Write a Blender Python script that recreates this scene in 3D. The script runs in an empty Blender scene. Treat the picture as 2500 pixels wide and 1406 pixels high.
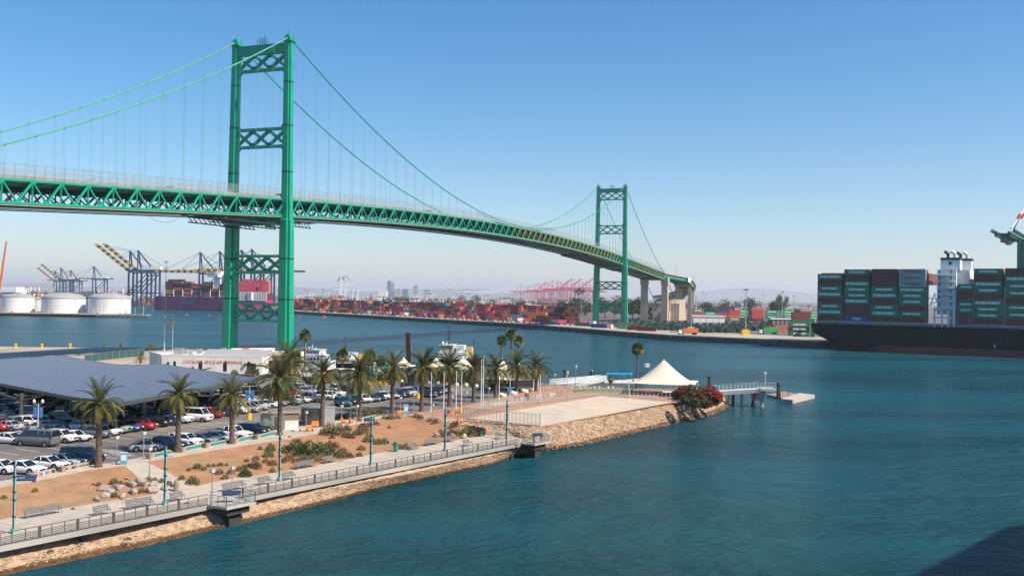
import bpy, math, random
from mathutils import Vector, Matrix
S = bpy.context.scene
C = S.collection
RAD = math.radians
rnd = random.Random(11)
PI = math.pi

# ------------------------------------------------------------------ camera
FPX, CAMZ, PITCH, ROLL = 2364.3, 24.55, 0.495, 0.912
cam_data = bpy.data.cameras.new('camera')
cam_data.sensor_width = 36.0
cam_data.sensor_fit = 'HORIZONTAL'
cam_data.lens = 36.0 * FPX / 2500.0
cam_data.clip_start = 0.5
cam_data.clip_end = 90000
cam = bpy.data.objects.new('camera', cam_data)
C.objects.link(cam)
CR = Matrix.Rotation(RAD(90 + PITCH), 3, 'X') @ Matrix.Rotation(RAD(ROLL), 3, 'Z')
cam.matrix_world = Matrix.Translation((0, 0, CAMZ)) @ CR.to_4x4()
S.camera = cam

# ------------------------------------------------------------------ sky, sun, exposure
SUN_DIR = Vector((0.920 * math.cos(RAD(46)), -0.391 * math.cos(RAD(46)), math.sin(RAD(46)))).normalized()
SUN_AZ = math.atan2(SUN_DIR.x, SUN_DIR.y)      # clockwise from +Y
HAZE_DENSITY = 0.000068
world = bpy.data.worlds.new('World')
S.world = world
world.use_nodes = True
wn = world.node_tree.nodes
sky = wn.new('ShaderNodeTexSky')
sky.sky_type = 'NISHITA'
sky.sun_disc = False
sky.sun_elevation = RAD(46)
sky.sun_rotation = SUN_AZ
sky.altitude = 0
sky.air_density = 1.0
sky.dust_density = 0.25
sky.ozone_density = 2.0
hsv = wn.new('ShaderNodeHueSaturation'); hsv.inputs['Saturation'].default_value = 1.38; hsv.inputs['Hue'].default_value = .489   # the photograph's own colour rendering
world.node_tree.links.new(sky.outputs[0], hsv.inputs['Color']); wb = wn.new('ShaderNodeVectorMath'); wb.operation = 'MULTIPLY'; wb.inputs[1].default_value = (.93, .965, 1.09)      # white balance of the whole sky
world.node_tree.links.new(hsv.outputs[0], wb.inputs[0]); world.node_tree.links.new(wb.outputs[0], wn['Background'].inputs[0])
wn['Background'].inputs[1].default_value = 0.1
sun_data = bpy.data.lights.new('sun', 'SUN')
sun_data.energy = 5.0
sun_data.angle = RAD(0.55)
sun_data.color = (1.0, 0.89, 0.735)
sun = bpy.data.objects.new('sun', sun_data)
C.objects.link(sun)
sun.rotation_euler = SUN_DIR.to_track_quat('Z', 'Y').to_euler()
S.view_settings.view_transform = 'Standard'
S.view_settings.look = 'None'
S.view_settings.gamma = 1
S.view_settings.exposure = 0.42
S.view_settings.use_curve_mapping = False
S.render.engine = 'CYCLES'
S.cycles.use_denoising = True
S.cycles.max_bounces = 7
S.cycles.diffuse_bounces = 2
S.cycles.glossy_bounces = 3
S.cycles.transmission_bounces = 3
S.cycles.transparent_max_bounces = 16
S.cycles.volume_bounces = 2

# ------------------------------------------------------------------ survey helpers: photo pixel + known height -> place in the world
def ray(px, py):
    return CR @ Vector(((px - 1250) / FPX, -(py - 703) / FPX, -1.0))
def G(px, py, z=0.0):
    d = ray(px, py)
    t = (z - CAMZ) / d.z
    return Vector((d.x * t, d.y * t, z))
def AT(px, py, Y):
    d = ray(px, py)
    t = Y / d.y
    return Vector((d.x * t, Y, CAMZ + d.z * t))

# ------------------------------------------------------------------ materials
M = {}
def mat(name, col, rough=0.7, metal=0.0, var=0.12, scale=1.5, bump=0.0, bscale=None, spec=0.4, alpha=1.0, trans=None, col2=None, c2scale=None, c2lo=0.5, c2hi=0.6, streak=None):
    m = bpy.data.materials.new(name); m.use_nodes = True
    nt = m.node_tree; n = nt.nodes; L = nt.links
    p = n['Principled BSDF']
    p.inputs['Roughness'].default_value = rough
    p.inputs['Metallic'].default_value = metal
    p.inputs['Specular IOR Level'].default_value = spec
    p.inputs['Alpha'].default_value = alpha
    c = tuple(col) + (1,)
    p.inputs['Base Color'].default_value = c
    geo = n.new('ShaderNodeNewGeometry')
    if var > 0:
        nz = n.new('ShaderNodeTexNoise'); nz.inputs['Scale'].default_value = scale; nz.inputs['Detail'].default_value = 5
        L.new(geo.outputs['Position'], nz.inputs['Vector'])
        mr = n.new('ShaderNodeMapRange'); mr.inputs[1].default_value = .25; mr.inputs[2].default_value = .75
        mr.inputs[3].default_value = 1 - var; mr.inputs[4].default_value = 1 + var
        L.new(nz.outputs['Fac'], mr.inputs[0])
        src = None
        if col2 is not None:
            n2 = n.new('ShaderNodeTexNoise'); n2.inputs['Scale'].default_value = c2scale or scale * .3; n2.inputs['Detail'].default_value = 6
            L.new(geo.outputs['Position'], n2.inputs['Vector'])
            m2 = n.new('ShaderNodeMapRange'); m2.inputs[1].default_value = c2lo; m2.inputs[2].default_value = c2hi
            L.new(n2.outputs['Fac'], m2.inputs[0])
            mx = n.new('ShaderNodeMix'); mx.data_type = 'RGBA'
            mx.inputs[6].default_value = c; mx.inputs[7].default_value = tuple(col2) + (1,)
            L.new(m2.outputs[0], mx.inputs[0]); src = mx.outputs[2]
        if streak is not None:      # weathering runs: (colour, amount, scale)
            mpn = n.new('ShaderNodeMapping'); mpn.inputs['Scale'].default_value = (1, 1, .07)
            L.new(geo.outputs['Position'], mpn.inputs['Vector'])
            n3 = n.new('ShaderNodeTexNoise'); n3.inputs['Scale'].default_value = streak[2]; n3.inputs['Detail'].default_value = 6; n3.inputs['Roughness'].default_value = .65
            L.new(mpn.outputs[0], n3.inputs['Vector'])
            m3 = n.new('ShaderNodeMapRange'); m3.inputs[1].default_value = .52; m3.inputs[2].default_value = .72; m3.inputs[4].default_value = streak[1]
            L.new(n3.outputs['Fac'], m3.inputs[0])
            mx3 = n.new('ShaderNodeMix'); mx3.data_type = 'RGBA'; mx3.inputs[7].default_value = tuple(streak[0]) + (1,)
            if src is not None: L.new(src, mx3.inputs[6])
            else: mx3.inputs[6].default_value = c
            L.new(m3.outputs[0], mx3.inputs[0]); src = mx3.outputs[2]
        vm = n.new('ShaderNodeVectorMath'); vm.operation = 'SCALE'
        if src is not None: L.new(src, vm.inputs[0])
        else: vm.inputs[0].default_value = col
        L.new(mr.outputs[0], vm.inputs['Scale'])
        L.new(vm.outputs[0], p.inputs['Base Color'])
    if bump > 0:
        nb = n.new('ShaderNodeTexNoise'); nb.inputs['Scale'].default_value = bscale or scale * 4; nb.inputs['Detail'].default_value = 4
        L.new(geo.outputs['Position'], nb.inputs['Vector'])
        b = n.new('ShaderNodeBump'); b.inputs['Distance'].default_value = bump; b.inputs['Strength'].default_value = 0.8
        L.new(nb.outputs['Fac'], b.inputs['Height']); L.new(b.outputs[0], p.inputs['Normal'])
    M[name] = m
    return m

# ------------------------------------------------------------------ mesh building
class MB:
    def __init__(s): s.v = []; s.f = []; s.m = []
    def add(s, vs, fs, mi=0):
        o = len(s.v); s.v.extend(tuple(v) for v in vs)
        for f in fs: s.f.append(tuple(i + o for i in f)); s.m.append(mi)
        return s
    def box(s, c, size, mi=0, rz=0.0, top=None):
        x, y, z = size[0] / 2, size[1] / 2, size[2] / 2
        tx, ty = (x, y) if top is None else (x * top[0], y * top[1])
        ca, sa = math.cos(rz), math.sin(rz)
        vs = []
        for (X, Y, Z) in ((-x, -y, -z), (x, -y, -z), (x, y, -z), (-x, y, -z), (-tx, -ty, z), (tx, -ty, z), (tx, ty, z), (-tx, ty, z)):
            vs.append((c[0] + X * ca - Y * sa, c[1] + X * sa + Y * ca, c[2] + Z))
        return s.add(vs, [(0, 3, 2, 1), (4, 5, 6, 7), (0, 1, 5, 4), (1, 2, 6, 5), (2, 3, 7, 6), (3, 0, 4, 7)], mi)
    def beam(s, a, b, w, h=None, mi=0, w2=None, h2=None):
        a, b = Vector(a), Vector(b); h = h or w; w2 = w2 or w; h2 = h2 or h
        d = (b - a).normalized()
        up = Vector((0, 0, 1)) if abs(d.z) < .95 else Vector((0, 1, 0))
        x = d.cross(up).normalized(); y = x.cross(d)
        vs = []
        for p, ww, hh in ((a, w, h), (b, w2, h2)):
            for i, j in ((-1, -1), (1, -1), (1, 1), (-1, 1)):
                vs.append(p + x * i * ww / 2 + y * j * hh / 2)
        return s.add(vs, [(3, 2, 1, 0), (4, 5, 6, 7), (0, 1, 5, 4), (1, 2, 6, 5), (2, 3, 7, 6), (3, 0, 4, 7)], mi)
    def tube(s, a, b, r, r2=None, n=8, mi=0, cap=True):
        a, b = Vector(a), Vector(b); r2 = r if r2 is None else r2
        d = (b - a).normalized()
        up = Vector((0, 0, 1)) if abs(d.z) < .95 else Vector((0, 1, 0))
        x = d.cross(up).normalized(); y = x.cross(d)
        vs = []
        for p, rr in ((a, r), (b, r2)):
            for k in range(n):
                t = 2 * PI * k / n
                vs.append(p + (x * math.cos(t) + y * math.sin(t)) * rr)
        fs = [(k, (k + 1) % n, n + (k + 1) % n, n + k) for k in range(n)]
        if cap: fs += [tuple(range(n - 1, -1, -1)), tuple(range(n, 2 * n))]
        return s.add(vs, fs, mi)
    def path(s, pts, r, n=6, mi=0):
        pts = [Vector(p) for p in pts]; vs = []
        for i, p in enumerate(pts):
            d = (pts[min(i + 1, len(pts) - 1)] - pts[max(i - 1, 0)]).normalized()
            up = Vector((0, 0, 1)) if abs(d.z) < .95 else Vector((0, 1, 0))
            x = d.cross(up).normalized(); y = x.cross(d)
            rr = r[i] if isinstance(r, (list, tuple)) else r
            for k in range(n):
                t = 2 * PI * k / n
                vs.append(p + (x * math.cos(t) + y * math.sin(t)) * rr)
        fs = []
        for i in range(len(pts) - 1):
            for k in range(n):
                fs.append((i * n + k, i * n + (k + 1) % n, (i + 1) * n + (k + 1) % n, (i + 1) * n + k))
        fs += [tuple(range(n - 1, -1, -1)), tuple(range((len(pts) - 1) * n, len(pts) * n))]
        return s.add(vs, fs, mi)
    def lathe(s, prof, c=(0, 0, 0), n=12, mi=0):
        vs = []
        for r, z in prof:
            for k in range(n):
                t = 2 * PI * k / n
                vs.append((c[0] + r * math.cos(t), c[1] + r * math.sin(t), c[2] + z))
        fs = []
        for i in range(len(prof) - 1):
            for k in range(n):
                fs.append((i * n + k, i * n + (k + 1) % n, (i + 1) * n + (k + 1) % n, (i + 1) * n + k))
        fs += [tuple(range(n - 1, -1, -1)), tuple(range((len(prof) - 1) * n, len(prof) * n))]
        return s.add(vs, fs, mi)
    def prism(s, pts, z0, z1, mi=0):
        n = len(pts)
        vs = [(p[0], p[1], z0) for p in pts] + [(p[0], p[1], z1) for p in pts]
        a = sum(pts[i][0] * pts[(i + 1) % n][1] - pts[(i + 1) % n][0] * pts[i][1] for i in range(n))
        fs = [(i, (i + 1) % n, n + (i + 1) % n, n + i) for i in range(n)] + [tuple(range(n - 1, -1, -1)), tuple(range(n, 2 * n))]
        if a < 0: fs = [tuple(reversed(f)) for f in fs]
        return s.add(vs, fs, mi)
    def poly(s, pts, z=None, mi=0):
        vs = [(p[0], p[1], p[2] if z is None else z) for p in pts]
        return s.add(vs, [tuple(range(len(vs)))], mi)
    def quad(s, a, b, c, d, mi=0): return s.add([a, b, c, d], [(0, 1, 2, 3)], mi)
    def mesh(s, name, mats, smooth=False):
        me = bpy.data.meshes.new(name)
        me.from_pydata([tuple(v) for v in s.v], [], s.f)
        if not isinstance(mats, (list, tuple)): mats = [mats]
        for m in mats: me.materials.append(M[m] if isinstance(m, str) else m)
        if len(mats) > 1: me.polygons.foreach_set('material_index', s.m)
        if smooth: me.polygons.foreach_set('use_smooth', [True] * len(s.f))
        me.update()
        return me
    def build(s, name, mats, parent=None, loc=(0, 0, 0), rz=0, smooth=False):
        return obj(name, s.mesh(name, mats, smooth), parent, loc, rz)

def obj(name, me, parent=None, loc=(0, 0, 0), rz=0):
    o = bpy.data.objects.new(name, me); C.objects.link(o)
    o.location = loc; o.rotation_euler = (0, 0, rz)
    if parent is not None: o.parent = parent
    return o
USED = {}
def tag(o, label, cat, group=None, kind=None):
    USED.setdefault(label, []).append(o)
    o['label'] = label; o['category'] = cat
    if group: o['group'] = group
    if kind: o['kind'] = kind
    return o
def thing(name, label, cat, loc=(0, 0, 0), rz=0, group=None):
    o = bpy.data.objects.new(name, None); C.objects.link(o)
    o.empty_display_size = 0.3
    o.location = loc; o.rotation_euler = (0, 0, rz)
    return tag(o, label, cat, group)
def struct(o, label=None):
    o['kind'] = 'structure'
    if label: o['label'] = label
    return o
def stuff(o, label, cat):
    o['kind'] = 'stuff'; o['label'] = label; o['category'] = cat
    return o
KIDS = {}
def copy_tree(o, parent=None, loc=None, rz=None, swap=None):
    c = o.copy(); C.objects.link(c)
    if parent is not None: c.parent = parent
    if loc is not None: c.location = loc
    if rz is not None: c.rotation_euler = (0, 0, rz)
    for ch in kids(o): copy_tree(ch, c)
    return c
def kids(o):
    if o not in KIDS: KIDS[o] = list(o.children)
    return KIDS[o]
ORD = 'first second third fourth fifth sixth seventh eighth ninth tenth eleventh twelfth thirteenth fourteenth fifteenth sixteenth seventeenth eighteenth nineteenth twentieth'.split()
def text_mesh(body, size, mat_, bold=0.0, shear=0.0, align='CENTER', name='lettering', extrude=0.01, sx=1.0):
    cu = bpy.data.curves.new(name, 'FONT'); cu.body = body; cu.size = size
    cu.align_x = align; cu.align_y = 'CENTER'; cu.extrude = extrude; cu.offset = bold; cu.shear = shear
    cu.resolution_u = 2
    t = bpy.data.objects.new(name, cu); C.objects.link(t)
    dg = bpy.context.evaluated_depsgraph_get()
    me = bpy.data.meshes.new_from_object(t.evaluated_get(dg))
    bpy.data.objects.remove(t); bpy.data.curves.remove(cu)
    me.name = name
    me.materials.clear(); me.materials.append(M[mat_])
    # stand it up: text x -> x, text y -> z, facing -y
    for v in me.vertices: v.co = Vector((v.co.x * sx, -v.co.z, v.co.y))
    return me
# ------------------------------------------------------------------ the materials of the place
mat('concrete', (.50, .45, .38), .85, var=.12, scale=.5, bump=.02, bscale=6, col2=(.40, .36, .31), c2scale=.12)
mat('promenade', (.50, .42, .34), .85, var=.13, scale=.7, col2=(.45, .39, .32), c2scale=.2)
mat('sand_pad', (.60, .48, .36), .9, var=.12, scale=.3, col2=(.50, .45, .37), c2scale=.08, c2lo=.45, c2hi=.7)
mat('asphalt', (.19, .165, .145), .85, var=.12, scale=.5, bump=.01, bscale=12, col2=(.145, .13, .12), c2scale=.05)
mat('dock_apron', (.46, .38, .30), .85, var=.12, scale=.08, col2=(.37, .31, .25), c2scale=.02)
mat('dirt', (.38, .19, .098), .95, var=.22, scale=.5, bump=.05, bscale=5, col2=(.33, .20, .105), c2scale=.13)
mat('red_plaza', (.44, .245, .165), .9, var=.14, scale=.8, col2=(.37, .215, .155), c2scale=.2)
mat('white_paint_line', (.62, .60, .55), .8, var=.25, scale=2)
mat('rock_bank', (.42, .29, .195), .95, var=.3, scale=1.2, bump=.15, bscale=1.6)
mat('rock_wet', (.15, .078, .035), .6, var=.4, scale=1.5, bump=.1, bscale=2)
mat('rock_a', (.50, .345, .225), .9, var=.25, scale=1.2)
mat('rock_b', (.40, .27, .18), .9, var=.25, scale=1.2)
mat('rock_c', (.58, .44, .31), .9, var=.2, scale=1.2)
mat('boulder', (.34, .295, .25), .9, var=.3, scale=2.5, bump=.06, bscale=5)
mat('quay_wall', (.085, .08, .08), .9, var=.4, scale=.15)
mat('quay_cap', (.40, .37, .34), .9, var=.25, scale=.1)
mat('terminal_ground', (.15, .13, .115), .9, var=.2, scale=.02)
mat('far_land', (.17, .16, .14), .95, var=.3, scale=.004)
mat('far_land_wood', (.05, .06, .035), .95, var=.3, scale=.02)
mat('hill', (.12, .12, .10), .95, var=.2, scale=.001)
mat('bridge_green', (.003, .35, .20), .34, var=.14, scale=.25, spec=.5, streak=((.03, .16, .10), .7, 1.1))
mat('bridge_green_under', (.004, .075, .06), .5, var=.15, scale=.4)  # darker copy of the green: shade under the deck put into the colour
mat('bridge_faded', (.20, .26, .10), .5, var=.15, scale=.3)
mat('cable_green', (.10, .38, .27), .4, var=.05, scale=.3)
mat('bridge_dark', (.012, .035, .032), .8, var=.3, scale=.5)
mat('road_deck', (.13, .12, .11), .9, var=.1, scale=.5)
mat('pipe_tan', (.34, .28, .18), .7, var=.2, scale=.3)
mat('pier_concrete', (.50, .40, .29), .85, var=.14, scale=.12, streak=((.30, .23, .17), .7, .5))
mat('white', (.80, .80, .78), .5, var=.04, scale=.5)
mat('white_warm', (.82, .76, .66), .7, var=.05, scale=.4)
mat('stucco', (.88, .82, .72), .85, var=.06, scale=.3, streak=((.62, .50, .40), .5, 1.2))
mat('stucco_brown', (.30, .22, .16), .85, var=.1, scale=.5)  # plain brown coat for walls, doors, bollards and tables
mat('roof_tan', (.33, .26, .20), .8, var=.2, scale=.5)
mat('tent', (.84, .72, .55), .7, var=.04, scale=.3)
mat('red_letter', (.75, .17, .08), .6, var=.1, scale=2)
mat('orange', (.78, .25, .05), .6, var=.1, scale=1)
mat('yellow_pale', (.80, .55, .18), .5, var=.08)
mat('yellow', (.85, .50, .02), .5, var=.08, scale=1)
mat('teal', (.03, .24, .24), .5, var=.12, scale=3)
mat('teal_pale', (.20, .42, .39), .5, var=.1, scale=2)
mat('teal_dark', (.02, .10, .12), .5, var=.1, scale=2)
mat('steel', (.42, .42, .40), .45, metal=.5, var=.12, scale=2)
mat('steel_dark', (.12, .115, .105), .5, metal=.4, var=.15, scale=2)
mat('rail_steel', (.20, .185, .165), .5, metal=.4, var=.15, scale=2)
mat('bench_steel', (.24, .25, .25), .4, metal=.4, var=.1, scale=4)
mat('post_pale', (.62, .58, .52), .5, var=.08, scale=2)
mat('kiosk_blue', (.12, .45, .62), .4, var=.08, scale=2)
mat('sign_navy', (.025, .05, .13), .35, var=.1, scale=3)
mat('sign_navy_deep', (.02, .04, .10), .3, var=.1, scale=3)
mat('banner_blue', (.08, .25, .55), .6, var=.1, scale=3)
mat('glass_dark', (.012, .016, .022), .06, var=0, spec=.8)
mat('window_dark', (.02, .025, .03), .12, var=0, spec=.6)
mat('tyre', (.018, .018, .018), .85, var=0)
mat('rim', (.45, .45, .46), .3, metal=.7, var=0)
mat('tail_red', (.45, .01, .01), .3, var=0)
mat('head_lamp', (.75, .77, .80), .12, var=0)
mat('palm_trunk', (.135, .095, .075), .95, var=.35, scale=2.5, bump=.12, bscale=7)
mat('palm_boot', (.30, .16, .06), .95, var=.3, scale=4)
mat('frond_green', (.075, .088, .020), .55, var=.25, scale=.8)
mat('frond_yellow', (.16, .145, .032), .6, var=.25, scale=.8)
mat('frond_dark', (.035, .06, .015), .6, var=.3, scale=.8)
mat('frond_dead', (.24, .15, .07), .8, var=.3, scale=.8)
mat('fan_green', (.06, .13, .02), .55, var=.3, scale=1)
mat('date_fruit', (.55, .20, .02), .7, var=.2, scale=4)
mat('leaf_dark', (.035, .065, .018), .8, var=.4, scale=.6)
mat('leaf_green', (.065, .115, .03), .8, var=.35, scale=.8)
mat('leaf_grey', (.14, .14, .07), .85, var=.3, scale=1)
mat('leaf_dry', (.20, .135, .065), .9, var=.3, scale=1)
mat('leaf_brown', (.13, .085, .055), .9, var=.3, scale=1)
mat('lawn', (.16, .19, .05), .9, var=.3, scale=.7)
mat('flower_red', (.42, .010, .018), .7, var=.3, scale=1.5)
mat('bark', (.11, .08, .06), .95, var=.3, scale=2)
mat('solar', (.085, .10, .15), .3, var=.10, scale=.2, spec=.7)
mat('solar_frame', (.20, .22, .27), .4, var=.05)
mat('canopy_under', (.05, .055, .06), .8, var=.2, scale=.3)
mat('timber_pile', (.10, .065, .045), .95, var=.35, scale=1.5, bump=.05)
mat('pile_brown_steel', (.075, .028, .022), .7, var=.4, scale=.6)
mat('hull_dark_green', (.001, .016, .015), .85, var=.25, scale=.05, spec=.06, streak=((.012, .04, .045), .8, .35))
mat('hull_boot_red', (.17, .035, .035), .7, var=.35, scale=.12, streak=((.06, .05, .05), .8, .4))
mat('hull_magenta_shaded', (.26, .05, .15), .5, var=.15, scale=.05)  # side in shade, its darkness put into the hull paint
mat('hull_magenta_sunlit', (.70, .015, .16), .5, var=.06, scale=.05)  # same hull paint on the stern, sunlight put into the colour
mat('ship_white', (.72, .74, .74), .5, var=.06, scale=.3)
mat('lash_grey', (.18, .24, .30), .6, var=.15, scale=.4)
mat('funnel_green', (.01, .08, .05), .5, var=.1)
mat('crane_blue', (.03, .07, .16), .5, var=.1, scale=.1)
mat('crane_yellow', (.72, .42, .05), .5, var=.08, scale=.1)
mat('crane_pink', (.58, .09, .13), .6, var=.1, scale=.05)
mat('crane_orange', (.60, .16, .06), .5, var=.1, scale=.2)
mat('crane_green', (.01, .14, .11), .5, var=.1, scale=.2)
mat('tank_white', (.80, .78, .74), .55, var=.05, scale=.1, streak=((.55, .50, .44), .5, .5))
mat('tank_roof', (.36, .35, .35), .7, var=.12, scale=.1)
mat('cloth_blue', (.01, .33, .62), .6, var=.06, scale=1)
mat('skin', (.45, .26, .18), .6, var=0)
mat('shirt_dark', (.03, .03, .06), .9, var=0)
mat('shirt_red', (.35, .08, .06), .9, var=0)
mat('jeans', (.04, .06, .12), .9, var=0)
mat('hair', (.03, .02, .015), .8, var=0)
mat('tower_glass', (.10, .16, .30), .3, var=.1, scale=.02)
mat('tower_pale', (.50, .48, .46), .7, var=.1, scale=.02)
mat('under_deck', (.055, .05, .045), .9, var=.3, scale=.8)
CC = dict(green=(.008, .19, .09), maroon=(.13, .022, .034), brown=(.16, .045, .03), red=(.52, .055, .04), rust=(.58, .145, .07), orange=(.82, .25, .04),
          pink=(.60, .06, .18), magenta=(.20, .02, .10), blue=(.015, .07, .22), grey=(.36, .36, .36), white=(.74, .70, .62), cream=(.62, .54, .40), navy=(.03, .03, .06), lime=(.04, .42, .12), teal=(.04, .25, .22), ltgreen=(.03, .32, .17))
for k, c in CC.items(): mat('cont_' + k, c, .55, var=.18, scale=.2, streak=((c[0] * .5 + .08, c[1] * .5 + .035, c[2] * .5 + .02), .6, 1.2))
CARC = dict(white=(.78, .77, .74), silver=(.42, .44, .45), grey=(.13, .14, .15), black=(.012, .013, .016), navy=(.012, .018, .05), blue=(.02, .07, .24), red=(.45, .012, .018), teal=(.02, .10, .11),
            maroon=(.10, .01, .02), beige=(.45, .38, .30), sage=(.25, .29, .26), darkgreen=(.01, .05, .045), ltblue=(.22, .32, .46))
for k, c in CARC.items():
    m = mat('paint_' + k, c, .25, metal=.0, var=0, spec=.5)
    m.node_tree.nodes['Principled BSDF'].inputs['Coat Weight'].default_value = .6
    m.node_tree.nodes['Principled BSDF'].inputs['Coat Roughness'].default_value = .05

# see-through mesh (safety netting, chain link): real sheet whose material lets part of the light through
def netting(name, col, a, rough=.8):
    m = bpy.data.materials.new(name); m.use_nodes = True
    p = m.node_tree.nodes['Principled BSDF']
    p.inputs['Base Color'].default_value = tuple(col) + (1,); p.inputs['Roughness'].default_value = rough
    p.inputs['Alpha'].default_value = a
    M[name] = m
netting('deck_net', (.30, .32, .33), .30)
netting('chain_link', (.42, .42, .40), .16)
netting('chain_link_dark', (.10, .12, .12), .35)

# water: dark teal body, sky in the glossy surface, wind ripples whose size follows two noises
def water_mat():
    m = bpy.data.materials.new('water'); m.use_nodes = True
    nt = m.node_tree; n = nt.nodes; L = nt.links; p = n['Principled BSDF']
    geo = n.new('ShaderNodeNewGeometry')
    mp = n.new('ShaderNodeMapping'); mp.inputs['Rotation'].default_value = (0, 0, RAD(-24)); mp.inputs['Scale'].default_value = (.55, 1.15, 1)
    L.new(geo.outputs['Position'], mp.inputs['Vector'])
    n1 = n.new('ShaderNodeTexNoise'); n1.inputs['Scale'].default_value = .75; n1.inputs['Detail'].default_value = 7; n1.inputs['Roughness'].default_value = .6
    L.new(mp.outputs[0], n1.inputs['Vector'])
    mp2 = n.new('ShaderNodeMapping'); mp2.inputs['Rotation'].default_value = (0, 0, RAD(-20)); mp2.inputs['Scale'].default_value = (.5, 1.0, 1)
    L.new(geo.outputs['Position'], mp2.inputs['Vector'])
    n2 = n.new('ShaderNodeTexNoise'); n2.inputs['Scale'].default_value = .22; n2.inputs['Detail'].default_value = 3
    L.new(mp2.outputs[0], n2.inputs['Vector'])
    # calm and ruffled lanes
    mp3 = n.new('ShaderNodeMapping'); mp3.inputs['Scale'].default_value = (.25, 1.0, 1); mp3.inputs['Rotation'].default_value = (0, 0, RAD(8))
    L.new(geo.outputs['Position'], mp3.inputs['Vector'])
    n3 = n.new('ShaderNodeTexNoise'); n3.inputs['Scale'].default_value = .022; n3.inputs['Detail'].default_value = 5
    L.new(mp3.outputs[0], n3.inputs['Vector'])
    rm = n.new('ShaderNodeMapRange'); rm.inputs[1].default_value = .35; rm.inputs[2].default_value = .65; rm.inputs[3].default_value = .5; rm.inputs[4].default_value = 1.0
    L.new(n3.outputs['Fac'], rm.inputs[0])
    ad = n.new('ShaderNodeMath'); ad.operation = 'MULTIPLY_ADD'
    L.new(n2.outputs['Fac'], ad.inputs[0]); ad.inputs[1].default_value = 1.6; L.new(n1.outputs['Fac'], ad.inputs[2])
    b = n.new('ShaderNodeBump'); b.inputs['Distance'].default_value = 3.6
    L.new(rm.outputs[0], b.inputs['Strength']); L.new(ad.outputs[0], b.inputs['Height'])
    L.new(b.outputs[0], p.inputs['Normal'])
    mxw = n.new('ShaderNodeMix'); mxw.data_type = 'RGBA'; mxw.inputs[6].default_value = (.012, .100, .122, 1); mxw.inputs[7].default_value = (.006, .072, .102, 1)
    L.new(rm.outputs[0], mxw.inputs[0]); L.new(mxw.outputs[2], p.inputs['Base Color'])
    p.inputs['Roughness'].default_value = .24
    p.inputs['IOR'].default_value = 1.16; p.inputs['Specular IOR Level'].default_value = .3
    M['water'] = m
water_mat()
# ------------------------------------------------------------------ ground levels
ZL, ZP, ZQ = 3.8, 2.3, 3.3      # parking lot and plaza, waterside promenade, terminal quay

# ------------------------------------------------------------------ water, far land, hills
w = MB().poly([(-60000, -3000), (60000, -3000), (60000, 60000), (-60000, 60000)], 0.0).build('water', 'water')
struct(w, 'blue green harbour water with wind ripples')

far = MB()
q = [G(-250, 741, 0), G(290, 742.5, 0), G(402, 745, 0)]
far.prism([(-9000, 1650), (q[0].x, q[0].y), (q[1].x, q[1].y), (q[2].x, q[2].y), (-420, 1340), (-353, 1228), (-353, 2600), (-2200, 40000), (-40000, 40000), (-40000, 1650)], -3, 2.6)
struct(far.build('far_land', 'far_land'), 'hazy flat harbour land beyond the water')
QA = [G(712, 765.5, 0), G(1280, 800, 0), G(1640, 831, 0), G(1998, 847, 0), Vector((G(2092, 857, 0) + Vector((.54, .842, 0)) * 49 + Vector((.842, -.54, 0)) * 0).to_tuple()), Vector((G(2092, 857, 0) + Vector((.54, .842, 0)) * 49 + Vector((.842, -.54, 0)) * 240).to_tuple())]
QD = [(QA[i + 1] - QA[i]).normalized() for i in range(5)]
tl = MB()
tp = [(-352, 1226)] + [(p.x, p.y) for p in QA] + [(9000, -800), (40000, -800), (40000, 40000), (-2200, 40000), (-352, 2600)]
tl.prism(tp, -3, ZQ)
struct(tl.build('terminal_yard', 'terminal_ground'), 'wide paved container terminal yard')
# quay face: fender wall, pale cap, fender piles
qf = thing('quay_wall', 'long dark quay wall with pale cap and fender piles along the container terminal', 'quay wall', (0, 0, 0))
for i in range(5):
    a, b = QA[i], QA[i + 1]; d = (b - a).normalized(); n = Vector((-d.y, d.x, 0)) * -1
    n = n if n.dot(Vector((0, -1, 0))) > 0 else -n
    MB().beam(a + n * .3 + Vector((0, 0, 1.2)), b + n * .3 + Vector((0, 0, 1.2)), .6, 2.4).build('wall_face', 'quay_wall', qf)
    MB().beam(a + n * .2 + Vector((0, 0, 2.95)), b + n * .2 + Vector((0, 0, 2.95)), 1.4, .75).build('cap', 'quay_cap', qf)
    L_ = (b - a).length; k = 0
    while k * 11 < L_ and k < 60:
        p = a + d * (k * 11) + n * .9
        if p.y > 300: MB().box((p.x, p.y, 1.1), (.9, .9, 3.4)).build('fender_pile', 'timber_pile', qf)
        k += 1
# container-quay apron sheet, paler
ap = MB(); inw = []
for i, p in enumerate(QA):
    d = QD[min(i, 4)]; inw.append(p + Vector((.82, .57, 0)) * (34 if i < 2 else 60))
ap.poly([(p.x + .8, p.y + .5) for p in QA] + [(p.x, p.y) for p in reversed(inw)], ZQ + .004)
struct(ap.build('quay_apron', 'dock_apron'), 'pale concrete apron at the terminal edge')

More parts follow.
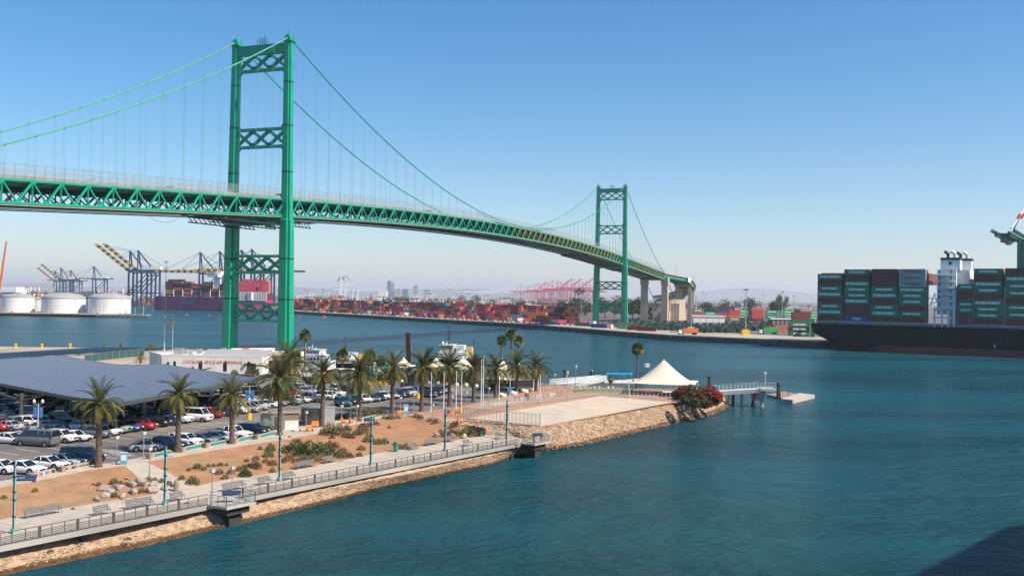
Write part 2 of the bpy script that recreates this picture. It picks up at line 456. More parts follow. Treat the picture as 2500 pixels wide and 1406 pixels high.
# distant hills, in the haze
def hills(pts, Y, name, label):
    mb = MB(); n = len(pts); vs = []
    for x, y in pts:
        p = AT(x, y, Y); vs += [(p.x, p.y, p.z), (p.x, p.y - Y * .05, 0), (p.x, p.y + Y * .06, 0)]
    fs = []
    for i in range(n - 1):
        fs += [(i * 3 + 1, i * 3 + 4, i * 3 + 3, i * 3), (i * 3, i * 3 + 3, i * 3 + 5, i * 3 + 2)]
    mb.add(vs, fs); return struct(mb.build(name, 'hill', smooth=True), label)
hp = []
rnd.seed(3)
for i in range(61):
    x = 1540 + i * 17
    y = 744 - 34 * math.exp(-((x - 1840) / 150.0) ** 2) - 26 * math.exp(-((x - 2200) / 260.0) ** 2) - 16 * math.exp(-((x - 1680) / 120.) ** 2) + rnd.uniform(-1.2, 1.2)
    hp.append((x, y))
hills(hp, 26000, 'mountain', 'faint blue mountain ridge on the horizon')
hp = [(x, 712 - 9 - 5 * math.sin(x * .02) + rnd.uniform(-1, 1)) for x in range(-300, 1560, 30)]
hp = [(x, (y - 712) + 722 + (x - 1250) * .0159) for x, y in hp]
hills(hp, 20000, 'hills', 'low pale hills behind the far shore')

# ------------------------------------------------------------------ near land
def gz(pts, z): return [G(x, y, z) for x, y in pts]
TOP = [(-260, 1231), (-100, 1206), (84, 1175), (218, 1147), (305, 1137), (358, 1127), (500, 1103), (640, 1080), (688, 1074), (778, 1058), (905, 1024), (995, 1014), (1034, 1020), (1100, 1032), (1187, 1044)]
BOT = [(-260, 1322), (-100, 1288), (60, 1256), (256, 1224), (385, 1205), (479, 1186), (560, 1168), (642, 1158), (724, 1145), (842, 1122), (918, 1106), (1046, 1088), (1080, 1080), (1120, 1073), (1187, 1060)]
SLOPE_TOP = [(1319, 1040), (1433, 1018), (1540, 998), (1640, 981), (1672, 979), (1694, 975)]
BACK = [(1712, 963), (1714, 956), (1700, 951), (1560, 947), (1345, 938), (1300, 931), (1180, 922), (1000, 912), (880, 905), (760, 896), (724, 884), (712, 862), (400, 850), (0, 845), (-700, 838)]
def chain(px, z): return [(G(x, y, z).x, G(x, y, z).y) for x, y in px]
gb = chain(TOP[:-2], ZL) + chain([(1128, 1021)], ZL) + chain(SLOPE_TOP, ZL) + chain(BACK, ZL)
g0 = gb[0]
gb = gb + [(-330, 60), (g0[0] - 60, g0[1] - 60)]
gm = MB(); gm.prism(gb, -3, ZL)
struct(gm.build('parking_lot', ['asphalt']), 'grey asphalt parking lot')

def resample(pts, n):
    pts = [Vector(p) for p in pts]
    d = [0]
    for i in range(1, len(pts)): d.append(d[-1] + (pts[i] - pts[i - 1]).length)
    out = []
    for k in range(n):
        t = d[-1] * k / (n - 1); i = 1
        while i < len(pts) - 1 and d[i] < t: i += 1
        u = (t - d[i - 1]) / max(1e-6, d[i] - d[i - 1])
        out.append(pts[i - 1].lerp(pts[i], min(1, max(0, u))))
    return out
def strip(rows, nu, nv, amp=0.0, paired=False, seed=1):
    """rows: list of polylines; returns vertex grid"""
    r = random.Random(seed)
    rs = [resample(p, nu) for p in rows]
    vs = []; ncol = 0
    for i in range(len(rs) - 1):
        for j in range(nv + (1 if i == len(rs) - 2 else 0)):
            ncol += 1
            for k in range(nu):
                p = rs[i][k].lerp(rs[i + 1][k], j / nv)
                edge = (j == 0 and i == 0) or j == nv
                a = 0 if edge else amp
                vs.append(p + Vector((r.uniform(-a, a) * .6, r.uniform(-a, a) * .6, r.uniform(-a, a))))
    fs = [(j * nu + k, j * nu + k + 1, (j + 1) * nu + k + 1, (j + 1) * nu + k) for j in range(ncol - 1) for k in range(nu - 1)]
    return vs, fs
def strip_build(rows, nu, nv, amp, name, m, seed=1, smooth=True):
    vs, fs = strip(rows, nu, nv, amp, seed=seed)
    return MB().add([tuple(v) for v in vs], fs).build(name, m, smooth=smooth)
def sub(px, i, j, z): return [G(x, y, z) for x, y in px[i:j]]
ZLp = ZL + .02
struct(strip_build([sub(TOP, 0, 5, ZLp), sub(BOT, 0, 5, ZP)], 60, 16, .03, 'dirt_bed', 'dirt', 1), 'bare orange brown dirt bed with boulders')
struct(strip_build([[G(305, 1137, ZLp), G(358, 1127, ZLp)], [G(385, 1205, ZP), G(479, 1186, ZP)]], 6, 10, 0, 'path', 'promenade'), 'pale concrete path from lot to promenade')
struct(strip_build([sub(TOP, 5, 15, ZLp), sub(BOT, 5, 15, ZP)], 110, 22, .03, 'planting_bed', 'dirt', 2), 'orange brown dirt bed dotted with shrubs')

# promenade deck: slab on beams with piles beneath
EDGE0, EDGE1 = G(0, 1333, ZP), G(1269, 1082, ZP)
PD = (EDGE1 - EDGE0).normalized(); PN = Vector((-PD.y, PD.x, 0))      # along, inland
PL = (EDGE1 - EDGE0).length
def PP(s, t, z=ZP): return EDGE0 + PD * s + PN * t + Vector((0, 0, z - ZP))
inner = [G(x, y, ZP) for x, y in BOT]
prom = MB()
pts = [PP(-14, 0), PP(PL, 0)] + [G(1316, 1072, ZP), G(1262, 1062, ZP)] + list(reversed(inner))
pts = [(p.x, p.y) for p in pts]
prom.prism(pts, ZP - .28, ZP + .003)
promenade = struct(prom.build('promenade', 'promenade'), 'pale concrete waterside promenade')
fb = MB(); fb.beam(PP(-14, -.06, ZP - .22), PP(PL, -.06, ZP - .22), .12, .5)
o = fb.build('edge_beam', 'quay_cap', promenade)
k = 0; s = -9.0
while s < PL:
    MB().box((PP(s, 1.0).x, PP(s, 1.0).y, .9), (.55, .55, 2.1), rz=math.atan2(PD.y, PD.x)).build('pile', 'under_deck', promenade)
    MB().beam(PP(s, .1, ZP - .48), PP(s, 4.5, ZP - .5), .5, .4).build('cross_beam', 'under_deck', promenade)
    s += 8.6
# expansion joints, proud strips on the slab
s = -8.0
while s < PL - 2:
    MB().beam(PP(s, .2, ZP + .004), PP(s, 8.3 - s * .018, ZP + .004), .05, .006).build('joint', 'steel_dark', promenade); s += 12.3

# banks: under the promenade, in front of the pad, and the strip beside the plaza
WL = [(-200, 1465), (-60, 1421), (0, 1406), (120, 1380), (256, 1351), (320, 1341), (420, 1317), (525, 1291), (640, 1266), (780, 1231), (906, 1198), (1000, 1178), (1100, 1155), (1200, 1134), (1262, 1112)]
RT = [(-200, 1402), (-60, 1362), (0, 1348), (120, 1322), (256, 1289), (320, 1279), (420, 1262), (525, 1248), (640, 1221), (780, 1196), (906, 1172), (1000, 1155), (1100, 1131), (1200, 1110), (1262, 1095)]
wl = [G(x, y, 0) for x, y in WL]; rt = [G(x, y, 1.45) for x, y in RT]
up = [p + PN * 4.5 + Vector((0, 0, .7)) for p in rt]
dn = [p - PN * 5 + Vector((0, 0, -2.4)) for p in wl]
mid = [a.lerp(b, .26) for a, b in zip(wl, rt)]
struct(strip_build([dn, wl, mid], 120, 2, .04, 'shore_bottom', 'rock_wet', 3), 'wet brown stones at the waterline')
struct(strip_build([mid, rt, up], 160, 6, .10, 'rock_bank', 'rock_bank', 4), 'stony bank below the promenade')
W2 = [(1262, 1112), (1290, 1106), (1322, 1101), (1380, 1094), (1433, 1084), (1520, 1063), (1620, 1040), (1700, 1022), (1745, 1010), (1772, 998), (1784, 988), (1780, 972), (1745, 958)]
T2 = [(1262, 1085), (1292, 1062), (1319, 1041), (1370, 1031), (1433, 1019), (1500, 1006), (1560, 995), (1640, 981), (1672, 979), (1694, 975), (1706, 969), (1712, 962), (1714, 955)]
w2 = [G(x, y, 0) for x, y in W2]; t2 = [G(x, y, ZL + .03 if i > 1 else (ZP, 3.0)[i]) for i, (x, y) in enumerate(T2)]
d2 = [p + Vector((3, -4, -2.4)) for p in w2]; w2 = resample(w2, 60); t2 = resample(t2, 60); d2 = [p + Vector((3, -4, -2.4)) for p in w2]; m2 = [a.lerp(b, .13) for a, b in zip(w2, t2)]
struct(strip_build([d2, w2, m2], 80, 2, .05, 'shore_bottom', 'rock_wet', 5), 'wet dark stones below the sand pad')
struct(strip_build([m2, t2], 120, 12, .12, 'riprap_slope', 'rock_bank', 6), 'rocky slope below the sand pad')
t3 = [G(1034, 1020, ZL + .03), G(1128, 1021, ZL + .03), G(1220, 1031, ZL + .03), G(1319, 1041, ZL + .03)]
b3 = [G(1120, 1062, ZP + .3), G(1187, 1060, ZP + .02), G(1262, 1065, ZP + .02), G(1310, 1082, ZP - .1)]
struct(strip_build([t3, b3], 40, 8, .08, 'riprap_slope', 'rock_bank', 7), 'rocky slope between pad and promenade')

# surfaces on the land, each a sheet 4 mm above the one below
def sheet(px, z, name, m, label, zz=None):
    mb = MB(); mb.poly([G(x, y, z) for x, y in px]); return struct(mb.build(name, m), label)
def slab(px, z0, z1, name, m, label):
    mb = MB(); mb.prism([(G(x, y, z1).x, G(x, y, z1).y) for x, y in px], z0, z1); return struct(mb.build(name, m), label)
slab([(-700, 841), (0, 846), (400, 851), (660, 857), (700, 870), (640, 915), (430, 900), (394, 892), (150, 885), (-50, 905), (-700, 960)], ZL - .1, ZL + .004, 'dock_apron', 'dock_apron', 'pale tan concrete dock beside the channel')
slab([(1034, 1019), (1128, 1020), (1319, 1040), (1640, 981), (1672, 979), (1694, 975), (1711, 962), (1700, 953), (1540, 948), (1345, 940), (1310, 946), (1255, 962), (1200, 975), (1120, 992), (1060, 1000), (985, 1012)], ZL - .1, ZL + .10, 'plaza', 'red_plaza', 'red brick plaza with palms')
slab([(1142, 1020.5), (1318, 1039), (1638, 981), (1466, 966.5)], ZL, ZL + .16, 'sand_pad', 'sand_pad', 'bare sand coloured paved pad')
slab([(1190, 984), (1345, 958), (1372, 960), (1345, 968), (1210, 990)], ZL, ZL + .108, 'footway', 'promenade', 'pale pink footway across plaza')
slab([(1395, 950), (1545, 948), (1548, 958), (1400, 958)], ZL, ZL + .108, 'lawn', 'lawn', 'small green lawn by the tent')
slab([(735, 899), (880, 907), (1000, 914), (1180, 925), (1180, 932), (1000, 926), (880, 918), (760, 912), (700, 912)], ZL - .1, ZL + .13, 'pavement', 'concrete', 'pale pavement behind the parking lot')
# kerbed walk between lot and beds
wa = [G(x, y, ZL) for x, y in TOP[:12]]
wb = [p + (PN * 2.6 if i < 10 else Vector((-.8, 2.0, 0))) for i, p in enumerate(wa)]
mb = MB(); mb.prism([(p.x, p.y) for p in wa] + [(p.x, p.y) for p in reversed(wb)], ZL - .1, ZL + .12)
struct(mb.build('footway', 'promenade'), 'pale kerbed footway along the parking lot')
slab([(612, 1083), (720, 1064), (905, 1026), (870, 1017), (760, 1038), (650, 1046)], ZL - .1, ZL + .124, 'footway', 'promenade', 'pale paving around the utility cabinets')

# parking bay lines and lane lines
LD = (G(571, 1086, ZL) - G(20, 1173, ZL)).normalized(); LN = Vector((-LD.y, LD.x, 0)); LH = math.atan2(LD.y, LD.x)
L0 = G(20, 1173, ZL)
def LP(s, t): return L0 + LD * s + LN * t
bl = thing('parking_markings', 'worn white bay and lane lines painted on the parking lot', 'markings', (0, 0, ZL + .004))
bl['kind'] = 'structure'
def line(a, b, w=.12):
    mb = MB(); d = (b - a).normalized(); n = Vector((-d.y, d.x, 0)) * w / 2
    mb.quad((a + n).to_tuple()[:2] + (0,), (b + n).to_tuple()[:2] + (0,), (b - n).to_tuple()[:2] + (0,), (a - n).to_tuple()[:2] + (0,))
    mb.build('line', 'white_paint_line', bl)
s = -12
while s < 62:
    line(LP(s, 3.0), LP(s, 8.0)); s += 2.75
s = -12
while s < 80:
    line(LP(s, 14.6), LP(s, 19.6)); s += 2.75
line(G(640, 1023, ZL), G(384, 1049, ZL), .18); line(G(1105, 955, ZL), G(1230, 945, ZL), .18)
line(G(900, 985, ZL), G(960, 978, ZL), .15); line(G(330, 1052, ZL), G(640, 1018, ZL), .18)
for i in range(6): line(G(247 + i * 9, 1098 + i * 3.2, ZL), G(290 + i * 7, 1098 + i * 2.6, ZL), .3)
# ------------------------------------------------------------------ suspension bridge
TX, TY, TANG = -88.62, 338.15, RAD(21.338)
BD = Vector((math.sin(TANG), math.cos(TANG), 0)); BN = Vector((math.cos(TANG), -math.sin(TANG), 0))
SPAN, SIDE = 457.0, 154.0
def B(s, u, z): return (TX + BD.x * s + BN.x * u, TY + BD.y * s + BN.y * u, z)
def ztop(s):
    if 0 <= s <= SPAN: return 56.7 + 6.44 * (1 - ((s - SPAN / 2) / (SPAN / 2)) ** 2)
    return 56.7 - .0564 * (-s if s < 0 else s - SPAN)
TD = 5.5
def zbot(s): return ztop(s) - TD
CT = 112.9
def zcable(s):
    if 0 <= s <= SPAN: return 64.1 + (CT - 64.1) * ((s - SPAN / 2) / (SPAN / 2)) ** 2
    x = -s if s < 0 else s - SPAN
    return CT - (CT - 45.2) * x / SIDE - .5 * .00187 * x * (SIDE - x)
bridge = thing('suspension_bridge', 'green steel suspension bridge with two lattice towers crossing the harbour channel', 'bridge', (0, 0, 0))
# part meshes are written in world metres, the bridge Empty sits at the origin
def plus_leg(mb, secs):
    """secs: (s, u, z, w) cruciform sections"""
    vs = []
    for (s, u, z, w) in secs:
        a, b = w / 2, w * .29
        for ds, du in ((-a, -b), (-b, -b), (-b, -a), (b, -a), (b, -b), (a, -b), (a, b), (b, b), (b, a), (-b, a), (-b, b), (-a, b)):
            vs.append(B(s + ds, u + du, z))
    n = 12; fs = []
    for i in range(len(secs) - 1):
        for k in range(n): fs.append((i * n + k, (i + 1) * n + k, (i + 1) * n + (k + 1) % n, i * n + (k + 1) % n))
    fs.append(tuple(range((len(secs) - 1) * n, len(secs) * n)))
    mb.add(vs, fs)
def lattice(s0, u0, u1, z0, z1, nx, tower, t=.75, chord=.9):
    part = MB()
    part.beam(B(s0, u0, z0 + chord / 2), B(s0, u1, z0 + chord / 2), 1.7, chord)
    part.beam(B(s0, u0, z1 - chord / 2), B(s0, u1, z1 - chord / 2), 1.7, chord)
    br = part.build('portal_brace', 'bridge_green', tower)
    w = (u1 - u0) / nx
    for i in range(nx):
        a, b = u0 + i * w, u0 + (i + 1) * w
        for p, q_ in (((a, z0 + chord), (b, z1 - chord)), ((a, z1 - chord), (b, z0 + chord))):
            MB().beam(B(s0, p[0], p[1]), B(s0, q_[0], q_[1]), 1.3, t).build('diagonal', 'bridge_green', br)
        for zz, sg in ((z0 + chord, 1), (z1 - chord, -1)):
            for uc in (a, b):
                g = MB()
                g.add([B(s0 + .5, uc - .9, zz), B(s0 + .5, uc + .9, zz), B(s0 + .5, uc + .5, zz + sg * 1.0), B(s0 + .5, uc - .5, zz + sg * 1.0),
                       B(s0 - .68, uc - .9, zz), B(s0 - .68, uc + .9, zz), B(s0 - .68, uc + .5, zz + sg * 1.0), B(s0 - .68, uc - .5, zz + sg * 1.0)],
                      [(0, 1, 2, 3), (7, 6, 5, 4), (0, 3, 7, 4), (1, 5, 6, 2), (3, 2, 6, 7)])
                g.build('gusset', 'bridge_green', br)
    # haunches where the brace meets the legs
    for uc, dr in ((u0, 1), (u1, -1)):
        for zz, sg in ((z0, -1), (z1, 1)):
            h = MB(); h.add([B(s0 + .7, uc, zz), B(s0 + .7, uc + dr * 1.6, zz), B(s0 + .7, uc, zz + sg * 2.2), B(s0 - .7, uc, zz), B(s0 - .7, uc + dr * 1.6, zz), B(s0 - .7, uc, zz + sg * 2.2)],
                  [(0, 1, 2), (5, 4, 3), (0, 3, 4, 1), (1, 4, 5, 2)])
            h.build('haunch', 'bridge_green', br)
def uleg(z): return 11.65 - .77 * (z - 4) / 107.6
def tower(s0, zb, label):
    tw = MB().box(B(s0, 0, zb - .6), (.01, .01, .01)).build('tower', 'bridge_green', bridge)
    tw['label'] = label
    for sg in (-1, 1):
        mb = MB()
        secs = [(s0, sg * uleg(zb), zb, 4.9), (s0, sg * uleg(48), 48.4, 4.3), (s0, sg * uleg(48), 49.6, 4.3), (s0, sg * uleg(50), 49.9, 3.6), (s0, sg * uleg(80), 80, 3.1), (s0, sg * uleg(111), 111.2, 2.75)]
        plus_leg(mb, secs)
        lg = mb.build('leg', 'bridge_green', tw)
        # splice bands
        for zz in (22, 36, 66, 82, 97):
            w = 4.9 - (zz - 4) * .0135 if zz < 48 else 3.6 - (zz - 50) * .014
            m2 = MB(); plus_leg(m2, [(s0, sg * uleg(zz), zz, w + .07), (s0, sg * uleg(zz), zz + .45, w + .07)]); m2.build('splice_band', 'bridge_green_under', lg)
        c = MB(); ux = sg * uleg(111)
        c.box(B(s0, ux, 111.5), (3.7, 3.7, .5), rz=-TANG); c.box(B(s0, ux, 112.7), (2.0, 2.6, 2.0), rz=-TANG, top=(.5, .8)); c.tube(B(s0 - 1.2, ux, 112.6), B(s0 + 1.2, ux, 112.6), .9, n=10)
        for k in range(8):
            a = k * PI / 4
            c.tube(B(s0 + 1.7 * math.cos(a), ux + 1.7 * math.sin(a), 111.7), B(s0 + 1.7 * math.cos(a), ux + 1.7 * math.sin(a), 113.4), .09, n=4)
        c.tube(B(s0, ux, 113.7), B(s0, ux, 115.4), .18, n=5)
        c.build('saddle_housing', 'bridge_green', tw)
        if sg > 0 or True:
            f = MB(); f.box(B(s0, sg * uleg(zb), zb - .9), (8, 8, 1.8), rz=-TANG); f.build('footing', 'pier_concrete', tw)
    ui = lambda z, w: uleg(z) - w * .29
    def lat(z0, z1, nx, w): lattice(s0, -ui((z0 + z1) / 2, w), ui((z0 + z1) / 2, w), z0, z1, nx, tw)
    lat(14.2, 20.9, 3, 4.6); lat(31, 37.6, 3, 4.4); lat(74.8, 81.8, 3, 3.1); lat(101.6, 108.4, 3, 2.7)
    lat(47.9, 51.0, 4, 4.0)
    tb = MB(); U = ui(110, 2.6)
    tb.beam(B(s0, -U, 109.4), B(s0, U, 109.4), 2.0, 2.6); tb.beam(B(s0, -U, 110.6), B(s0, U, 110.6), 2.5, .35); tb.beam(B(s0, -U, 109.3), B(s0, U, 109.3), 2.4, .3)
    tb.build('top_strut', 'bridge_green', tw)
    fr = MB()
    for du in (-1.6, -.5, .6, 1.5):
        for ds in (-.8, .8): fr.tube(B(s0 + ds, du, 110.7), B(s0 + ds, du, 113.2), .07, n=4)
    for zz in (111.6, 112.4, 113.2):
        for ds in (-.8, .8): fr.beam(B(s0 + ds, -1.7, zz), B(s0 + ds, 1.6, zz), .08)
    fr.tube(B(s0, .8, 113.2), B(s0, .8, 115), .07, n=4)
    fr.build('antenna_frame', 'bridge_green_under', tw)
tower(0, 4.0, 'near green tower standing beside the white terminal building')
tower(SPAN, 3.4, 'distant green tower standing in the container terminal')

# deck system
NP = 52; PANEL = SPAN / NP
S0 = -17 * PANEL; S1 = SPAN + 17.5 * PANEL
stations = [S0 + i * PANEL for i in range(int(round((S1 - S0) / PANEL)) + 1)]
def along(u, zf, w, h, s0=S0, s1=S1, step=PANEL):
    mb = MB(); n = max(1, int(round((s1 - s0) / step)))
    for i in range(n):
        a = s0 + (s1 - s0) * i / n; b = s0 + (s1 - s0) * (i + 1) / n
        mb.beam(B(a, u, zf(a)), B(b, u, zf(b)), w, h)
    return mb
UT = 10.25
deck = along(0, lambda s: ztop(s) + .12, 19.0, .35).build('roadway', 'road_deck', bridge)
st = MB()
for u in (-8.5, -5, -1.7, 1.7, 5, 8.5):
    a = along(u, lambda s: ztop(s) - .75, .35, 1.3); st.add(a.v, a.f)
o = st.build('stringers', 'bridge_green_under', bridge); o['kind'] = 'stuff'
fbm = MB()
for s in stations:
    fbm.beam(B(s, -UT + .3, ztop(s) - 1.1), B(s, UT - .3, ztop(s) - 1.1), .45, 1.9)
    fbm.beam(B(s, -UT + .3, zbot(s)), B(s, UT - .3, zbot(s)), .4, .4)
    for a, b in ((-10, -5), (-5, 0), (0, 5), (5, 10)):
        z0, z1 = zbot(s), ztop(s) - 2
        if (a // 5) % 2: z0, z1 = z1, z0
        fbm.beam(B(s, a, z0), B(s, b, z1), .28)
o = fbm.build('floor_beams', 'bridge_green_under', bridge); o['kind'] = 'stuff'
lb = MB()
for i in range(len(stations) - 1):
    a, b = stations[i], stations[i + 1]
    lb.beam(B(a, -UT + .4, zbot(a) + .2), B(b, UT - .4, zbot(b) + .2), .35, .25); lb.beam(B(a, UT - .4, zbot(a) + .15), B(b, -UT + .4, zbot(b) + .15), .35, .25)
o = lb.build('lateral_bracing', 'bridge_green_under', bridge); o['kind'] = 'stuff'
for sg, nm in ((1, 'near'), (-1, 'far')):
    tr = along(sg * UT, lambda s: ztop(s), .55, .56); b_ = along(sg * UT, lambda s: zbot(s), .55, .58); tr.add(b_.v, b_.f)
    t_ = tr.build('side_truss', 'bridge_green', bridge)
    if sg < 0: mj = MB()
    for i, s in enumerate(stations):
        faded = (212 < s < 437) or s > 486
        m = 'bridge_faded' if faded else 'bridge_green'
        ms = [MB().beam(B(s, sg * UT, zbot(s) + .3), B(s, sg * UT, ztop(s) - .3), .3, .34)]
        if i < len(stations) - 1:
            e = stations[i + 1]; c = (s + e) / 2
            ms.append(MB().beam(B(s, sg * UT, ztop(s) - .2), B(c, sg * UT, zbot(c) + .2), .34, .34))
            ms.append(MB().beam(B(c, sg * UT, zbot(c) + .2), B(e, sg * UT, ztop(e) - .2), .42, .5))
        if sg > 0:
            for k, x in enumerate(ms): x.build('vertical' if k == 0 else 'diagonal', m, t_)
            g = MB(); g.box(B(s, UT, ztop(s) - .25), (.5, 1.5, .9), rz=-TANG); g.box(B(s + PANEL / 2, UT, zbot(s + PANEL / 2) + .2), (.5, 1.5, .8), rz=-TANG)
            if s < 300: g.build('gusset', m, t_)
        else:
            for x in ms: mj.add(x.v, x.f)
    if sg < 0:
        o = mj.build('web_members', 'bridge_green', t_); o['kind'] = 'stuff'
    # pipes along the chords and kerb rail
    along(sg * (UT + .15), lambda s: zbot(s) - .55, .3, .26).build('bottom_pipe', 'pipe_tan', bridge)
    along(sg * (UT - .55), lambda s: zbot(s) - .95, 1.0, .25).build('walkway_plate', 'bridge_dark', bridge)
    along(sg * (UT - .4), lambda s: ztop(s) - .55, .2, .2).build('top_pipe', 'pipe_tan', bridge)
    along(sg * (UT - .6), lambda s: ztop(s) + .75, .3, .8).build('parapet', 'quay_cap', bridge)
    # netting on posts
    nts = [MB(), MB(), MB()]; po = MB(); n = int((S1 - S0) / 3.0)
    H = lambda s: 3.9
    for i in range(n):
        a = S0 + i * 3.0; b = a + 3.0
        if abs(a - 0) < 3.5 or abs(a - SPAN) < 3.5: continue
        nts[0 if a < 0 else 1 if a < SPAN else 2].quad(B(a, sg * (UT - .25), ztop(a) + .3), B(b, sg * (UT - .25), ztop(b) + .3), B(b, sg * (UT - .25), ztop(b) + H(b)), B(a, sg * (UT - .25), ztop(a) + H(a)))
        po.beam(B(a, sg * (UT - .2), ztop(a)), B(a, sg * (UT - .2), ztop(a) + H(a) + .1), .07)
        po.beam(B(a, sg * (UT - .2), ztop(a) + H(a)), B(b, sg * (UT - .2), ztop(b) + H(b)), .05)
        po.beam(B(a, sg * (UT - .2), ztop(a) + 2.5), B(b, sg * (UT - .2), ztop(b) + 2.5), .04)
    for q_ in nts: q_.build('safety_net', 'deck_net', bridge)
    o = po.build('net_posts', 'steel', bridge); o['kind'] = 'stuff'
    # main cable with bands
    uc = 10.95
    for (a, b, nn) in ((S0 - 12, 0, 20), (0, SPAN, 60), (SPAN, SPAN + SIDE, 22)):
        pts = [B(a + (b - a) * i / nn, sg * uc, zcable(a + (b - a) * i / nn) - (.0 if 0 < i < nn else 0)) for i in range(nn + 1)]
        mb = MB().path(pts, .24, 7); mb.build('main_cable', 'cable_green' if (a < 0 or a >= SPAN) else 'bridge_green', bridge)  # paler side-span cable, its sunlit look put into the paint
    bm = MB(); hr = MB()
    for s in stations:
        if abs(s) < 2 or abs(s - SPAN) < 2 or s > SPAN + SIDE - 3: continue
        z = zcable(s)
        if z < ztop(s) + .6: continue
        bm.box(B(s, sg * uc, z), (.34, .45, .5), rz=-TANG)
        h = MB()
        for dd in (-.28, .28): h.tube(B(s + dd, sg * uc, ztop(s)), B(s + dd, sg * uc, z), .032, n=4, cap=False)
        h.build('suspender', 'cable_green', bridge)
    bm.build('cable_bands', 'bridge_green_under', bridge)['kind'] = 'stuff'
# travelling maintenance platforms hung under the deck
def platform(s0, s1, u0, u1, name='maintenance_platform'):
    p = MB(); n = int((s1 - s0) / 2.2)
    for u in (u0, u1):
        for i in range(n):
            a = s0 + (s1 - s0) * i / n; b = s0 + (s1 - s0) * (i + 1) / n
            z = zbot((s0 + s1) / 2) - 2.3
            p.beam(B(a, u, z), B(b, u, z), .34); p.beam(B(a, u, z - 1.6), B(b, u, z - 1.6), .34)
            p.beam(B(a, u, z), B(b, u, z - 1.6), .2); p.beam(B(a, u, z), B(a, u, z + 1.1), .1)
    z = zbot((s0 + s1) / 2) - 2.0
    p.beam(B(s0, (u0 + u1) / 2, z), B(s1, (u0 + u1) / 2, z), abs(u1 - u0), .12)
    for u in (u0, (u0 + u1) / 2, u1): p.beam(B(s0 - 3, u, z), B(s1 + 3, u, z), .25)
    p.build(name, 'bridge_dark', bridge)
platform(-38, -4, 1, 9.5); platform(6, 17, -2, 9.8); platform(-9, -3, -9, 9)
pl = MB()
for a, b in ((352, 452), (462, 500)):
    for i in range(10):
        x0 = a + (b - a) * i / 10; x1 = a + (b - a) * (i + 1) / 10
        if i in (0,) : pl.beam(B(x0, 3, zbot(x0) - 1.4), B(x1, 3, zbot(x1) - 1.4), 9, .5)
        else: pl.beam(B(x0, 0, zbot(x0) - 1.5), B(x1, 0, zbot(x1) - 1.5), 20, .9)
pl.build('maintenance_platform', 'bridge_dark', bridge)
for a, b in ((-68, -52), (-51, -36)):
    pts = [B(a + (b - a) * i / 10, UT, zbot(a) - .7 - 2.4 * (1 - ((i - 5) / 5) ** 2)) for i in range(11)]
    MB().path(pts, .05, 4).build('hanging_cable', 'steel_dark', bridge)

# cable bent, anchorage and curved approach viaduct on the far side
sb = SPAN + SIDE
for sg in (-1, 1):
    c = MB(); c.box(B(sb, sg * 9.8, 22), (6.0, 5.6, 38.5), rz=-TANG, top=(.94, .94)); c.box(B(sb, sg * 9.8, 40.8), (6.9, 6.4, 6.5), rz=-TANG)
    c.build('concrete_pier', 'pier_concrete', bridge)
MB().beam(B(sb, -9, 43.3), B(sb, 9, 43.3), 3.6, 3.4).build('pier_cap', 'pier_concrete', bridge)
for sg in (-1, 1):
    MB().path([B(sb, sg * 10.95, 45.3), B(sb + 62, sg * 9.5, 12)], .3, 6).build('backstay_cable', 'bridge_green_under', bridge)
an = MB()
for u0, u1 in ((-13, -4.5), (4.5, 13)):
    s_ = sb + 50
    prof = [(0, ZQ), (2, 20), (10, 24), (30, 24), (36, ZQ)]
    vs = [B(s_ + a, u0, z) for a, z in prof] + [B(s_ + a, u1, z) for a, z in prof]
    an.add(vs, [(0, 1, 2, 3, 4), (9, 8, 7, 6, 5)] + [(i, i + 5, (i + 1) % 5 + 5, (i + 1) % 5) for i in range(5)])
an.beam(B(sb + 50, -4.5, 8), B(sb + 50, 4.5, 8), 12, 9)
an.build('anchorage', 'pier_concrete', bridge)
AP = [Vector(B(sb + 2, 0, 47.6)), Vector((162, 953, 45.2)), Vector((179, 1008, 42.3)), Vector((196, 1085, 38.3)), Vector((209, 1165, 34.5)), Vector((213, 1250, 30.5)), Vector((205, 1340, 27))]
AP = resample(AP, 18)
vd = thing('approach_viaduct', 'curving approach viaduct on tan concrete piers behind the far tower', 'viaduct', (0, 0, 0))
rd = MB(); gi = MB(); pa = MB()
for i in range(17):
    a, b = AP[i], AP[i + 1]; d = (b - a).normalized(); n = Vector((d.y, -d.x, 0)).normalized()
    rd.beam(a, b, 20.5, .6)
    for u in (-8.8, -3, 3, 8.8): gi.beam(a + n * u - Vector((0, 0, 1.6)), b + n * u - Vector((0, 0, 1.6)), .5, 2.6)
    for u in (-10.2, 10.2): pa.beam(a + n * u + Vector((0, 0, .8)), b + n * u + Vector((0, 0, .8)), .35, 1.1)
rd.build('roadway', 'road_deck', vd); gi.build('girders', 'bridge_green', vd); pa.build('parapet', 'pier_concrete', vd)
for i in (4, 7, 10, 13, 16):
    a = AP[i]; d = (AP[i] - AP[i - 1]).normalized(); n = Vector((d.y, -d.x, 0)).normalized(); ang = math.atan2(d.y, d.x)
    for u in (-6.5, 6.5):
        p = a + n * u; MB().box((p.x, p.y, (a.z - 3 + ZQ) / 2), (4.0, 3.4, a.z - 3 - ZQ), rz=ang).build('pier', 'pier_concrete', vd)
    MB().beam(a + n * -9.5 - Vector((0, 0, 4)), a + n * 9.5 - Vector((0, 0, 4)), 3.2, 2.4).build('pier_cap', 'pier_concrete', vd)
d = (AP[3] - AP[2]).normalized(); n = Vector((d.y, -d.x, 0)).normalized()
MB().beam(AP[2] + n * 10.9 - Vector((0, 0, 1.3)), AP[3].lerp(AP[2], .1) + n * 10.9 - Vector((0, 0, 1.3)), .2, 4.4).build('covered_panel', 'white', vd)
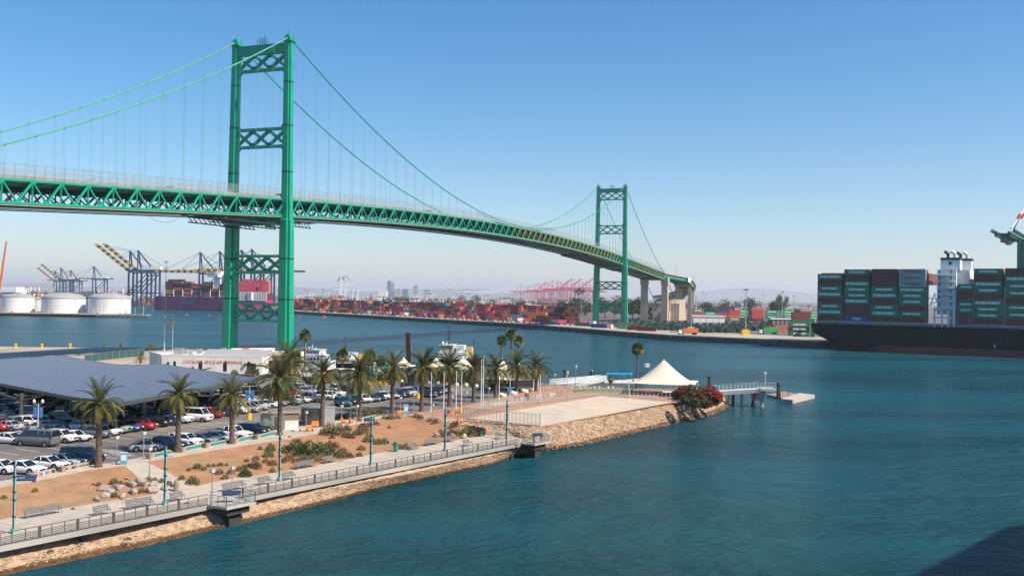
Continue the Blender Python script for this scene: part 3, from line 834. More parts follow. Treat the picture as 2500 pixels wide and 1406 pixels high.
for i in (1, 5, 9, 13):
    a = AP[i]
    mb = MB(); mb.tube((a.x + 9, a.y, a.z), (a.x + 9, a.y, a.z + 10), .16, .1, n=5); mb.beam((a.x + 9, a.y, a.z + 10), (a.x + 7, a.y, a.z + 10.3), .2)
    mb.build('lamp_post', 'steel_dark', vd)
# ------------------------------------------------------------------ shipping containers
def cont_mesh(L_=12.19, H_=2.72, W_=2.44, detail=True):
    mb = MB(); x, y = L_ / 2, W_ / 2
    if detail:
        mb.box((0, 0, H_ / 2), (L_ - .1, W_ - .1, H_ - .06))
        for sx in (-1, 1):
            mb.box((sx * (x - .09), -y + .06, H_ / 2), (.18, .14, H_ - .01)); mb.box((sx * (x - .09), y - .06, H_ / 2), (.18, .14, H_ - .01))
        mb.box((0, -y + .04, H_ - .07), (L_ - .4, .1, .13)); mb.box((0, -y + .04, .09), (L_ - .4, .1, .17))
    else: mb.box((0, 0, H_ / 2 - .01), (L_ - .1, W_ - .12, H_ - .06))
    return mb
CM = {}
def container(color, label, loc, rz, group, detail=True, H_=2.72, text=None, L_=12.19):
    k = (color, detail, H_, L_)
    if k not in CM: CM[k] = cont_mesh(L_, H_, detail=detail).mesh('shipping_container', 'cont_' + color)
    o = obj('shipping_container', CM[k], None, loc, rz)
    tag(o, label, 'container', group)
    if text:
        t = obj('lettering', text, o, (0, -1.26, H_ / 2 + .02))
    return o
COLN = dict(green='green', maroon='dark maroon', brown='red brown', red='red', rust='rust red', orange='orange', pink='pink', magenta='dark purple', blue='blue', grey='grey', white='white', cream='cream', navy='navy black', lime='bright green', teal='teal', ltgreen='light green')
mat('letter_white', (.92, .94, .92), .6, var=0)
TXT = text_mesh('EVERGREEN', 1.75, 'letter_white', bold=.06, sx=1.12)
TXT_DK = text_mesh('EVERGREEN', 1.35, 'funnel_green', bold=.03, sx=1.1)
TXT_S = text_mesh('EVERGREEN', 1.4, 'letter_white', bold=.05, sx=1.05)
TXT_I = text_mesh('ITALIA', 1.5, 'letter_white', bold=.05)

# the long stack beside the channel: bays along the quay, rows inland, stepped tiers
QA_, QB_ = QA[0], QA[1]
q0 = QD[0]; qn = Vector((-q0.y, q0.x, 0)); qn = qn if qn.x > 0 else -qn
QRZ = math.atan2(q0.y, q0.x)
r = random.Random(21)
pal_l = ['red', 'rust', 'brown', 'maroon', 'magenta', 'rust', 'orange', 'red', 'navy', 'pink', 'brown', 'grey', 'teal']
cand = []
NB = 46
hprev = 4
rowh = [4] * 10
for b in range(NB):
    s = -128 + b * 12.9
    band = max(0, b - 11) / 35
    base_h = 5
    gap = (b % 12 == 11)
    for rr in range(10):
        if gap: h = 0
        else:
            h = base_h
            if rr < r.choice([0, 1, 2, 3]): h -= r.choice([1, 2, 3])
            if b % 12 in (8, 9, 10) and rr < 5: h -= max(0, (b % 12 - 7) - rr // 2)
            h = max(0, min(5, h + (r.choice([0, 0, -1]) if rr < 4 else 0)))
        p = QA_ + q0 * s + qn * (40 + rr * 2.62) + Vector((0, 0, ZQ))
        col_ = r.choice(pal_l)
        if band > .80: pal = ['orange', 'orange', 'rust', 'orange', 'grey', 'maroon', 'red']
        elif band > .45: pal = ['rust', 'pink', 'rust', 'brown', 'magenta', 'maroon', 'navy', 'red', 'rust', 'pink', 'grey']
        elif band > .30: pal = ['white', 'cream', 'maroon', 'magenta', 'grey', 'navy', 'brown', 'rust']
        elif band > .12: pal = ['orange', 'rust', 'red', 'magenta', 'brown', 'maroon', 'teal', 'pink']
        else: pal = ['rust', 'maroon', 'brown', 'orange', 'red', 'navy']
        for t in range(h): cand.append((p + Vector((0, 0, t * 2.74)), r.choice(pal) if r.random() < .6 else col_, b, rr, t, h))
hgt = {}
for c in cand: hgt[(c[2], c[3])] = c[5]
def shows(c):
    _, _, b, rr, t, h = c
    return (rr == 0) or hgt.get((b + 1, rr), 0) <= t or hgt.get((b, rr - 1), 0) <= t
vis = [c for c in cand if shows(c)]
vis.sort(key=lambda c: c[0].length)
indiv = set(id(c) for c in vis[:165])
rest = {}
for c in cand:
    p, col, b, rr, t, h = c
    if id(c) in indiv:
        container(col, '%s container, %s row inland, %s tier, %s bay left of the far tower' % (COLN[col], ORD[rr], ORD[t], ORD[NB - 1 - b] if NB - 1 - b < 20 else str(NB - b) + 'th'), p, QRZ, 'containers stacked beside the channel', detail=False)
    elif shows(c): rest.setdefault(col, []).append(p)
mb = MB(); cols = list(rest)
bx = cont_mesh(detail=False)
ca, sa = math.cos(QRZ), math.sin(QRZ)
for i, col in enumerate(cols):
    for p in rest[col]:
        mb.add([(p.x + v[0] * ca - v[1] * sa, p.y + v[0] * sa + v[1] * ca, p.z + v[2]) for v in bx.v], bx.f, i)
stuff(mb.build('container_stacks', ['cont_' + c for c in cols]), 'far rows of mixed red, orange and purple containers', 'containers')
# row of containers on chassis at the quay edge
r = random.Random(5)
wheel = MB().box((0, 0, .45), (.9, 2.3, .9)).mesh('wheel_set', 'tyre')
pal = ['red', 'brown', 'rust', 'maroon', 'brown', 'pink', 'rust', 'white', 'red', 'teal', 'navy', 'grey']
for i in range(48):
    s = 10 + i * 11.2 + r.uniform(-2, 2)
    p = QA_ + q0 * s + qn * (11 + r.uniform(0, 3)) + Vector((0, 0, ZQ))
    t = thing('container_trailer', '%s container on a dark wheeled chassis in the row along the quay edge' % (['low', 'parked'][i % 2]), 'trailer', p, QRZ + r.choice([0, 1.2, .5]), 'container trailers along the quay')
    col = r.choice(pal); t['label'] = ''
    USED[[k for k in USED if t in USED[k]][0]].remove(t)
    tag(t, '%s container on wheels at the quay edge' % COLN[col], 'trailer', 'container trailers along the quay')
    k = (col, 'short')
    if k not in CM: CM[k] = MB().box((0, 0, 2.6), (6.4, 2.4, 2.6)).mesh('body', 'cont_' + col)
    obj('container_box', CM[k], t); obj('wheel_set', wheel, t, (-2.2, 0, 0)); obj('wheel_set', wheel, t, (2.2, 0, 0))

# green and red stacks in the right hand yard, broadsides to the camera
cols9 = [(1704, 'green red green teal'), (1734, 'navy lime blue green'), (1765, 'maroon blue red green red'), (1793, 'red red rust green'), (1812, 'lime ltgreen green green'), (1829, 'navy navy maroon navy'), (1850, 'rust red red red maroon'), (1884, 'ltgreen teal green lime'), (1925, 'lime lime green ltgreen'), (1966, 'red green lime green'), (1990, 'green lime green red')]
for ci, (px, cs) in enumerate(cols9):
    Y = 985 + (ci % 3) * 9
    cs = cs.split()
    for rr in range(2):
        for ti, cn in enumerate(reversed(cs)):
            p = AT(px, 750, Y + rr * 2.7); p.z = ZQ + ti * 2.76
            if ti == 0 and rr: continue
            if rr and ti < len(cs) - 1: continue
            container(cn, '%s container, %s tier up in the %s stack beyond the chassis yard%s' % (COLN[cn], ORD[ti], ORD[ci], ', back row' if rr else ''), p, RAD(4), 'stacks in the green container yard', detail=False,
                      text=TXT_S if cn in ('green', 'lime', 'ltgreen') and rr == 0 else None)
for i, cn in enumerate(['green', 'navy', 'green']):
    p = G(1950, 820, ZQ); p.z += i * 2.76
    container(cn, '%s container, %s tier of the low stack at the quay beside the ship' % (COLN[cn], ORD[i]), p, RAD(3), 'low stack at the quay', text=TXT_S)
for i, cn in enumerate(['brown', 'brown']):
    p = G(1954, 812, ZQ); p.z += 8.3 + i * 2.76
    o = container(cn, 'dark brown container, %s of two on top of the low stack at the quay' % ['lower', 'upper'][i], p, RAD(3), 'low stack at the quay')
for i in range(3):
    p = G(1954, 812, ZQ); p.z += i * 2.76
    container('green', 'green container behind the low stack at the quay, %s tier' % ORD[i], p, RAD(3), 'low stack at the quay')
for i, (px, py, c, ht) in enumerate([(1985, 822, 'green', 3), (1985, 822, 'lime', 1), (1896, 808, 'rust', 1), (1912, 806, 'red', 1)]):
    for k in range(ht):
        p = G(px, py, ZQ); p.z += (k + (3 if c == 'lime' else 0)) * 2.76
        container(c, '%s container %s, %s tier' % (COLN[c], 'end on beside the ship' if px > 1950 else ('behind the green truck' if px < 1900 else 'right of the green truck'), ORD[k + (3 if c == 'lime' else 0)]), p, RAD(70 if px > 1950 else 5), 'loose containers on the quay', detail=False)
# boxes at the foot of the far tower
for px, py, c, L_, lab in [(1462, 800, 'blue', 12.2, 'steel blue container at the quay left of the far tower foot'), (1489, 801, 'white', 4, 'small white box at the quay beside the blue container'),
                           (1524, 797, 'grey', 12, 'pale blue grey long shed container at the far tower foot'), (1553, 806, 'brown', 12.2, 'dark brown container at the quay right of the far tower'), (1579, 808, 'maroon', 12.2, 'maroon container at the quay right of the brown one'),
                           (1520, 803, 'lime', 6, 'short bright green container below the pale shed'), (1610, 797, 'green', 12.2, 'green container behind the concrete piers'), (1595, 796, 'lime', 6, 'short bright green container by the concrete pier'),
                           (1640, 800, 'red', 12.2, 'bright red container under the approach viaduct'), (1655, 806, 'blue', 12.2, 'pale blue container near the orange truck'), (1410, 793, 'maroon', 6, 'short maroon container near the quay edge'),
                           (1340, 787, 'rust', 12.2, 'long rust container low by the quay'), (1385, 790, 'rust', 12.2, 'rust container right of the long one by the quay'), (1425, 796, 'green', 12.2, 'green container on the quay left of the tower')]:
    container(c, lab, G(px, py, ZQ), RAD(-20 if px > 1500 else -38), 'loose boxes along the quay', detail=False, L_=L_)
# stacked empty chassis: long dark frames leaning in racks
ch = MB()
for z in (0.0, .75, 1.5, 2.25):
    ch.box((0, -.55, z + .3), (12, .2, .3)); ch.box((0, .55, z + .3), (12, .2, .3)); ch.box((-5.6, 0, z + .3), (.3, 2.4, .3)); ch.box((5.6, 0, z + .3), (.3, 2.4, .3)); ch.box((3.8, 0, z + .1), (.8, 2.4, .6)); ch.box((2.6, 0, z + .1), (.8, 2.4, .6))
chm = ch.mesh('container_chassis', 'funnel_green'); chm2 = ch.mesh('container_chassis', 'steel_dark')
r = random.Random(8); n = 0
for row in range(5):
    for i in range(24):
        px = 1472 + i * 17 + r.uniform(-4, 4) + row * 6; py = 811 - row * 5.2 + (px - 1600) * .004
        if px > 1880 or (row == 0 and (px > 1800 or px < 1650)) or (row == 1 and px < 1590): continue
        o = obj('container_chassis', chm if (i + row) % 3 else chm2, None, G(px, py, ZQ), RAD(r.choice([5, 8, -55, -58])))
        tag(o, 'pile of %s chassis frames in yard row %s' % ('dark green' if (i + row) % 3 else 'grey black', ['one', 'two', 'three', 'four', 'five'][row]), 'chassis', 'stacked chassis in the yard')
# sheds
def shed(px0, px1, pyb, h, depth, name, label, wall, roof, doors=0, doorm='window_dark', gable=.0):
    a, b = G(px0, pyb, ZQ), G(px1, pyb, ZQ); b.y = a.y; w = b.x - a.x
    t = thing(name, label, 'building', ((a.x + b.x) / 2, a.y + depth / 2, ZQ))
    MB().box((0, 0, h / 2), (w, depth, h)).build('wall', wall, t)
    m = MB(); g = h * gable
    m.add([(-w / 2 - .4, -depth / 2 - .5, h), (w / 2 + .4, -depth / 2 - .5, h), (w / 2 + .4, depth / 2 + .5, h), (-w / 2 - .4, depth / 2 + .5, h), (-w / 2 - .4, 0, h + g + .3), (w / 2 + .4, 0, h + g + .3)],
          [(0, 1, 5, 4), (3, 4, 5, 2), (0, 4, 3), (1, 2, 5), (3, 2, 1, 0)]); m.build('roof', roof, t)
    for i in range(doors):
        x = -w / 2 + w * (i + .5) / doors; MB().box((x, -depth / 2 - .05, h * .42), (w / doors * .72, .12, h * .7)).build('door', doorm, t)
    return t
shed(1692, 1760, 792, 6.5, 16, 'warehouse', 'long white warehouse with bay doors behind the chassis yard', 'white_warm', 'tank_roof', 5, 'white', .18)
shed(1884, 1937, 793, 5.0, 14, 'gate_building', 'open dark terminal shed with white roof near the low stack', 'window_dark', 'white', 6, 'stucco_brown', .05)
shed(728, 782, 733, 9, 30, 'warehouse', 'long pale terminal building with dark windows right of the near tower', 'white', 'tank_roof', 9)
# trucks
def truck(px, py, c, rz, label, boxc=True):
    t = thing('container_truck', label, 'truck', G(px, py, ZQ), rz)
    MB().box((-1.2, 0, 2.6), (9.5, 2.4, 2.6)).build('container_box', c, t)
    m = MB(); m.box((5.2, 0, 1.7), (2.2, 2.4, 2.3), top=(.8, .95)); m.build('cab', 'white', t); MB().box((6.3, 0, 2.2), (.1, 2.0, .8)).build('windscreen', 'glass_dark', t)
    MB().box((0, 0, 1.1), (12, 1.0, .3)).build('chassis', 'steel_dark', t)
    for x in (-4.5, -3.2, 3.6, 5.6):
        for y in (-1, 1): MB().tube((x, y * 1.2, .5), (x, y * .8, .5), .5, n=10).build('wheel', 'tyre', t)
truck(1876, 816, 'cont_lime', RAD(184), 'bright green container truck driving on the quay')
truck(1680, 817, 'crane_orange', RAD(190), 'orange and green truck parked under the viaduct')
# yellow block with light mast bases
def high_mast(px, py, top, Y=None, base=None, label='', col='steel'):
    p = G(px, py, ZQ) if Y is None else AT(px, 740, Y); p.z = ZQ
    zt = CAMZ + ((722 + (px - 1250) * .0159) - top) / FPX * p.y
    t = thing('light_mast', label, 'light mast', p)
    MB().tube((0, 0, 0), (0, 0, zt - ZQ), .42, .2, n=6).build('pole', col, t)
    m = MB(); m.box((0, 0, zt - ZQ), (3.4, 1.2, .5)); m.box((0, 0, zt - ZQ + .2), (1.2, 3.4, .5)); m.build('lamp_ring', 'steel_dark', t)
    if base: MB().box((0, 0, 1.6), (5, 3.2, 3.2), top=(.8, .8)).build('bollard_guard', base, t)
high_mast(1820, 817, 706, base='yellow', label='tall pale light mast with yellow guard block on the quay')
high_mast(1687, 810, 700, base='yellow', label='tall light mast with yellow base beside the viaduct')
for px, top, Y, lab in [(1910, 712, 900, 'light mast behind the gate building'), (1938, 722, 1300, 'thin far light mast left of the ship'), (1724, 718, 1400, 'thin light mast behind the warehouse'), (1716, 712, 1300, 'thin light mast right of the viaduct'), (1862, 716, 1500, 'faint far light mast in the middle of the yard'),
                        (1260, 690, 3300, 'very tall thin tower left of the pink cranes'), (1125, 682, 3300, 'very tall thin mast over the far yard'), (1445, 708, 980, 'light mast left of the far tower'), (1420, 712, 1000, 'light mast above the orange containers'), (1345, 716, 1050, 'light mast above the rust containers'),
                        (1144, 716, 1200, 'light mast above the purple containers'), (1050, 716, 1300, 'light mast behind the white containers'), (920, 712, 1400, 'light mast behind the middle of the long stack'), (788, 704, 1300, 'light mast right of the near tower'), (745, 705, 1500, 'light mast just right of the near tower'), (1372, 700, 1200, 'light mast in front of the trees'), (1352, 706, 1350, 'light mast left of the trees'), (404, 638, 872, 'tall dark light mast on the tank wharf end, left of near tower')]:
    high_mast(px, 0, top, Y, label=lab, col='steel_dark' if px == 404 else 'steel')

# ------------------------------------------------------------------ trees of the far shore
LEAFM = {}
def crown_mesh(seed, n, rx, rz_, leaf, mats, hollow=.35, lumps=7):
    r = random.Random(seed); mb = MB()
    L_ = [(Vector((r.gauss(0, .45) * rx, r.gauss(0, .45) * rx, r.gauss(0, .35) * rz_)), r.uniform(.35, .6)) for _ in range(lumps)]
    for i in range(n):
        c, s = r.choice(L_)
        d = Vector((r.gauss(0, 1), r.gauss(0, 1), r.gauss(0, 1))).normalized() * (r.random() ** .4)
        p = c + Vector((d.x * rx * s, d.y * rx * s, d.z * rz_ * s))
        a = Vector((r.gauss(0, 1), r.gauss(0, 1), r.gauss(0, .7))).normalized() * leaf * r.uniform(.6, 1.3)
        b = a.cross(Vector((r.gauss(0, 1), r.gauss(0, 1), r.gauss(0, 1)))).normalized() * leaf * r.uniform(.5, 1.0)
        mb.add([p - a, p + b * .6, p + a, p - b * .6], [(0, 1, 2, 3)], 0 if r.random() < .6 else 1)
    return mb.mesh('crown', mats)
def tree(p, h, w, label, seed=1, mats=('leaf_dark', 'leaf_green'), n=420, leaf=.5, group=None, name='tree', crown_frac=.72):
    t = thing(name, label, 'tree', p, group=group)
    r = random.Random(seed); m = MB()
    m.path([(0, 0, -.2), (r.uniform(-.2, .2), 0, h * .3), (r.uniform(-.4, .4), .1, h * .6)], [h * .035, h * .025, h * .015], 6)
    for k in range(4):
        a = r.uniform(0, 6.28); m.path([(0, 0, h * .3), (math.cos(a) * w * .2, math.sin(a) * w * .2, h * .5), (math.cos(a) * w * .38, math.sin(a) * w * .38, h * .7)], [h * .018, h * .012, h * .006], 5)
    m.build('trunk', 'bark', t)
    me = crown_mesh(seed, n, w * .75, h * crown_frac * .6, leaf, list(mats))
    obj('crown', me, t, (0, 0, h * .66))
    return t
k = 0
for px, Y, h, w, lab in [(1727, 1250, 17, 14, 'dark round tree behind the green stacks, leftmost'), (1771, 1240, 19, 18, 'broad dark tree behind the maroon containers'), (1833, 1230, 22, 20, 'tall leaning dark tree behind the rust stack'), (1888, 1240, 19, 16, 'dark tree behind the light green stack'), (1905, 1235, 23, 12, 'narrow taller dark tree beside the light mast'), (1941, 1300, 9, 8, 'small dark shrub tree near the ship'),
                         (1378, 1150, 17, 24, 'wide dark tree above the orange containers'), (1396, 1130, 20, 24, 'big dark tree above the orange containers'), (1428, 1160, 18, 22, 'dark tree left of the far tower'), (1478, 1000, 24, 16, 'tall tree seen between the legs of the far tower'), (1500, 1050, 17, 20, 'low tree between the legs of the far tower'), (1545, 1000, 20, 14, 'tree right of the far tower'), (1560, 1040, 14, 16, 'low tree left of the concrete piers'),
                         (1150, 1500, 17, 24, 'wide tree behind the purple containers'), (1136, 1520, 12, 18, 'smaller tree left of the wide one'), (1272, 1500, 13, 12, 'small tree above the grey containers'), (987, 1700, 14, 16, 'dark tree above the far stack')]:
    p = AT(px, 740, Y); p.z = ZQ; k += 1
    tree(p, h, w, lab, seed=k, n=900, leaf=1.25, crown_frac=.95)

# ------------------------------------------------------------------ ship to shore cranes
def sts(px, py, Y, direction, up, cols, label, group, back=34, ang=0.0, tipup=None):
    """apex seen at px,py, standing at depth Y; direction -1: boom to the left"""
    a = AT(px, py, Y); H = a.z - ZQ; k = H / 82.0
    t = thing('gantry_crane', label, 'crane', (a.x, Y, ZQ), ang if direction > 0 else PI + ang, group)
    leg, st_a, st_b = cols
    g = 15 * k; wv = 9 * k; hg = 50 * k; w = 2.2 * k
    for x in (-g - 16 * k, -2 * k):
        for y in (-wv, wv): MB().beam((x, y, 0), (x, y, hg), w, w * 1.3).build('leg', leg, t)
    m = MB()
    for y in (-wv, wv):
        m.beam((-g - 16 * k, y, 17 * k), (-2 * k, y, 17 * k), w * .9); m.beam((-g - 16 * k, y, 48 * k), (-2 * k, y, 17 * k), w * .6); m.beam((-g - 16 * k, y, hg - k), (-2 * k, y, hg - k), w * .8)
    for x in (-g - 16 * k, -2 * k):
        m.beam((x, -wv, 5 * k), (x, wv, 5 * k), w); m.beam((x, -wv, hg), (x, wv, hg), w)
    m.build('portal_frame', leg, t)
    m = MB()
    for y in (-4 * k, 4 * k): m.beam((-2 * k, y * 1.8, hg), (0, y * .3, H), w * .75); m.beam((-g - 12 * k, y, hg), (0, y * .3, H), w * .45)
    m.box((0, 0, H), (3 * k, 4 * k, 2 * k)); m.build('apex_frame', leg, t)
    gb_ = MB()
    for y in (-3.2 * k, 3.2 * k): gb_.beam((-g - back * k, y, hg + 2 * k), (2 * k, y, hg + 2 * k), 1.4 * k, 2.6 * k)
    gb_.build('girder', leg, t)
    MB().box((-g - 14 * k, 0, hg + 6.5 * k), (15 * k, 9 * k, 6 * k)).build('machinery_house', 'white', t)
    L_ = 66 * k; e = RAD(tipup or 38) if up else 0.0
    n = 14
    def bp(d, y): return (2 * k + d * math.cos(e), y, hg + 2 * k + d * math.sin(e))
    for i in range(n):
        m = MB()
        for y in (-3.2 * k, 3.2 * k): m.beam(bp(L_ * i / n, y), bp(L_ * (i + 1) / n, y), 2.0 * k, 3.6 * k)
        m.beam(bp(L_ * (i + .5) / n, -3 * k), bp(L_ * (i + .5) / n, 3 * k), .8 * k)
        m.build('boom_section', st_a if i % 2 else st_b, t)
    m = MB()
    for f in (.45, .9): m.beam((0, 0, H), bp(L_ * f, 0), .5 * k)
    m.beam((0, 0, H), (-g - 33 * k, 0, hg + 3 * k), .5 * k)
    m.build('stay', leg, t)
    MB().box(bp(L_ * .3, 0) if not up else (-6 * k, 0, hg - 2 * k), (3 * k, 3 * k, 3 * k)).build('trolley', 'steel_dark', t)
    return t
bl_ = ('crane_blue', 'crane_yellow', 'crane_blue')
GB = 'blue and yellow gantry cranes'
sts(318, 614, 1560, -1, True, bl_, 'blue gantry crane with its striped boom raised, left of the raised pair', GB)
sts(338, 613, 1540, -1, True, bl_, 'blue gantry crane with its striped boom raised, right of the raised pair', GB)
sts(489, 617, 1480, -1, False, bl_, 'blue gantry crane with level boom over the magenta ship, leftmost', GB)
sts(537, 615, 1460, -1, False, bl_, 'blue gantry crane with level boom just left of the near tower', GB)
sts(590, 612, 1440, -1, False, bl_, 'blue gantry crane with level boom between the near tower legs', GB)
sts(615, 610, 1420, -1, False, bl_, 'blue gantry crane with level boom at the right tower leg', GB, back=62)
sts(149, 655, 2100, -1, True, bl_, 'farther blue gantry crane with raised boom above the middle tank', GB)
sts(134, 662, 2300, -1, True, bl_, 'faintest blue gantry crane with raised boom at left', GB)
sts(172, 660, 2250, -1, False, bl_, 'farther blue gantry crane with level boom behind the tanks', GB)
sts(229, 651, 2100, -1, False, bl_, 'farther blue gantry crane with white machinery house above the right tank', GB)
pk = ('crane_pink', 'crane_pink', 'crane_pink')
for i, (px, py, up) in enumerate([(1272, 694, 0), (1315, 691, 0), (1331, 689, 0), (1349, 684, 0), (1362, 687, 1), (1379, 692, 0), (1396, 681, 0), (1415, 684, 1), (1424, 690, 0), (1440, 694, 0), (1465, 692, 1), (1290, 697, 0), (1305, 695, 1), (1340, 692, 0), (1370, 689, 0), (1386, 686, 1), (1404, 690, 0), (1432, 686, 0), (1322, 698, 0), (1450, 698, 0)]):
    sts(px, py, 3000 + i * 60, 1, bool(up), pk, 'faded pink gantry crane with %s boom in the distant row' % ('raised' if up else 'level'), 'distant pink gantry cranes')
for i, px in enumerate([1078, 1098, 1118, 1140, 1166]):
    sts(px, 693 + i % 2 * 2, 6200, 1, False, ('tower_pale', 'tower_pale', 'crane_pink'), 'very faint pale gantry crane far across the port', 'very faint far cranes')
# orange crane boom rising at the left edge
t = thing('jib_crane', 'tall slim orange jib crane at the left edge behind the tanks', 'crane', AT(0, 730, 950))
b0 = AT(0, 730, 950)
m = MB(); t.location = (b0.x, b0.y, 2.6)
m.beam((-1, 0, 0), (-2, 0, 14), 2.5, 2.5, w2=2.2, h2=2.2); m.build('mast', 'crane_orange', t)
MB().path([(-2, 0, 14), (1.0, 0, 34), (5.2, 0, 68)], [1.7, 1.3, .8], 6).build('boom', 'crane_orange', t)
MB().tube((5.2, 0, 68), (-1, 0, 16), .1, n=4).build('hoist_rope', 'steel_dark', t)

# green crane behind the dark green ship, at the right edge
P0 = AT(2447, 566, 470)
t = thing('gantry_crane', 'green gantry crane with white and red struts behind the dark green ship', 'crane', (P0.x, P0.y, 0))
dx, dy = .52, .80
def C_(s, u, z): return (dx * s + dy * u, dy * s - dx * u, z)
z0 = P0.z
m = MB()
for u in (-3, 3): m.beam(C_(0, u, z0 - 1), C_(75, u, z0 - 1), 1.2, 2.2)
for s in range(0, 75, 5): m.beam(C_(s, -3, z0 - 1), C_(s, 3, z0 - 1), .6)
m.build('girder', 'crane_green', t)
m = MB()
for s in range(0, 72, 2):
    for u in (-5, 5): m.beam(C_(s, u, z0), C_(s, u, z0 + 1.6), .15)
for u in (-5, 5): m.beam(C_(0, u, z0 + 1.6), C_(72, u, z0 + 1.6), .15); m.beam(C_(0, u, z0 + .2), C_(72, u, z0 + .2), 1.6, .2)
m.build('walkway', 'crane_green', t)
m = MB(); m.beam(C_(2, 0, z0 - 3), C_(30, 0, z0 - 4.5), 2, 1); m.box(C_(12, 0, z0 - 3.5), (3, 3, 2.2)); m.build('trolley', 'steel_dark', t)
for s, u in ((45, 4), (45, 14), (74, 4), (74, 14)): MB().beam(C_(s, u, ZQ), C_(s, u, z0 - 1), 2.2).build('leg', 'crane_green', t)
m = MB()
for z in (18, z0 - 2):
    m.beam(C_(45, 4, z), C_(45, 14, z), 1.6); m.beam(C_(74, 4, z), C_(74, 14, z), 1.6); m.beam(C_(45, 14, z), C_(74, 14, z), 1.6); m.beam(C_(45, 4, z), C_(74, 4, z), 1.6)
m.build('portal_frame', 'crane_green', t)
for k_ in (0, 1):
    A = AT(2468 + 9 * k_, 557, 478 + 6 * k_) - Vector((P0.x, P0.y, 0)); E_ = AT(2524 + 9 * k_, 474, 484 + 6 * k_) - Vector((P0.x, P0.y, 0))
    MB().tube(A, E_, .55, n=7).build('strut', 'white', t); MB().tube(A.lerp(E_, .26), A.lerp(E_, .40), .62, n=7).build('red_band', 'flower_red', t)
    MB().tube(A.lerp(E_, .1) + Vector((4, 3, -1)), A.lerp(E_, .1) + Vector((11, 6, 9)), .3, n=5).build('strut', 'white', t)

# ------------------------------------------------------------------ oil tanks on their wharf
YT = 880
wa_ = G(-60, 771, 0); wb_ = G(430, 772, 0)
wf = thing('tank_wharf', 'long low timber wharf in front of the white oil tanks', 'wharf', (0, 0, 0))
m = MB(); m.prism([(-700, 868), (wb_.x - 44, 866), (wb_.x, 866), (wb_.x, 876), (wb_.x - 40, 880), (wb_.x - 52, 905), (-700, 1000)], 2.0, 2.9); m.build('deck', 'dock_apron', wf)
m = MB(); m.prism([(-700, 871), (wb_.x - 60, 871), (wb_.x - 62, 905), (-700, 1000)], -3, 1.99); m.build('earth_fill', 'quay_wall', wf)
x = -520
r = random.Random(4)
while x < wb_.x:
    MB().tube((x, 867 + r.uniform(-.3, .3), -2), (x, 867, 2.2), .35, n=6).build('timber_pile', 'timber_pile', wf) if x > -480 else None
    x += 3.2
for i in range(16):
    x = -470 + i * 20 + r.uniform(-4, 4); MB().box((x, 869.5, 3.4), (r.uniform(1, 3), 1.2, r.uniform(.8, 1.8))).build('fitting', r.choice(['orange', 'steel', 'crane_orange', 'white']), wf)
for i in range(7): MB().tube((wb_.x - 50 + i * 7.5, 872, 2.9), (wb_.x - 50 + i * 7.5, 872, 9 + (i * 37 % 5)), .12, n=4).build('mast', 'white', wf)
def tank(px, w_px, ytop, ybase, yapex, Y, label):
    c = AT(px, 740, Y); rad = w_px / 2 * Y / FPX
    hor = 722 + (px - 1250) * .0159
    zt = CAMZ + (hor - ytop) * Y / FPX; za = CAMZ + (hor - yapex) * Y / FPX
    t = thing('oil_tank', label, 'oil tank', (c.x, Y + rad, 2.9))
    h = zt - 2.9; MB().lathe([(rad, 0), (rad, h)], n=40).build('shell', 'tank_white', t, smooth=False)
    hh = za - zt
    prof = [(rad + .15, h), (rad + .15, h + .3)] + [(rad * math.cos(a), h + .3 + hh * math.sin(a)) for a in [i * PI / 16 for i in range(1, 8)]]
    MB().lathe(prof, n=40).build('roof', 'tank_roof', t)
    m = MB()
    for k in range(3): m.lathe([(rad + .03, h * (k + 1) / 4), (rad + .03, h * (k + 1) / 4 + .12)], n=40)
    m.build('weld_rings', 'tank_roof', t)['kind'] = 'stuff'
    m = MB(); m.beam((rad * .97, -rad * .25 - .5, 0), (rad * .8, -rad * .6 - .5, h), .3, .2); m.build('stair', 'steel', t)
    m = MB()
    for k in range(36):
        a = k * PI / 18; m.tube((rad * math.cos(a), rad * math.sin(a), h + .3), (rad * math.cos(a), rad * math.sin(a), h + 1.4), .07, n=4)
    m.lathe([(rad, h + 1.3), (rad, h + 1.4)], n=36); m.build('roof_rail', 'tank_white', t)
tank(247, 100, 728, 762, 714, 878, 'white oil tank with grey domed roof, rightmost on the wharf')
tank(132, 102, 728, 762, 713, 880, 'large white oil tank in the middle of the row')
tank(24, 76, 725, 762, 716, 885, 'white oil tank at the left edge of the picture')
tank(84, 60, 731, 760, 724, 935, 'smaller white oil tank half hidden behind the middle tank')
# ------------------------------------------------------------------ distant city and port clutter
dist = thing('cable_stayed_bridge', 'pale cable stayed bridge with two slender towers far across the port', 'bridge', (0, 0, 0))
Yc = 5000
def DC(px, z, Y=Yc): p = AT(px, 700, Y); return Vector((p.x, Y, z))
for px, Y_ in ((832, 4950), (843, 5150)):
    b = DC(px, 0, Y_)
    MB().beam((b.x, Y_, 0), (b.x, Y_, 152 if px > 840 else 138), 14, 9, w2=6, h2=5).build('tower', 'white', dist)
    m = MB()
    for k in range(1, 9):
        for sg in (-1, 1): m.beam((b.x, Y_, 150 - k * 4 - (0 if px > 840 else 12)), (b.x + sg * k * (6 if sg < 0 else 7.5), Y_, 62), 2.0)
    m.build('stay_cables', 'white', dist)['kind'] = 'stuff'
m = MB(); pts_ = [DC(x, z) for x, z in ((790, 30), (812, 52), (840, 62), (868, 52), (900, 34), (930, 15))]
for a, b in zip(pts_, pts_[1:]): m.beam(a, b, 20, 2.5)
m.build('roadway', 'tower_pale', dist)
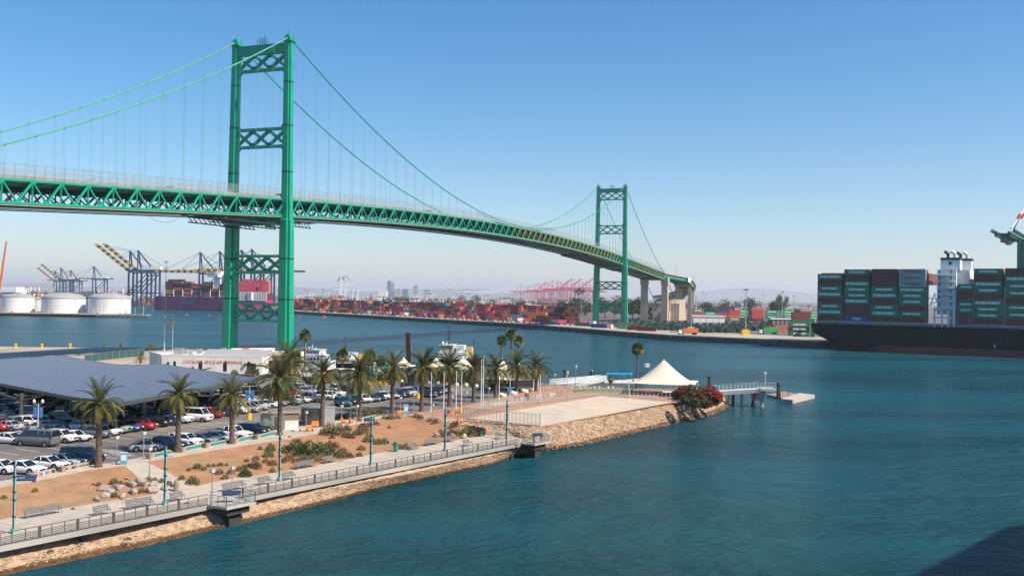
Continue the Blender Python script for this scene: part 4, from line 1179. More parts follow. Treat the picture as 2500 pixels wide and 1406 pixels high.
for px in (800, 812, 822, 858, 870, 885, 905): p = DC(px, 0); MB().beam((p.x, p.y, 0), (p.x, p.y, 40 if 805 < px < 875 else 24), 6).build('pier', 'tower_pale', dist)
def block(px0, px1, ytop, Y, m_, name, label, steps=None, rows=0):
    a, b = AT(px0, 715, Y), AT(px1, 715, Y); hor = 722 + ((px0 + px1) / 2 - 1250) * .0159
    h = CAMZ + (hor - ytop) * Y / FPX
    t = thing(name, label, 'building', ((a.x + b.x) / 2, Y, 0)); w = b.x - a.x
    MB().box((0, 0, h / 2), (w, w * .8, h)).build('wall', m_, t)
    if steps: MB().box((0, 0, h + steps / 2), (w * .6, w * .5, steps)).build('penthouse', m_, t)
    for k in range(rows):
        MB().box((0, -w * .4 - .5, h * (k + .5) / rows), (w * .86, 1, h / rows * .4)).build('window_band', 'tower_glass', t)
block(945, 955, 686, 6500, 'tower_glass', 'office_tower', 'tallest distant office tower, blue glass slab', 8)
block(955, 963, 688, 6510, 'tower_pale', 'office_tower', 'pale half of the tallest distant office tower', 4, 6)
block(1009, 1021, 696, 6800, 'tower_pale', 'office_tower', 'second distant office tower with stepped top', 12, 4)
block(922, 946, 708, 6400, 'white_warm', 'terminal_hall', 'low cream building left of the tall office tower')
block(966, 978, 703, 6500, 'tower_pale', 'office_block', 'grey office block right of the tall tower', 0, 4)
block(982, 996, 704, 6500, 'tower_glass', 'office_block', 'blue grey office block between the two towers', 0, 4)
block(1036, 1052, 705, 6900, 'tower_pale', 'office_block', 'pale low block right of the second tower', 0, 3)
block(0, 50, 699, 3200, 'white', 'warehouse', 'wide white sheds on the far shore at left edge')
r = random.Random(77)
for Ylo, Yhi, n, x0, x1, hs in ((1500, 3000, 170, 700, 1480, 12), (3000, 7000, 240, -100, 1480, 26), (1500, 3500, 90, -100, 560, 12), (1400, 4000, 120, 1620, 2100, 9)):
    mb = MB()
    for i in range(n):
        Y = r.uniform(Ylo, Yhi); px = r.uniform(x0, x1); p = AT(px, 715, Y)
        if px > 300 and px < 700 and Y < 1700: continue
        if r.random() < .45: mb.box((p.x, p.y, 0 + hs * .25), (r.uniform(8, 45) * Y / 2500, 20, hs * r.uniform(.3, .9)), r.randrange(6))
        elif r.random() < .6:
            w_ = r.uniform(12, 26); h_ = r.uniform(.6, 1.3) * hs
            for sx in (-1, 1): mb.box((p.x + sx * w_ / 2, p.y, h_ / 2 + 2), (1.2, 8, h_), 0)
            mb.box((p.x, p.y, h_ + 2), (w_ + 3, 6, 1.8), r.choice([0, 2, 3]))
        else:
            mb.box((p.x, p.y, 12), (.9, .9, r.uniform(20, 44)), 4); 
    o = mb.build('distant_port', ['white', 'tower_pale', 'crane_blue', 'cont_rust', 'tower_pale', 'leaf_dark'])
    stuff(o, 'hazy jumble of far port sheds, gantries and poles', 'port buildings')
for Y, n, x0, x1 in ((1500, 70, 950, 1520), (2200, 120, 700, 1700), (3600, 150, -100, 2050), (1900, 60, -60, 400)):
    mb = MB()
    for i in range(n):
        p = AT(r.uniform(x0, x1), 715, Y * r.uniform(.9, 1.2)); s = min(Y / 300, 7) * r.uniform(.8, 1.6)
        for k in range(14):
            c = p + Vector((r.gauss(0, s), r.gauss(0, s), 0)); c.z = r.uniform(3, 5 + min(s, 7) * r.random())
            a = Vector((r.gauss(0, 1), r.gauss(0, 1), r.gauss(0, 1))).normalized() * s * .5; b = a.cross(Vector((r.gauss(0, 1), 1, r.gauss(0, 1)))).normalized() * s * .35
            mb.add([c - a, c - b, c + a, c + b], [(0, 1, 2, 3)])
    stuff(mb.build('far_trees', 'leaf_dark'), 'low belt of far trees along the horizon', 'trees')
# ------------------------------------------------------------------ the dark green container ship
sx, sy = .842, -.540          # heading along the hull, stern at the left, running right and nearer
SD = Vector((sx, sy, 0)); SN = Vector((.540, .842, 0))     # SN: away from camera (starboard to port)
# hull side facing the camera passes the photo's stern and waterline points
H0 = G(2092, 857, 0)          # on the near side waterline
SRZ = math.atan2(sy, sx)
ship = thing('container_ship', 'huge dark green container ship moored at the right with white deckhouse and twin funnels', 'ship', (H0.x, H0.y, 0), SRZ)
# local: x along the hull (0 at H0), y away from camera, z up
BEAM = 46.0; DK = 13.2
secs = [(-24.5, 10.8, 9), (-23, 8.2, 7), (-18, 5.2, 4.5), (-10, 2.0, 2), (0, -.5, .8), (14, -1.5, .2), (40, -2, 0), (170, -2, 0)]
vs = []; rings = []
def side(x):
    # returns list of (y,z) half outlines near side, by height
    pass
stations_h = [-25, -23.5, -21, -17, -12, -6, 0, 10, 24, 50, 100, 170]
levels = [-2, 0, 3.4, 3.8, 5, 8, 11, DK]
def inset(x, z):
    """distance from the near side plane inwards at station x, height z; None when the hull has not begun"""
    start = {-2: -9, 0: -12, 3.4: -17.5, 3.8: -18.2, 5: -20.5, 8: -23.4, 11: -24.6, DK: -25}[z]
    if x < start: return None
    t = min(1, (x - start) / (34 if z < 3 else 20 - z))
    return BEAM / 2 * (1 - t) ** 3 * (.95 if z < 3 else .75) * (1 if z < 8 else .45)
hull = MB(); hv = {}
for i, x in enumerate(stations_h):
    for j, z in enumerate(levels):
        start = {-2: -9, 0: -12, 3.4: -17.5, 3.8: -18.2, 5: -20.5, 8: -23.4, 11: -24.6, DK: -25}[z]
        xx = max(x, start); y = inset(xx, z)
        hv[(i, j, 0)] = len(hull.v); hull.v.append((xx, y, z)); hv[(i, j, 1)] = len(hull.v); hull.v.append((xx, BEAM - y, z))
def hq(a, b, c, d, m): hull.f.append((a, b, c, d)); hull.m.append(m)
for i in range(len(stations_h) - 1):
    for j in range(len(levels) - 1):
        m = 1 if levels[j + 1] <= 3.4 else 0
        hq(hv[(i, j, 0)], hv[(i + 1, j, 0)], hv[(i + 1, j + 1, 0)], hv[(i, j + 1, 0)], m)
        hq(hv[(i + 1, j, 1)], hv[(i, j, 1)], hv[(i, j + 1, 1)], hv[(i + 1, j + 1, 1)], m)
for j in range(len(levels) - 1):
    m = 1 if levels[j + 1] <= 3.4 else 0
    hq(hv[(0, j, 1)], hv[(0, j, 0)], hv[(0, j + 1, 0)], hv[(0, j + 1, 1)], m)
for i in range(len(stations_h) - 1): hq(hv[(i, 7, 0)], hv[(i + 1, 7, 0)], hv[(i + 1, 7, 1)], hv[(i, 7, 1)], 0)
hull.build('hull', ['hull_dark_green', 'hull_boot_red', 'hull_dark_green'], ship)
MB().box((-13, BEAM / 2, 0.3), (6, 1.2, 5)).build('rudder', 'hull_boot_red', ship)
m = MB()
for x in range(-22, 168, 3): m.tube((x, .4, DK), (x, .4, DK + 1.1), .05, n=4)
for z in (.6, 1.1): m.beam((-22, .4, DK + z), (168, .4, DK + z), .06)
m.build('deck_rail', 'lash_grey', ship)
MB().beam((-20, 2.2, DK + .7), (168, 2.2, DK + .7), 1.2, 1.4).build('hatch_coaming', 'lash_grey', ship)
for i, (x, z) in enumerate(((-16, 11.2), (-12, 11.2), (-19.5, 10.6), (-14, 9.4))): MB().tube((x, -.7 + (2.2 if x < -15 else 1.0) * 0 + inset(x, 11) , z), (x, inset(x, 11) - .15, z), .45, n=8).build('mooring_hole', 'window_dark', ship)
r = random.Random(2)
for k in range(9): MB().box((86 + r.uniform(-2, 14), -.03 - 2.02, 8.6 - k * .35 + r.uniform(-.2, .2)), (r.uniform(4, 14), .04, .12)).build('scuff_mark', 'crane_green', ship)
for x in (62, 84): MB().box((x, -2.08, 5.2), (.35, .1, 1.7)).build('draught_mark', 'white', ship)
# columns of containers on the near side: each bay and tier as the photo shows
CG = 'containers on the dark green ship'
BAYP = 14.6
def bayx(px, y=None):
    # local x where the near container face is seen at px
    d = ray(px, 700); # ground plan intersection with line H0 + SD*x + SN*1.6
    ox, oy = H0.x + SN.x * 1.4, H0.y + SN.y * 1.4
    det = SD.x * (-d.y) - SD.y * (-d.x)
    return ((-ox) * (-d.y) - (-oy) * (-d.x)) / det
bays = [(1996, 'g m g g m g g m', 0), (2061, 'g m g g g g m m b', 0), (2127, 'm m m g g m g g m', 0), (2194, 'w w w g g g m g m', 0), (2377, 'g m g g m g g g m', 0), (2453, 'r g g g m g g m', 0)]
cmap = dict(g='green', m='brown', r='brown', w='grey', b='blue')
tn = ['topmost'] + [ORD[i] + ' from the top' for i in range(1, 12)]
bn = ['sternmost bay', 'second bay from the stern', 'third bay from the stern', 'bay left of the deckhouse', 'full bay right of the deckhouse', 'bay at the picture edge']
for bi, (px, cs, _) in enumerate(bays):
    cs = cs.split(); x0 = bayx(px); n = len(cs)
    top = {0: 667, 1: 656, 2: 655, 3: 655, 4: 654, 5: 653}[bi]
    d0 = H0 + SD * (x0 + 6) + SN * 1.4
    ztop_ = CAMZ + ((722 + (px + 25 - 1250) * .0159) - top) * d0.y / FPX
    hh = (ztop_ - (DK + 1.5)) / n
    for ti, c in enumerate(cs):
        for row in range(3):
            col = cmap[c]
            if row and ti > 0 and not (bi == 3 and row == 1): continue
            if row: col = ['brown', 'green', 'red'][(ti + bi + row) % 3] if bi != 3 else 'cream'
            z = ztop_ - (ti + 1) * hh
            k = ('ship', col, round(hh, 2))
            if k not in CM: CM[k] = cont_mesh(12.19, hh - .02).mesh('shipping_container', 'cont_' + col)
            loc = H0 + SD * (x0 + 6.1) + SN * (1.4 + 1.25 + row * 2.5)
            o = obj('shipping_container', CM[k], None, (loc.x, loc.y, z), SRZ)
            tag(o, '%s ship container, %s%s, %s' % (COLN[col] if (c != 'w' or row) else 'pale grey', tn[ti], ', row %s' % ['', 'two', 'three'][row] if row else '', bn[bi]), 'container', CG)
            if row == 0:
                if c in 'g': tx = TXT if (ti + bi) % 3 == 0 else TXT_S
                elif c == 'w': tx = TXT_DK
                elif c == 'b': tx = TXT_I
                else: tx = None
                if tx: obj('lettering', tx, o, (0, -1.245, hh / 2))
                # red or green end doors catch the sun
    # inner rows of the ship, solid deck cargo seen only over the top
# half bay right of the deckhouse
x0 = bayx(2336)
for ti, c in enumerate('g m m g g m m'.split()):
    col = cmap[c]; z = DK + 1.5 + (6 - ti) * 2.72
    loc = H0 + SD * (x0 + 4) + SN * 3.0
    o = container(col, '%s short container, %s in the half bay against the deckhouse' % (COLN[col], tn[ti]), (loc.x, loc.y, z), SRZ, CG, L_=7.6)
    if c == 'g': obj('lettering', TXT_S, o, (0, -1.245, 1.36)).scale = (.6, 1, .8)
# small stern container under the first bay
o = container('green', 'dark green container low at the stern below the first bay', tuple((H0 + SD * (bayx(2010) + 6) + SN * 3.2).to_tuple()[:2]) + (DK + .1,), SRZ, CG, H_=1.3)
obj('lettering', TXT_S, o, (0, -1.245, .7)).scale = (1, 1, .7)
# inner cargo that closes the view between bays
inner_c = MB(); r = random.Random(3)
for bi, (px, cs, _) in enumerate(bays):
    x0 = bayx(px) + 6.1
    for row in range(3, 16):
        for t_ in range(9):
            if row > 3 and t_ < 7: continue
            inner_c.box((x0, 1.4 + 1.25 + row * 2.5, DK + 1.5 + (t_ + .5) * 2.72), (12.1, 2.4, 2.7), r.randrange(3))
o = inner_c.build('inner_cargo', ['cont_brown', 'cont_green', 'cont_red'], None, (H0.x, H0.y, 0), SRZ)
stuff(o, 'inner rows of red brown and green containers on the ship', 'containers')
# lashing bridges between bays
for px in (2054, 2122, 2188, 2258, 2371, 2446):
    x = bayx(px) - .2; m = MB()
    for dx_ in (-.8, .8): m.box((x + dx_, 1.9, DK + 7), (.3, .5, 14))
    for z in (1.2, 4, 7, 10, 13.6): m.box((x, 1.9, DK + z), (2.0, .9, .25))
    m.box((x, 22, DK + 13.6), (1.6, 40, .3)); m.build('lashing_bridge', 'lash_grey', ship)
# deckhouse
xa, xb = bayx(2281), bayx(2333)
cx = (xa + xb) / 2; w_ = xb - xa
def zpx(px, py, y=3):
    d = H0 + SD * bayx(px) + SN * y
    return CAMZ + ((722 + (px - 1250) * .0159) - py) * d.y / FPX
zr = zpx(2310, 657)
dh = MB(); dh.box((cx + .5, 14, (DK + 6 + zr) / 2), (w_ - 1, 22, zr - DK - 6)); dh.build('deckhouse', 'ship_white', ship)
m = MB()
for x in (xa + .2, cx - 1.2, cx + 1.6, xb - .6): m.box((x, 1.6, DK + 4.3), (.8, .8, 8.6))
for z in (4.4, 8.5): m.box((cx - .4, 1.6, DK + z), (w_, .8, .8))
m.build('support_frame', 'ship_white', ship)
k = 0
z = DK + 9
while z < zr - 2:
    m = MB(); m.box((cx, 2.0, z), (w_ - 1.2, 2.6, .22)); m.beam((xa + .8, .8, z + 1.1), (xb - .8, .8, z + 1.1), .1); m.beam((xa + .8, .8, z + .6), (xb - .8, .8, z + .6), .08)
    for q_ in range(7): m.beam((xa + .8 + q_ * (w_ - 1.6) / 6, .8, z), (xa + .8 + q_ * (w_ - 1.6) / 6, .8, z + 1.1), .09)
    sgn = 1 if k % 2 else -1
    m.beam((cx - 3 * sgn, 1.2, z), (cx + 3 * sgn, 1.2, z + 3.0), .9, .2); m.build('deck_gallery', 'ship_white', ship)
    for wx in (-2.6, 2.4): MB().box((cx + wx, 2.96, z + 1.9), (.8, .12, 1.7)).build('door', 'lash_grey', ship)
    z += 3.1; k += 1
xs0, xs1 = bayx(2334), bayx(2377)
m = MB(); m.box(((xs0 + xs1) / 2 - 3, 15, (DK + zpx(2350, 658, 10)) / 2), (xs1 - xs0 + 1, 16, zpx(2350, 658, 10) - DK)); m.build('accommodation_block', 'white', ship)
fx = bayx(2316)
for i, (yy, xx, s) in enumerate(((9, fx, 1), (20, fx + 4.0, .9))):
    zf = zr; hf = zpx(2312, 634, 8) - zr
    MB().box((xx, yy, zf + hf / 2), (8.6 * s, 7, hf)).build('funnel', 'white', ship); MB().box((xx, yy, zf + hf + .6), (8.8 * s, 7.2, 1.2)).build('funnel_band', 'funnel_green', ship)
    for j in (-1.5, 1.5): MB().path([(xx + j, yy, zf + hf + 1), (xx + j, yy, zf + hf + 3.2), (xx + j - 1.6, yy, zf + hf + 4.4)], .8, 8).build('exhaust_pipe', 'white' if j > 0 else 'steel_dark', ship)
# eight pointed star emblem on the near funnel
m = MB(); c = (fx, 5.44, zr + 3.2)
for k in range(8):
    a = k * PI / 4; a2 = a + PI / 2; L_ = 1.6
    m.add([(c[0] + L_ * math.cos(a), c[1], c[2] + L_ * math.sin(a)), (c[0] + .28 * math.cos(a2), c[1], c[2] + .28 * math.sin(a2)), (c[0] - .28 * math.cos(a2), c[1], c[2] - .28 * math.sin(a2)),
           (c[0] + L_ * math.cos(a), c[1] + .04, c[2] + L_ * math.sin(a)), (c[0] + .28 * math.cos(a2), c[1] + .04, c[2] + .28 * math.sin(a2)), (c[0] - .28 * math.cos(a2), c[1] + .04, c[2] - .28 * math.sin(a2))],
          [(0, 2, 1), (3, 4, 5), (0, 1, 4, 3), (1, 2, 5, 4), (2, 0, 3, 5)])
m.build('star_emblem', 'funnel_green', ship)
m = MB(); xx = bayx(2271)
m.path([(xx, 2, DK + 10), (xx + 2, 2, DK + 16), (xx + 3, 2, DK + 12), (xx, 2, DK + 11)], .3, 5); m.build('davit', 'ship_white', ship)

# ------------------------------------------------------------------ the magenta container ship
Y1_ = 1240
a = G(402, 756, 0); b = G(560, 759, 0)
HL = Vector((b.x - a.x, -30, 0)).normalized()
ang = math.atan2(HL.y, HL.x)
ms = thing('container_ship', 'magenta container ship with hot pink stern moored under the blue cranes', 'ship', (a.x, 1262, 0), ang)
Lh = 118.0
hx = [(0, 0), (Lh, 0)]
m = MB(); m.prism([(-20, 4), (-6, 0), (Lh - 25, 0), (Lh - 25, 34), (-6, 34), (-24, 20)], 1.5, 17.5); m.build('hull', 'hull_magenta_shaded', ms)
m = MB(); m.prism([(-20, 4), (-6, -.1), (Lh - 25, -.1), (Lh - 25, 34), (-6, 34), (-24, 20)], -1, 1.5); m.build('hull_bottom', 'hull_boot_red', ms)
tmo = text_mesh('ONE', 9.5, 'lash_grey', bold=.15); obj('lettering', tmo, ms, (36, -.15, 10.5))
# stern: transom with curved underside, sunlight put into its pink paint
sp = MB(); x0 = Lh - 25
c0 = AT(577, 730, 1215); c1 = AT(653, 730, 1215)
tr = thing('sunlit_stern', 'x', 'ship', (c0.x, 1215, 0)); 
bpy.data.objects.remove(tr); USED.pop('x')
inv = Matrix.Rotation(-ang, 4, 'Z') @ Matrix.Translation((-a.x, -1262, 0))
def Lc(x, y, z): return (inv @ Vector((x, y, z))).to_tuple()
w_ = c1.x - c0.x
prof = []
for i in range(13):
    u = i / 12; xx = c0.x + w_ * u; zb_ = 1 + 8.5 * abs(2 * u - 1) ** 1.6
    prof.append((xx, zb_))
vs = [Lc(x, 1210, z) for x, z in prof] + [Lc(x, 1210, 14.5) for x, z in prof] + [Lc(x, 1245, max(z, -1)) for x, z in prof] + [Lc(x, 1245, 14.5) for x, z in prof]
fs = []
for i in range(12):
    fs += [(i, i + 1, 14 + i, 13 + i), (26 + i + 1, 26 + i, 39 + i, 39 + i + 1), (i, 26 + i, 27 + i, i + 1), (13 + i, 14 + i, 40 + i, 39 + i)]
fs += [(0, 13, 39, 26), (12, 38, 51, 25)]
sp.add(vs, fs); sp.build('stern', 'hull_magenta_sunlit', ms)
gr = MB(); zz0, zz1 = 14.5, 24
for i in range(13):
    xx = c0.x + w_ * i / 12; gr.beam(Lc(xx, 1209.5, zz0), Lc(xx, 1209.5, zz1), .9 if i not in (6,) else 6)
for i in range(5): gr.beam(Lc(c0.x, 1209.5, zz0 + (zz1 - zz0) * i / 4), Lc(c1.x, 1209.5, zz0 + (zz1 - zz0) * i / 4), .9)
gr.build('stern_gallery', 'ship_white', ms)
MB().beam(Lc(c0.x, 1228, 19), Lc(c1.x, 1228, 19), 30, 9).build('stern_deck', 'cont_maroon', ms)
r = random.Random(12)
mb = MB(); pal = ['cont_pink', 'cont_rust', 'cont_red', 'cont_orange', 'cont_magenta', 'cont_navy', 'cont_brown', 'cont_grey']
n = int(w_ / 2.5)
for i in range(n):
    hN = 6 if 1 < i < n - 1 else 5
    for t_ in range(hN): mb.box((c0.x + (i + .5) * w_ / n, 1226, 24.3 + (t_ + .5) * 2.72), (2.4, 12, 2.6), r.choice([0, 0, 1, 2, 0, 1]))
q_ = HL; nrm = Vector((-HL.y, HL.x, 0)); o0 = Vector((a.x, 1262, 0))
for bay in range(9):
    hb = r.choice([4, 6, 7, 5, 6])
    if bay == 8: hb = 7
    for row in range(3):
        for t_ in range(hb if row == 0 else hb + r.choice([0, 0, 1])):
            p = o0 + HL * (4 + bay * 14 + (16 if bay > 6 else 0)) + nrm * (3 + row * 2.6); 
            mb.box((p.x, p.y, 18 + (t_ + .5) * 2.72), (12.1, 2.4, 2.66), r.choice([4, 5, 6, 1, 2, 5, 6, 5, 3]), rz=ang)
stuff(mb.build('container_stacks', pal), 'pink, red and black containers piled on the magenta ship', 'containers')
m = MB(); p = inv @ AT(522, 700, 1235)
m.box((p.x, 10, 27), (9, 12, 32)); m.box((p.x - 2, 10, 45), (16, 26, 4)); m.box((p.x, 10, 49), (8, 9, 4)); m.build('deckhouse', 'ship_white', ms)
MB().box((p.x + 16, 10, 48), (9, 8, 7)).build('funnel', 'orange', ms)
for x in range(0, 92, 14): MB().box((x - 1.2, -.05, 22), (.8, 1, 9)).build('lashing_bridge', 'ship_white', ms)
# ground gear under the blue cranes
mb = MB(); r = random.Random(15)
for i in range(150):
    p = AT(r.uniform(285, 545), 740, r.uniform(1580, 1680)); mb.box((p.x, p.y, 2.6 + 3 * r.random() + 1.4), (r.uniform(3, 13), 3, r.uniform(2.5, 10)), r.randrange(8))
stuff(mb.build('quay_clutter', pal), 'containers and carriers crowded under the blue cranes', 'containers')
# ------------------------------------------------------------------ terminal building
BY = 246.0
def BX(px, Y=BY): return AT(px, 870, Y).x
bx0, bx1 = BX(395), BX(641)
bt = thing('terminal_building', 'long low cream terminal building with red lettering beside the near bridge tower', 'building', (0, 0, ZL))
zt = 8.0 - ZL
MB().prism([(bx0, BY), (bx1, BY), (bx1 + 4, BY + 30), (bx0 - 8, BY + 13)], 0, zt).build('wall', 'stucco', bt)
MB().prism([(bx0 + .5, BY + .5), (bx1 - .5, BY + .5), (bx1 + 3.4, BY + 29.4), (bx0 - 7.2, BY + 12.6)], zt, zt + .12).build('roof', 'white_warm', bt)
m = MB(); m.beam((bx0, BY + .15, zt + .2), (bx1, BY + .15, zt + .2), .35, .45); m.beam((bx0, BY, zt + .2), (bx0 - 8, BY + 13, zt + .2), .35, .45); m.build('parapet', 'white_warm', bt)
MB().prism([(bx0 + 14, BY + 11), (bx1 - 4, BY + 13), (bx1 - 3, BY + 25), (bx0 + 12, BY + 20)], zt, zt + 1.1).build('upper_roof', 'stucco', bt)
m = MB(); m.add([(bx1 - 16, BY + 1, zt), (bx1 + .3, BY + 1, zt), (bx1 - 16, BY + 12, zt), (bx1 + 1, BY + 12, zt), (bx1 - 16, BY + 6.5, zt + 1.6), (bx1 + .6, BY + 6.5, zt + 1.6)], [(0, 1, 5, 4), (2, 4, 5, 3), (0, 4, 2), (1, 3, 5)]); m.build('gable_roof', 'tank_roof', bt)
for px, py, w in ((427, 886, .6), (490, 890, .9), (550, 892, .9), (608, 890, .9)):
    m = MB(); x = BX(px); h = 2.6
    m.prism([(x - w / 2, BY - .06), (x + w / 2, BY - .06), (x + w / 2, BY + .05), (x - w / 2, BY + .05)], .6, .6 + h - .5)
    for k in range(6):
        a0, a1 = PI * k / 6, PI * (k + 1) / 6; m.add([(x, BY - .06, .1 + h), (x + w / 2 * math.cos(a0), BY - .06, .1 + h + w / 2 * math.sin(a0)), (x + w / 2 * math.cos(a1), BY - .06, .1 + h + w / 2 * math.sin(a1))], [(0, 1, 2)])
    m.build('arched_window', 'window_dark', bt)
for px in (412, 600): MB().box((BX(px), BY - .3, 2.4), (.5, .4, .7)).build('wall_lamp', 'steel_dark', bt)
MB().box((BX(617), BY - .08, 1.4), (1.6, .12, 2.6)).build('door', 'window_dark', bt)
for px, dy, w, h in ((437, 6, 2.2, 1.6), (452, 8, 1.5, 1.0), (466, 4, .8, .9), (487, 10, 1.2, 1.3), (545, 10, 1.2, 1.6), (575, 6, 1.5, .9), (600, 14, 1.8, 1.4), (515, 4, .6, .6), (622, 16, 2.4, 1.0)):
    MB().box((BX(px, BY + dy), BY + dy, zt + h / 2 + .1), (w, 1.4, h)).build('roof_unit', 'steel' if px % 2 else 'orange' if px == 600 else 'tank_roof', bt)
sgn = text_mesh('Catalina Sea & Air Terminal'.upper(), 1.12, 'red_letter', bold=.0, shear=.3, sx=.95)
obj('sign_lettering', sgn, bt, (BX(520), BY - .07, 8.0 - ZL - 1.35))
# brown roofed pavilion right of it
p = G(672, 909, ZL); t = thing('pavilion', 'low tan building with brown tiled roof between terminal and palms', 'building', p, RAD(-8))
MB().box((0, 3, 1.6), (9.5, 9, 3.2)).build('wall', 'stucco_brown', t)
m = MB(); m.add([(-6, -2.5, 3.2), (6, -2.5, 3.2), (6, 9, 3.2), (-6, 9, 3.2), (-2.5, 3, 5.2), (2.5, 3, 5.2)], [(0, 1, 5, 4), (1, 2, 5), (2, 3, 4, 5), (3, 0, 4), (3, 2, 1, 0)]); m.build('roof', 'roof_tan', t)
# green court fence and shed behind the canopy
a, b = G(206, 884, ZL), G(352, 868, ZL)
t = thing('green_screen_fence', 'dark green fabric screened fence enclosing the court behind the solar roof', 'fence', (0, 0, ZL))
m = MB(); m.quad((a.x, a.y, 0), (b.x, b.y, 0), (b.x, b.y, 2.2), (a.x, a.y, 2.2)); m.build('screen', 'chain_link_dark', t)
m = MB(); m.quad((a.x, a.y + .1, 0), (b.x, b.y + .1, 0), (b.x, b.y + .1, 1.9), (a.x, a.y + .1, 1.9)); m.build('fabric', 'darkcourt' if 'darkcourt' in M else 'crane_green', t)
for i in range(10):
    q = a.lerp(b, i / 9); MB().tube((q.x, q.y, 0), (q.x, q.y, 2.3), .05, n=5).build('post', 'steel', t)
m = MB(); m.beam((a.x, a.y, 2.2), (b.x, b.y, 2.2), .07); m.build('top_rail', 'steel', t)

# ------------------------------------------------------------------ solar canopy
ZC = 9.0
cp_px = [(-170, 868), (0, 877), (151, 868.5), (291, 891), (394, 888), (632, 923), (292, 983), (176, 968), (0, 935), (-190, 912)]
cp = [G(x, y, ZC) for x, y in cp_px]
can = thing('solar_canopy', 'huge flat solar panel roof on steel posts shading the parked cars', 'canopy', (0, 0, 0))
e1 = (G(632, 923, ZC) - G(292, 983, ZC)).normalized(); e2 = Vector((-e1.y, e1.x, 0))
MB().prism([(p.x, p.y) for p in cp], ZC - .55, ZC - .2).build('roof_deck', 'canopy_under', can)
def clip_row(t):
    xs = []; n = len(cp)
    for i in range(n):
        a, b = cp[i], cp[(i + 1) % n]; ta, tb = a.dot(e2), b.dot(e2)
        if (ta - t) * (tb - t) < 0: xs.append((a.lerp(b, (t - ta) / (tb - ta))).dot(e1))
    return sorted(xs)
ts = [p.dot(e2) for p in cp]; t0, t1 = min(ts), max(ts); PW = 2.02; t = t0 + .6
while t < t1:
    xs = clip_row(t + PW / 2)
    for k in range(0, len(xs) - 1, 2):
        a0, a1 = xs[k], xs[k + 1]; seg = 10.4; s = a0
        while s < a1 - .5:
            e = min(a1, s + seg); m = MB()
            A = e1 * (s + .05) + e2 * t; Bq = e1 * (e - .05) + e2 * t; Cq = e1 * (e - .05) + e2 * (t + PW - .14); Dq = e1 * (s + .05) + e2 * (t + PW - .14)
            zz = ZC - .05
            m.add([(A.x, A.y, zz), (Bq.x, Bq.y, zz), (Cq.x, Cq.y, zz + .04), (Dq.x, Dq.y, zz + .04), (A.x, A.y, zz - .06), (Bq.x, Bq.y, zz - .06), (Cq.x, Cq.y, zz - .02), (Dq.x, Dq.y, zz - .02)],
                  [(0, 1, 2, 3), (7, 6, 5, 4), (0, 4, 5, 1), (2, 6, 7, 3), (1, 5, 6, 2), (3, 7, 4, 0)])
            m.build('solar_panel', 'solar', can); s = e
        m = MB(); q0_, q1_ = e1 * a0 + e2 * (t + PW - .05), e1 * a1 + e2 * (t + PW - .05)
        m.beam((q0_.x, q0_.y, ZC + .1), (q1_.x, q1_.y, ZC + .1), .08, .06); m.build('panel_rail', 'solar_frame', can)
    t += PW
n = len(cp)
for i in range(n):
    a, b = cp[i], cp[(i + 1) % n]
    MB().beam((a.x, a.y, ZC - .25), (b.x, b.y, ZC - .25), .25, .5).build('edge_beam', 'steel_dark', can)
for px, py in ((51, 1035), (352, 1019), (445, 1003), (163, 1010), (540, 985), (262, 998), (250, 960), (120, 975), (400, 965), (330, 950), (20, 985), (470, 950)):
    p = G(px, py, ZL)
    m = MB(); m.tube((p.x, p.y, ZL), (p.x, p.y, ZC - .5), .32, n=10)
    m.beam((p.x, p.y, ZC - 1.6), (p.x + e2.x * 4, p.y + e2.y * 4, ZC - .6), .25); m.beam((p.x, p.y, ZC - 1.6), (p.x - e2.x * 4, p.y - e2.y * 4, ZC - .6), .25)
    m.build('post', 'steel_dark' if px != 352 else 'steel', can)
m = MB()
for k in range(9):
    tt = t0 + (k + .5) * (t1 - t0) / 9; xs = clip_row(tt)
    for j in range(0, len(xs) - 1, 2):
        A = e1 * (xs[j] + .5) + e2 * tt; Bq = e1 * (xs[j + 1] - .5) + e2 * tt; m.beam((A.x, A.y, ZC - .75), (Bq.x, Bq.y, ZC - .75), .3, .4)
m.build('purlins', 'steel_dark', can)['kind'] = 'stuff'

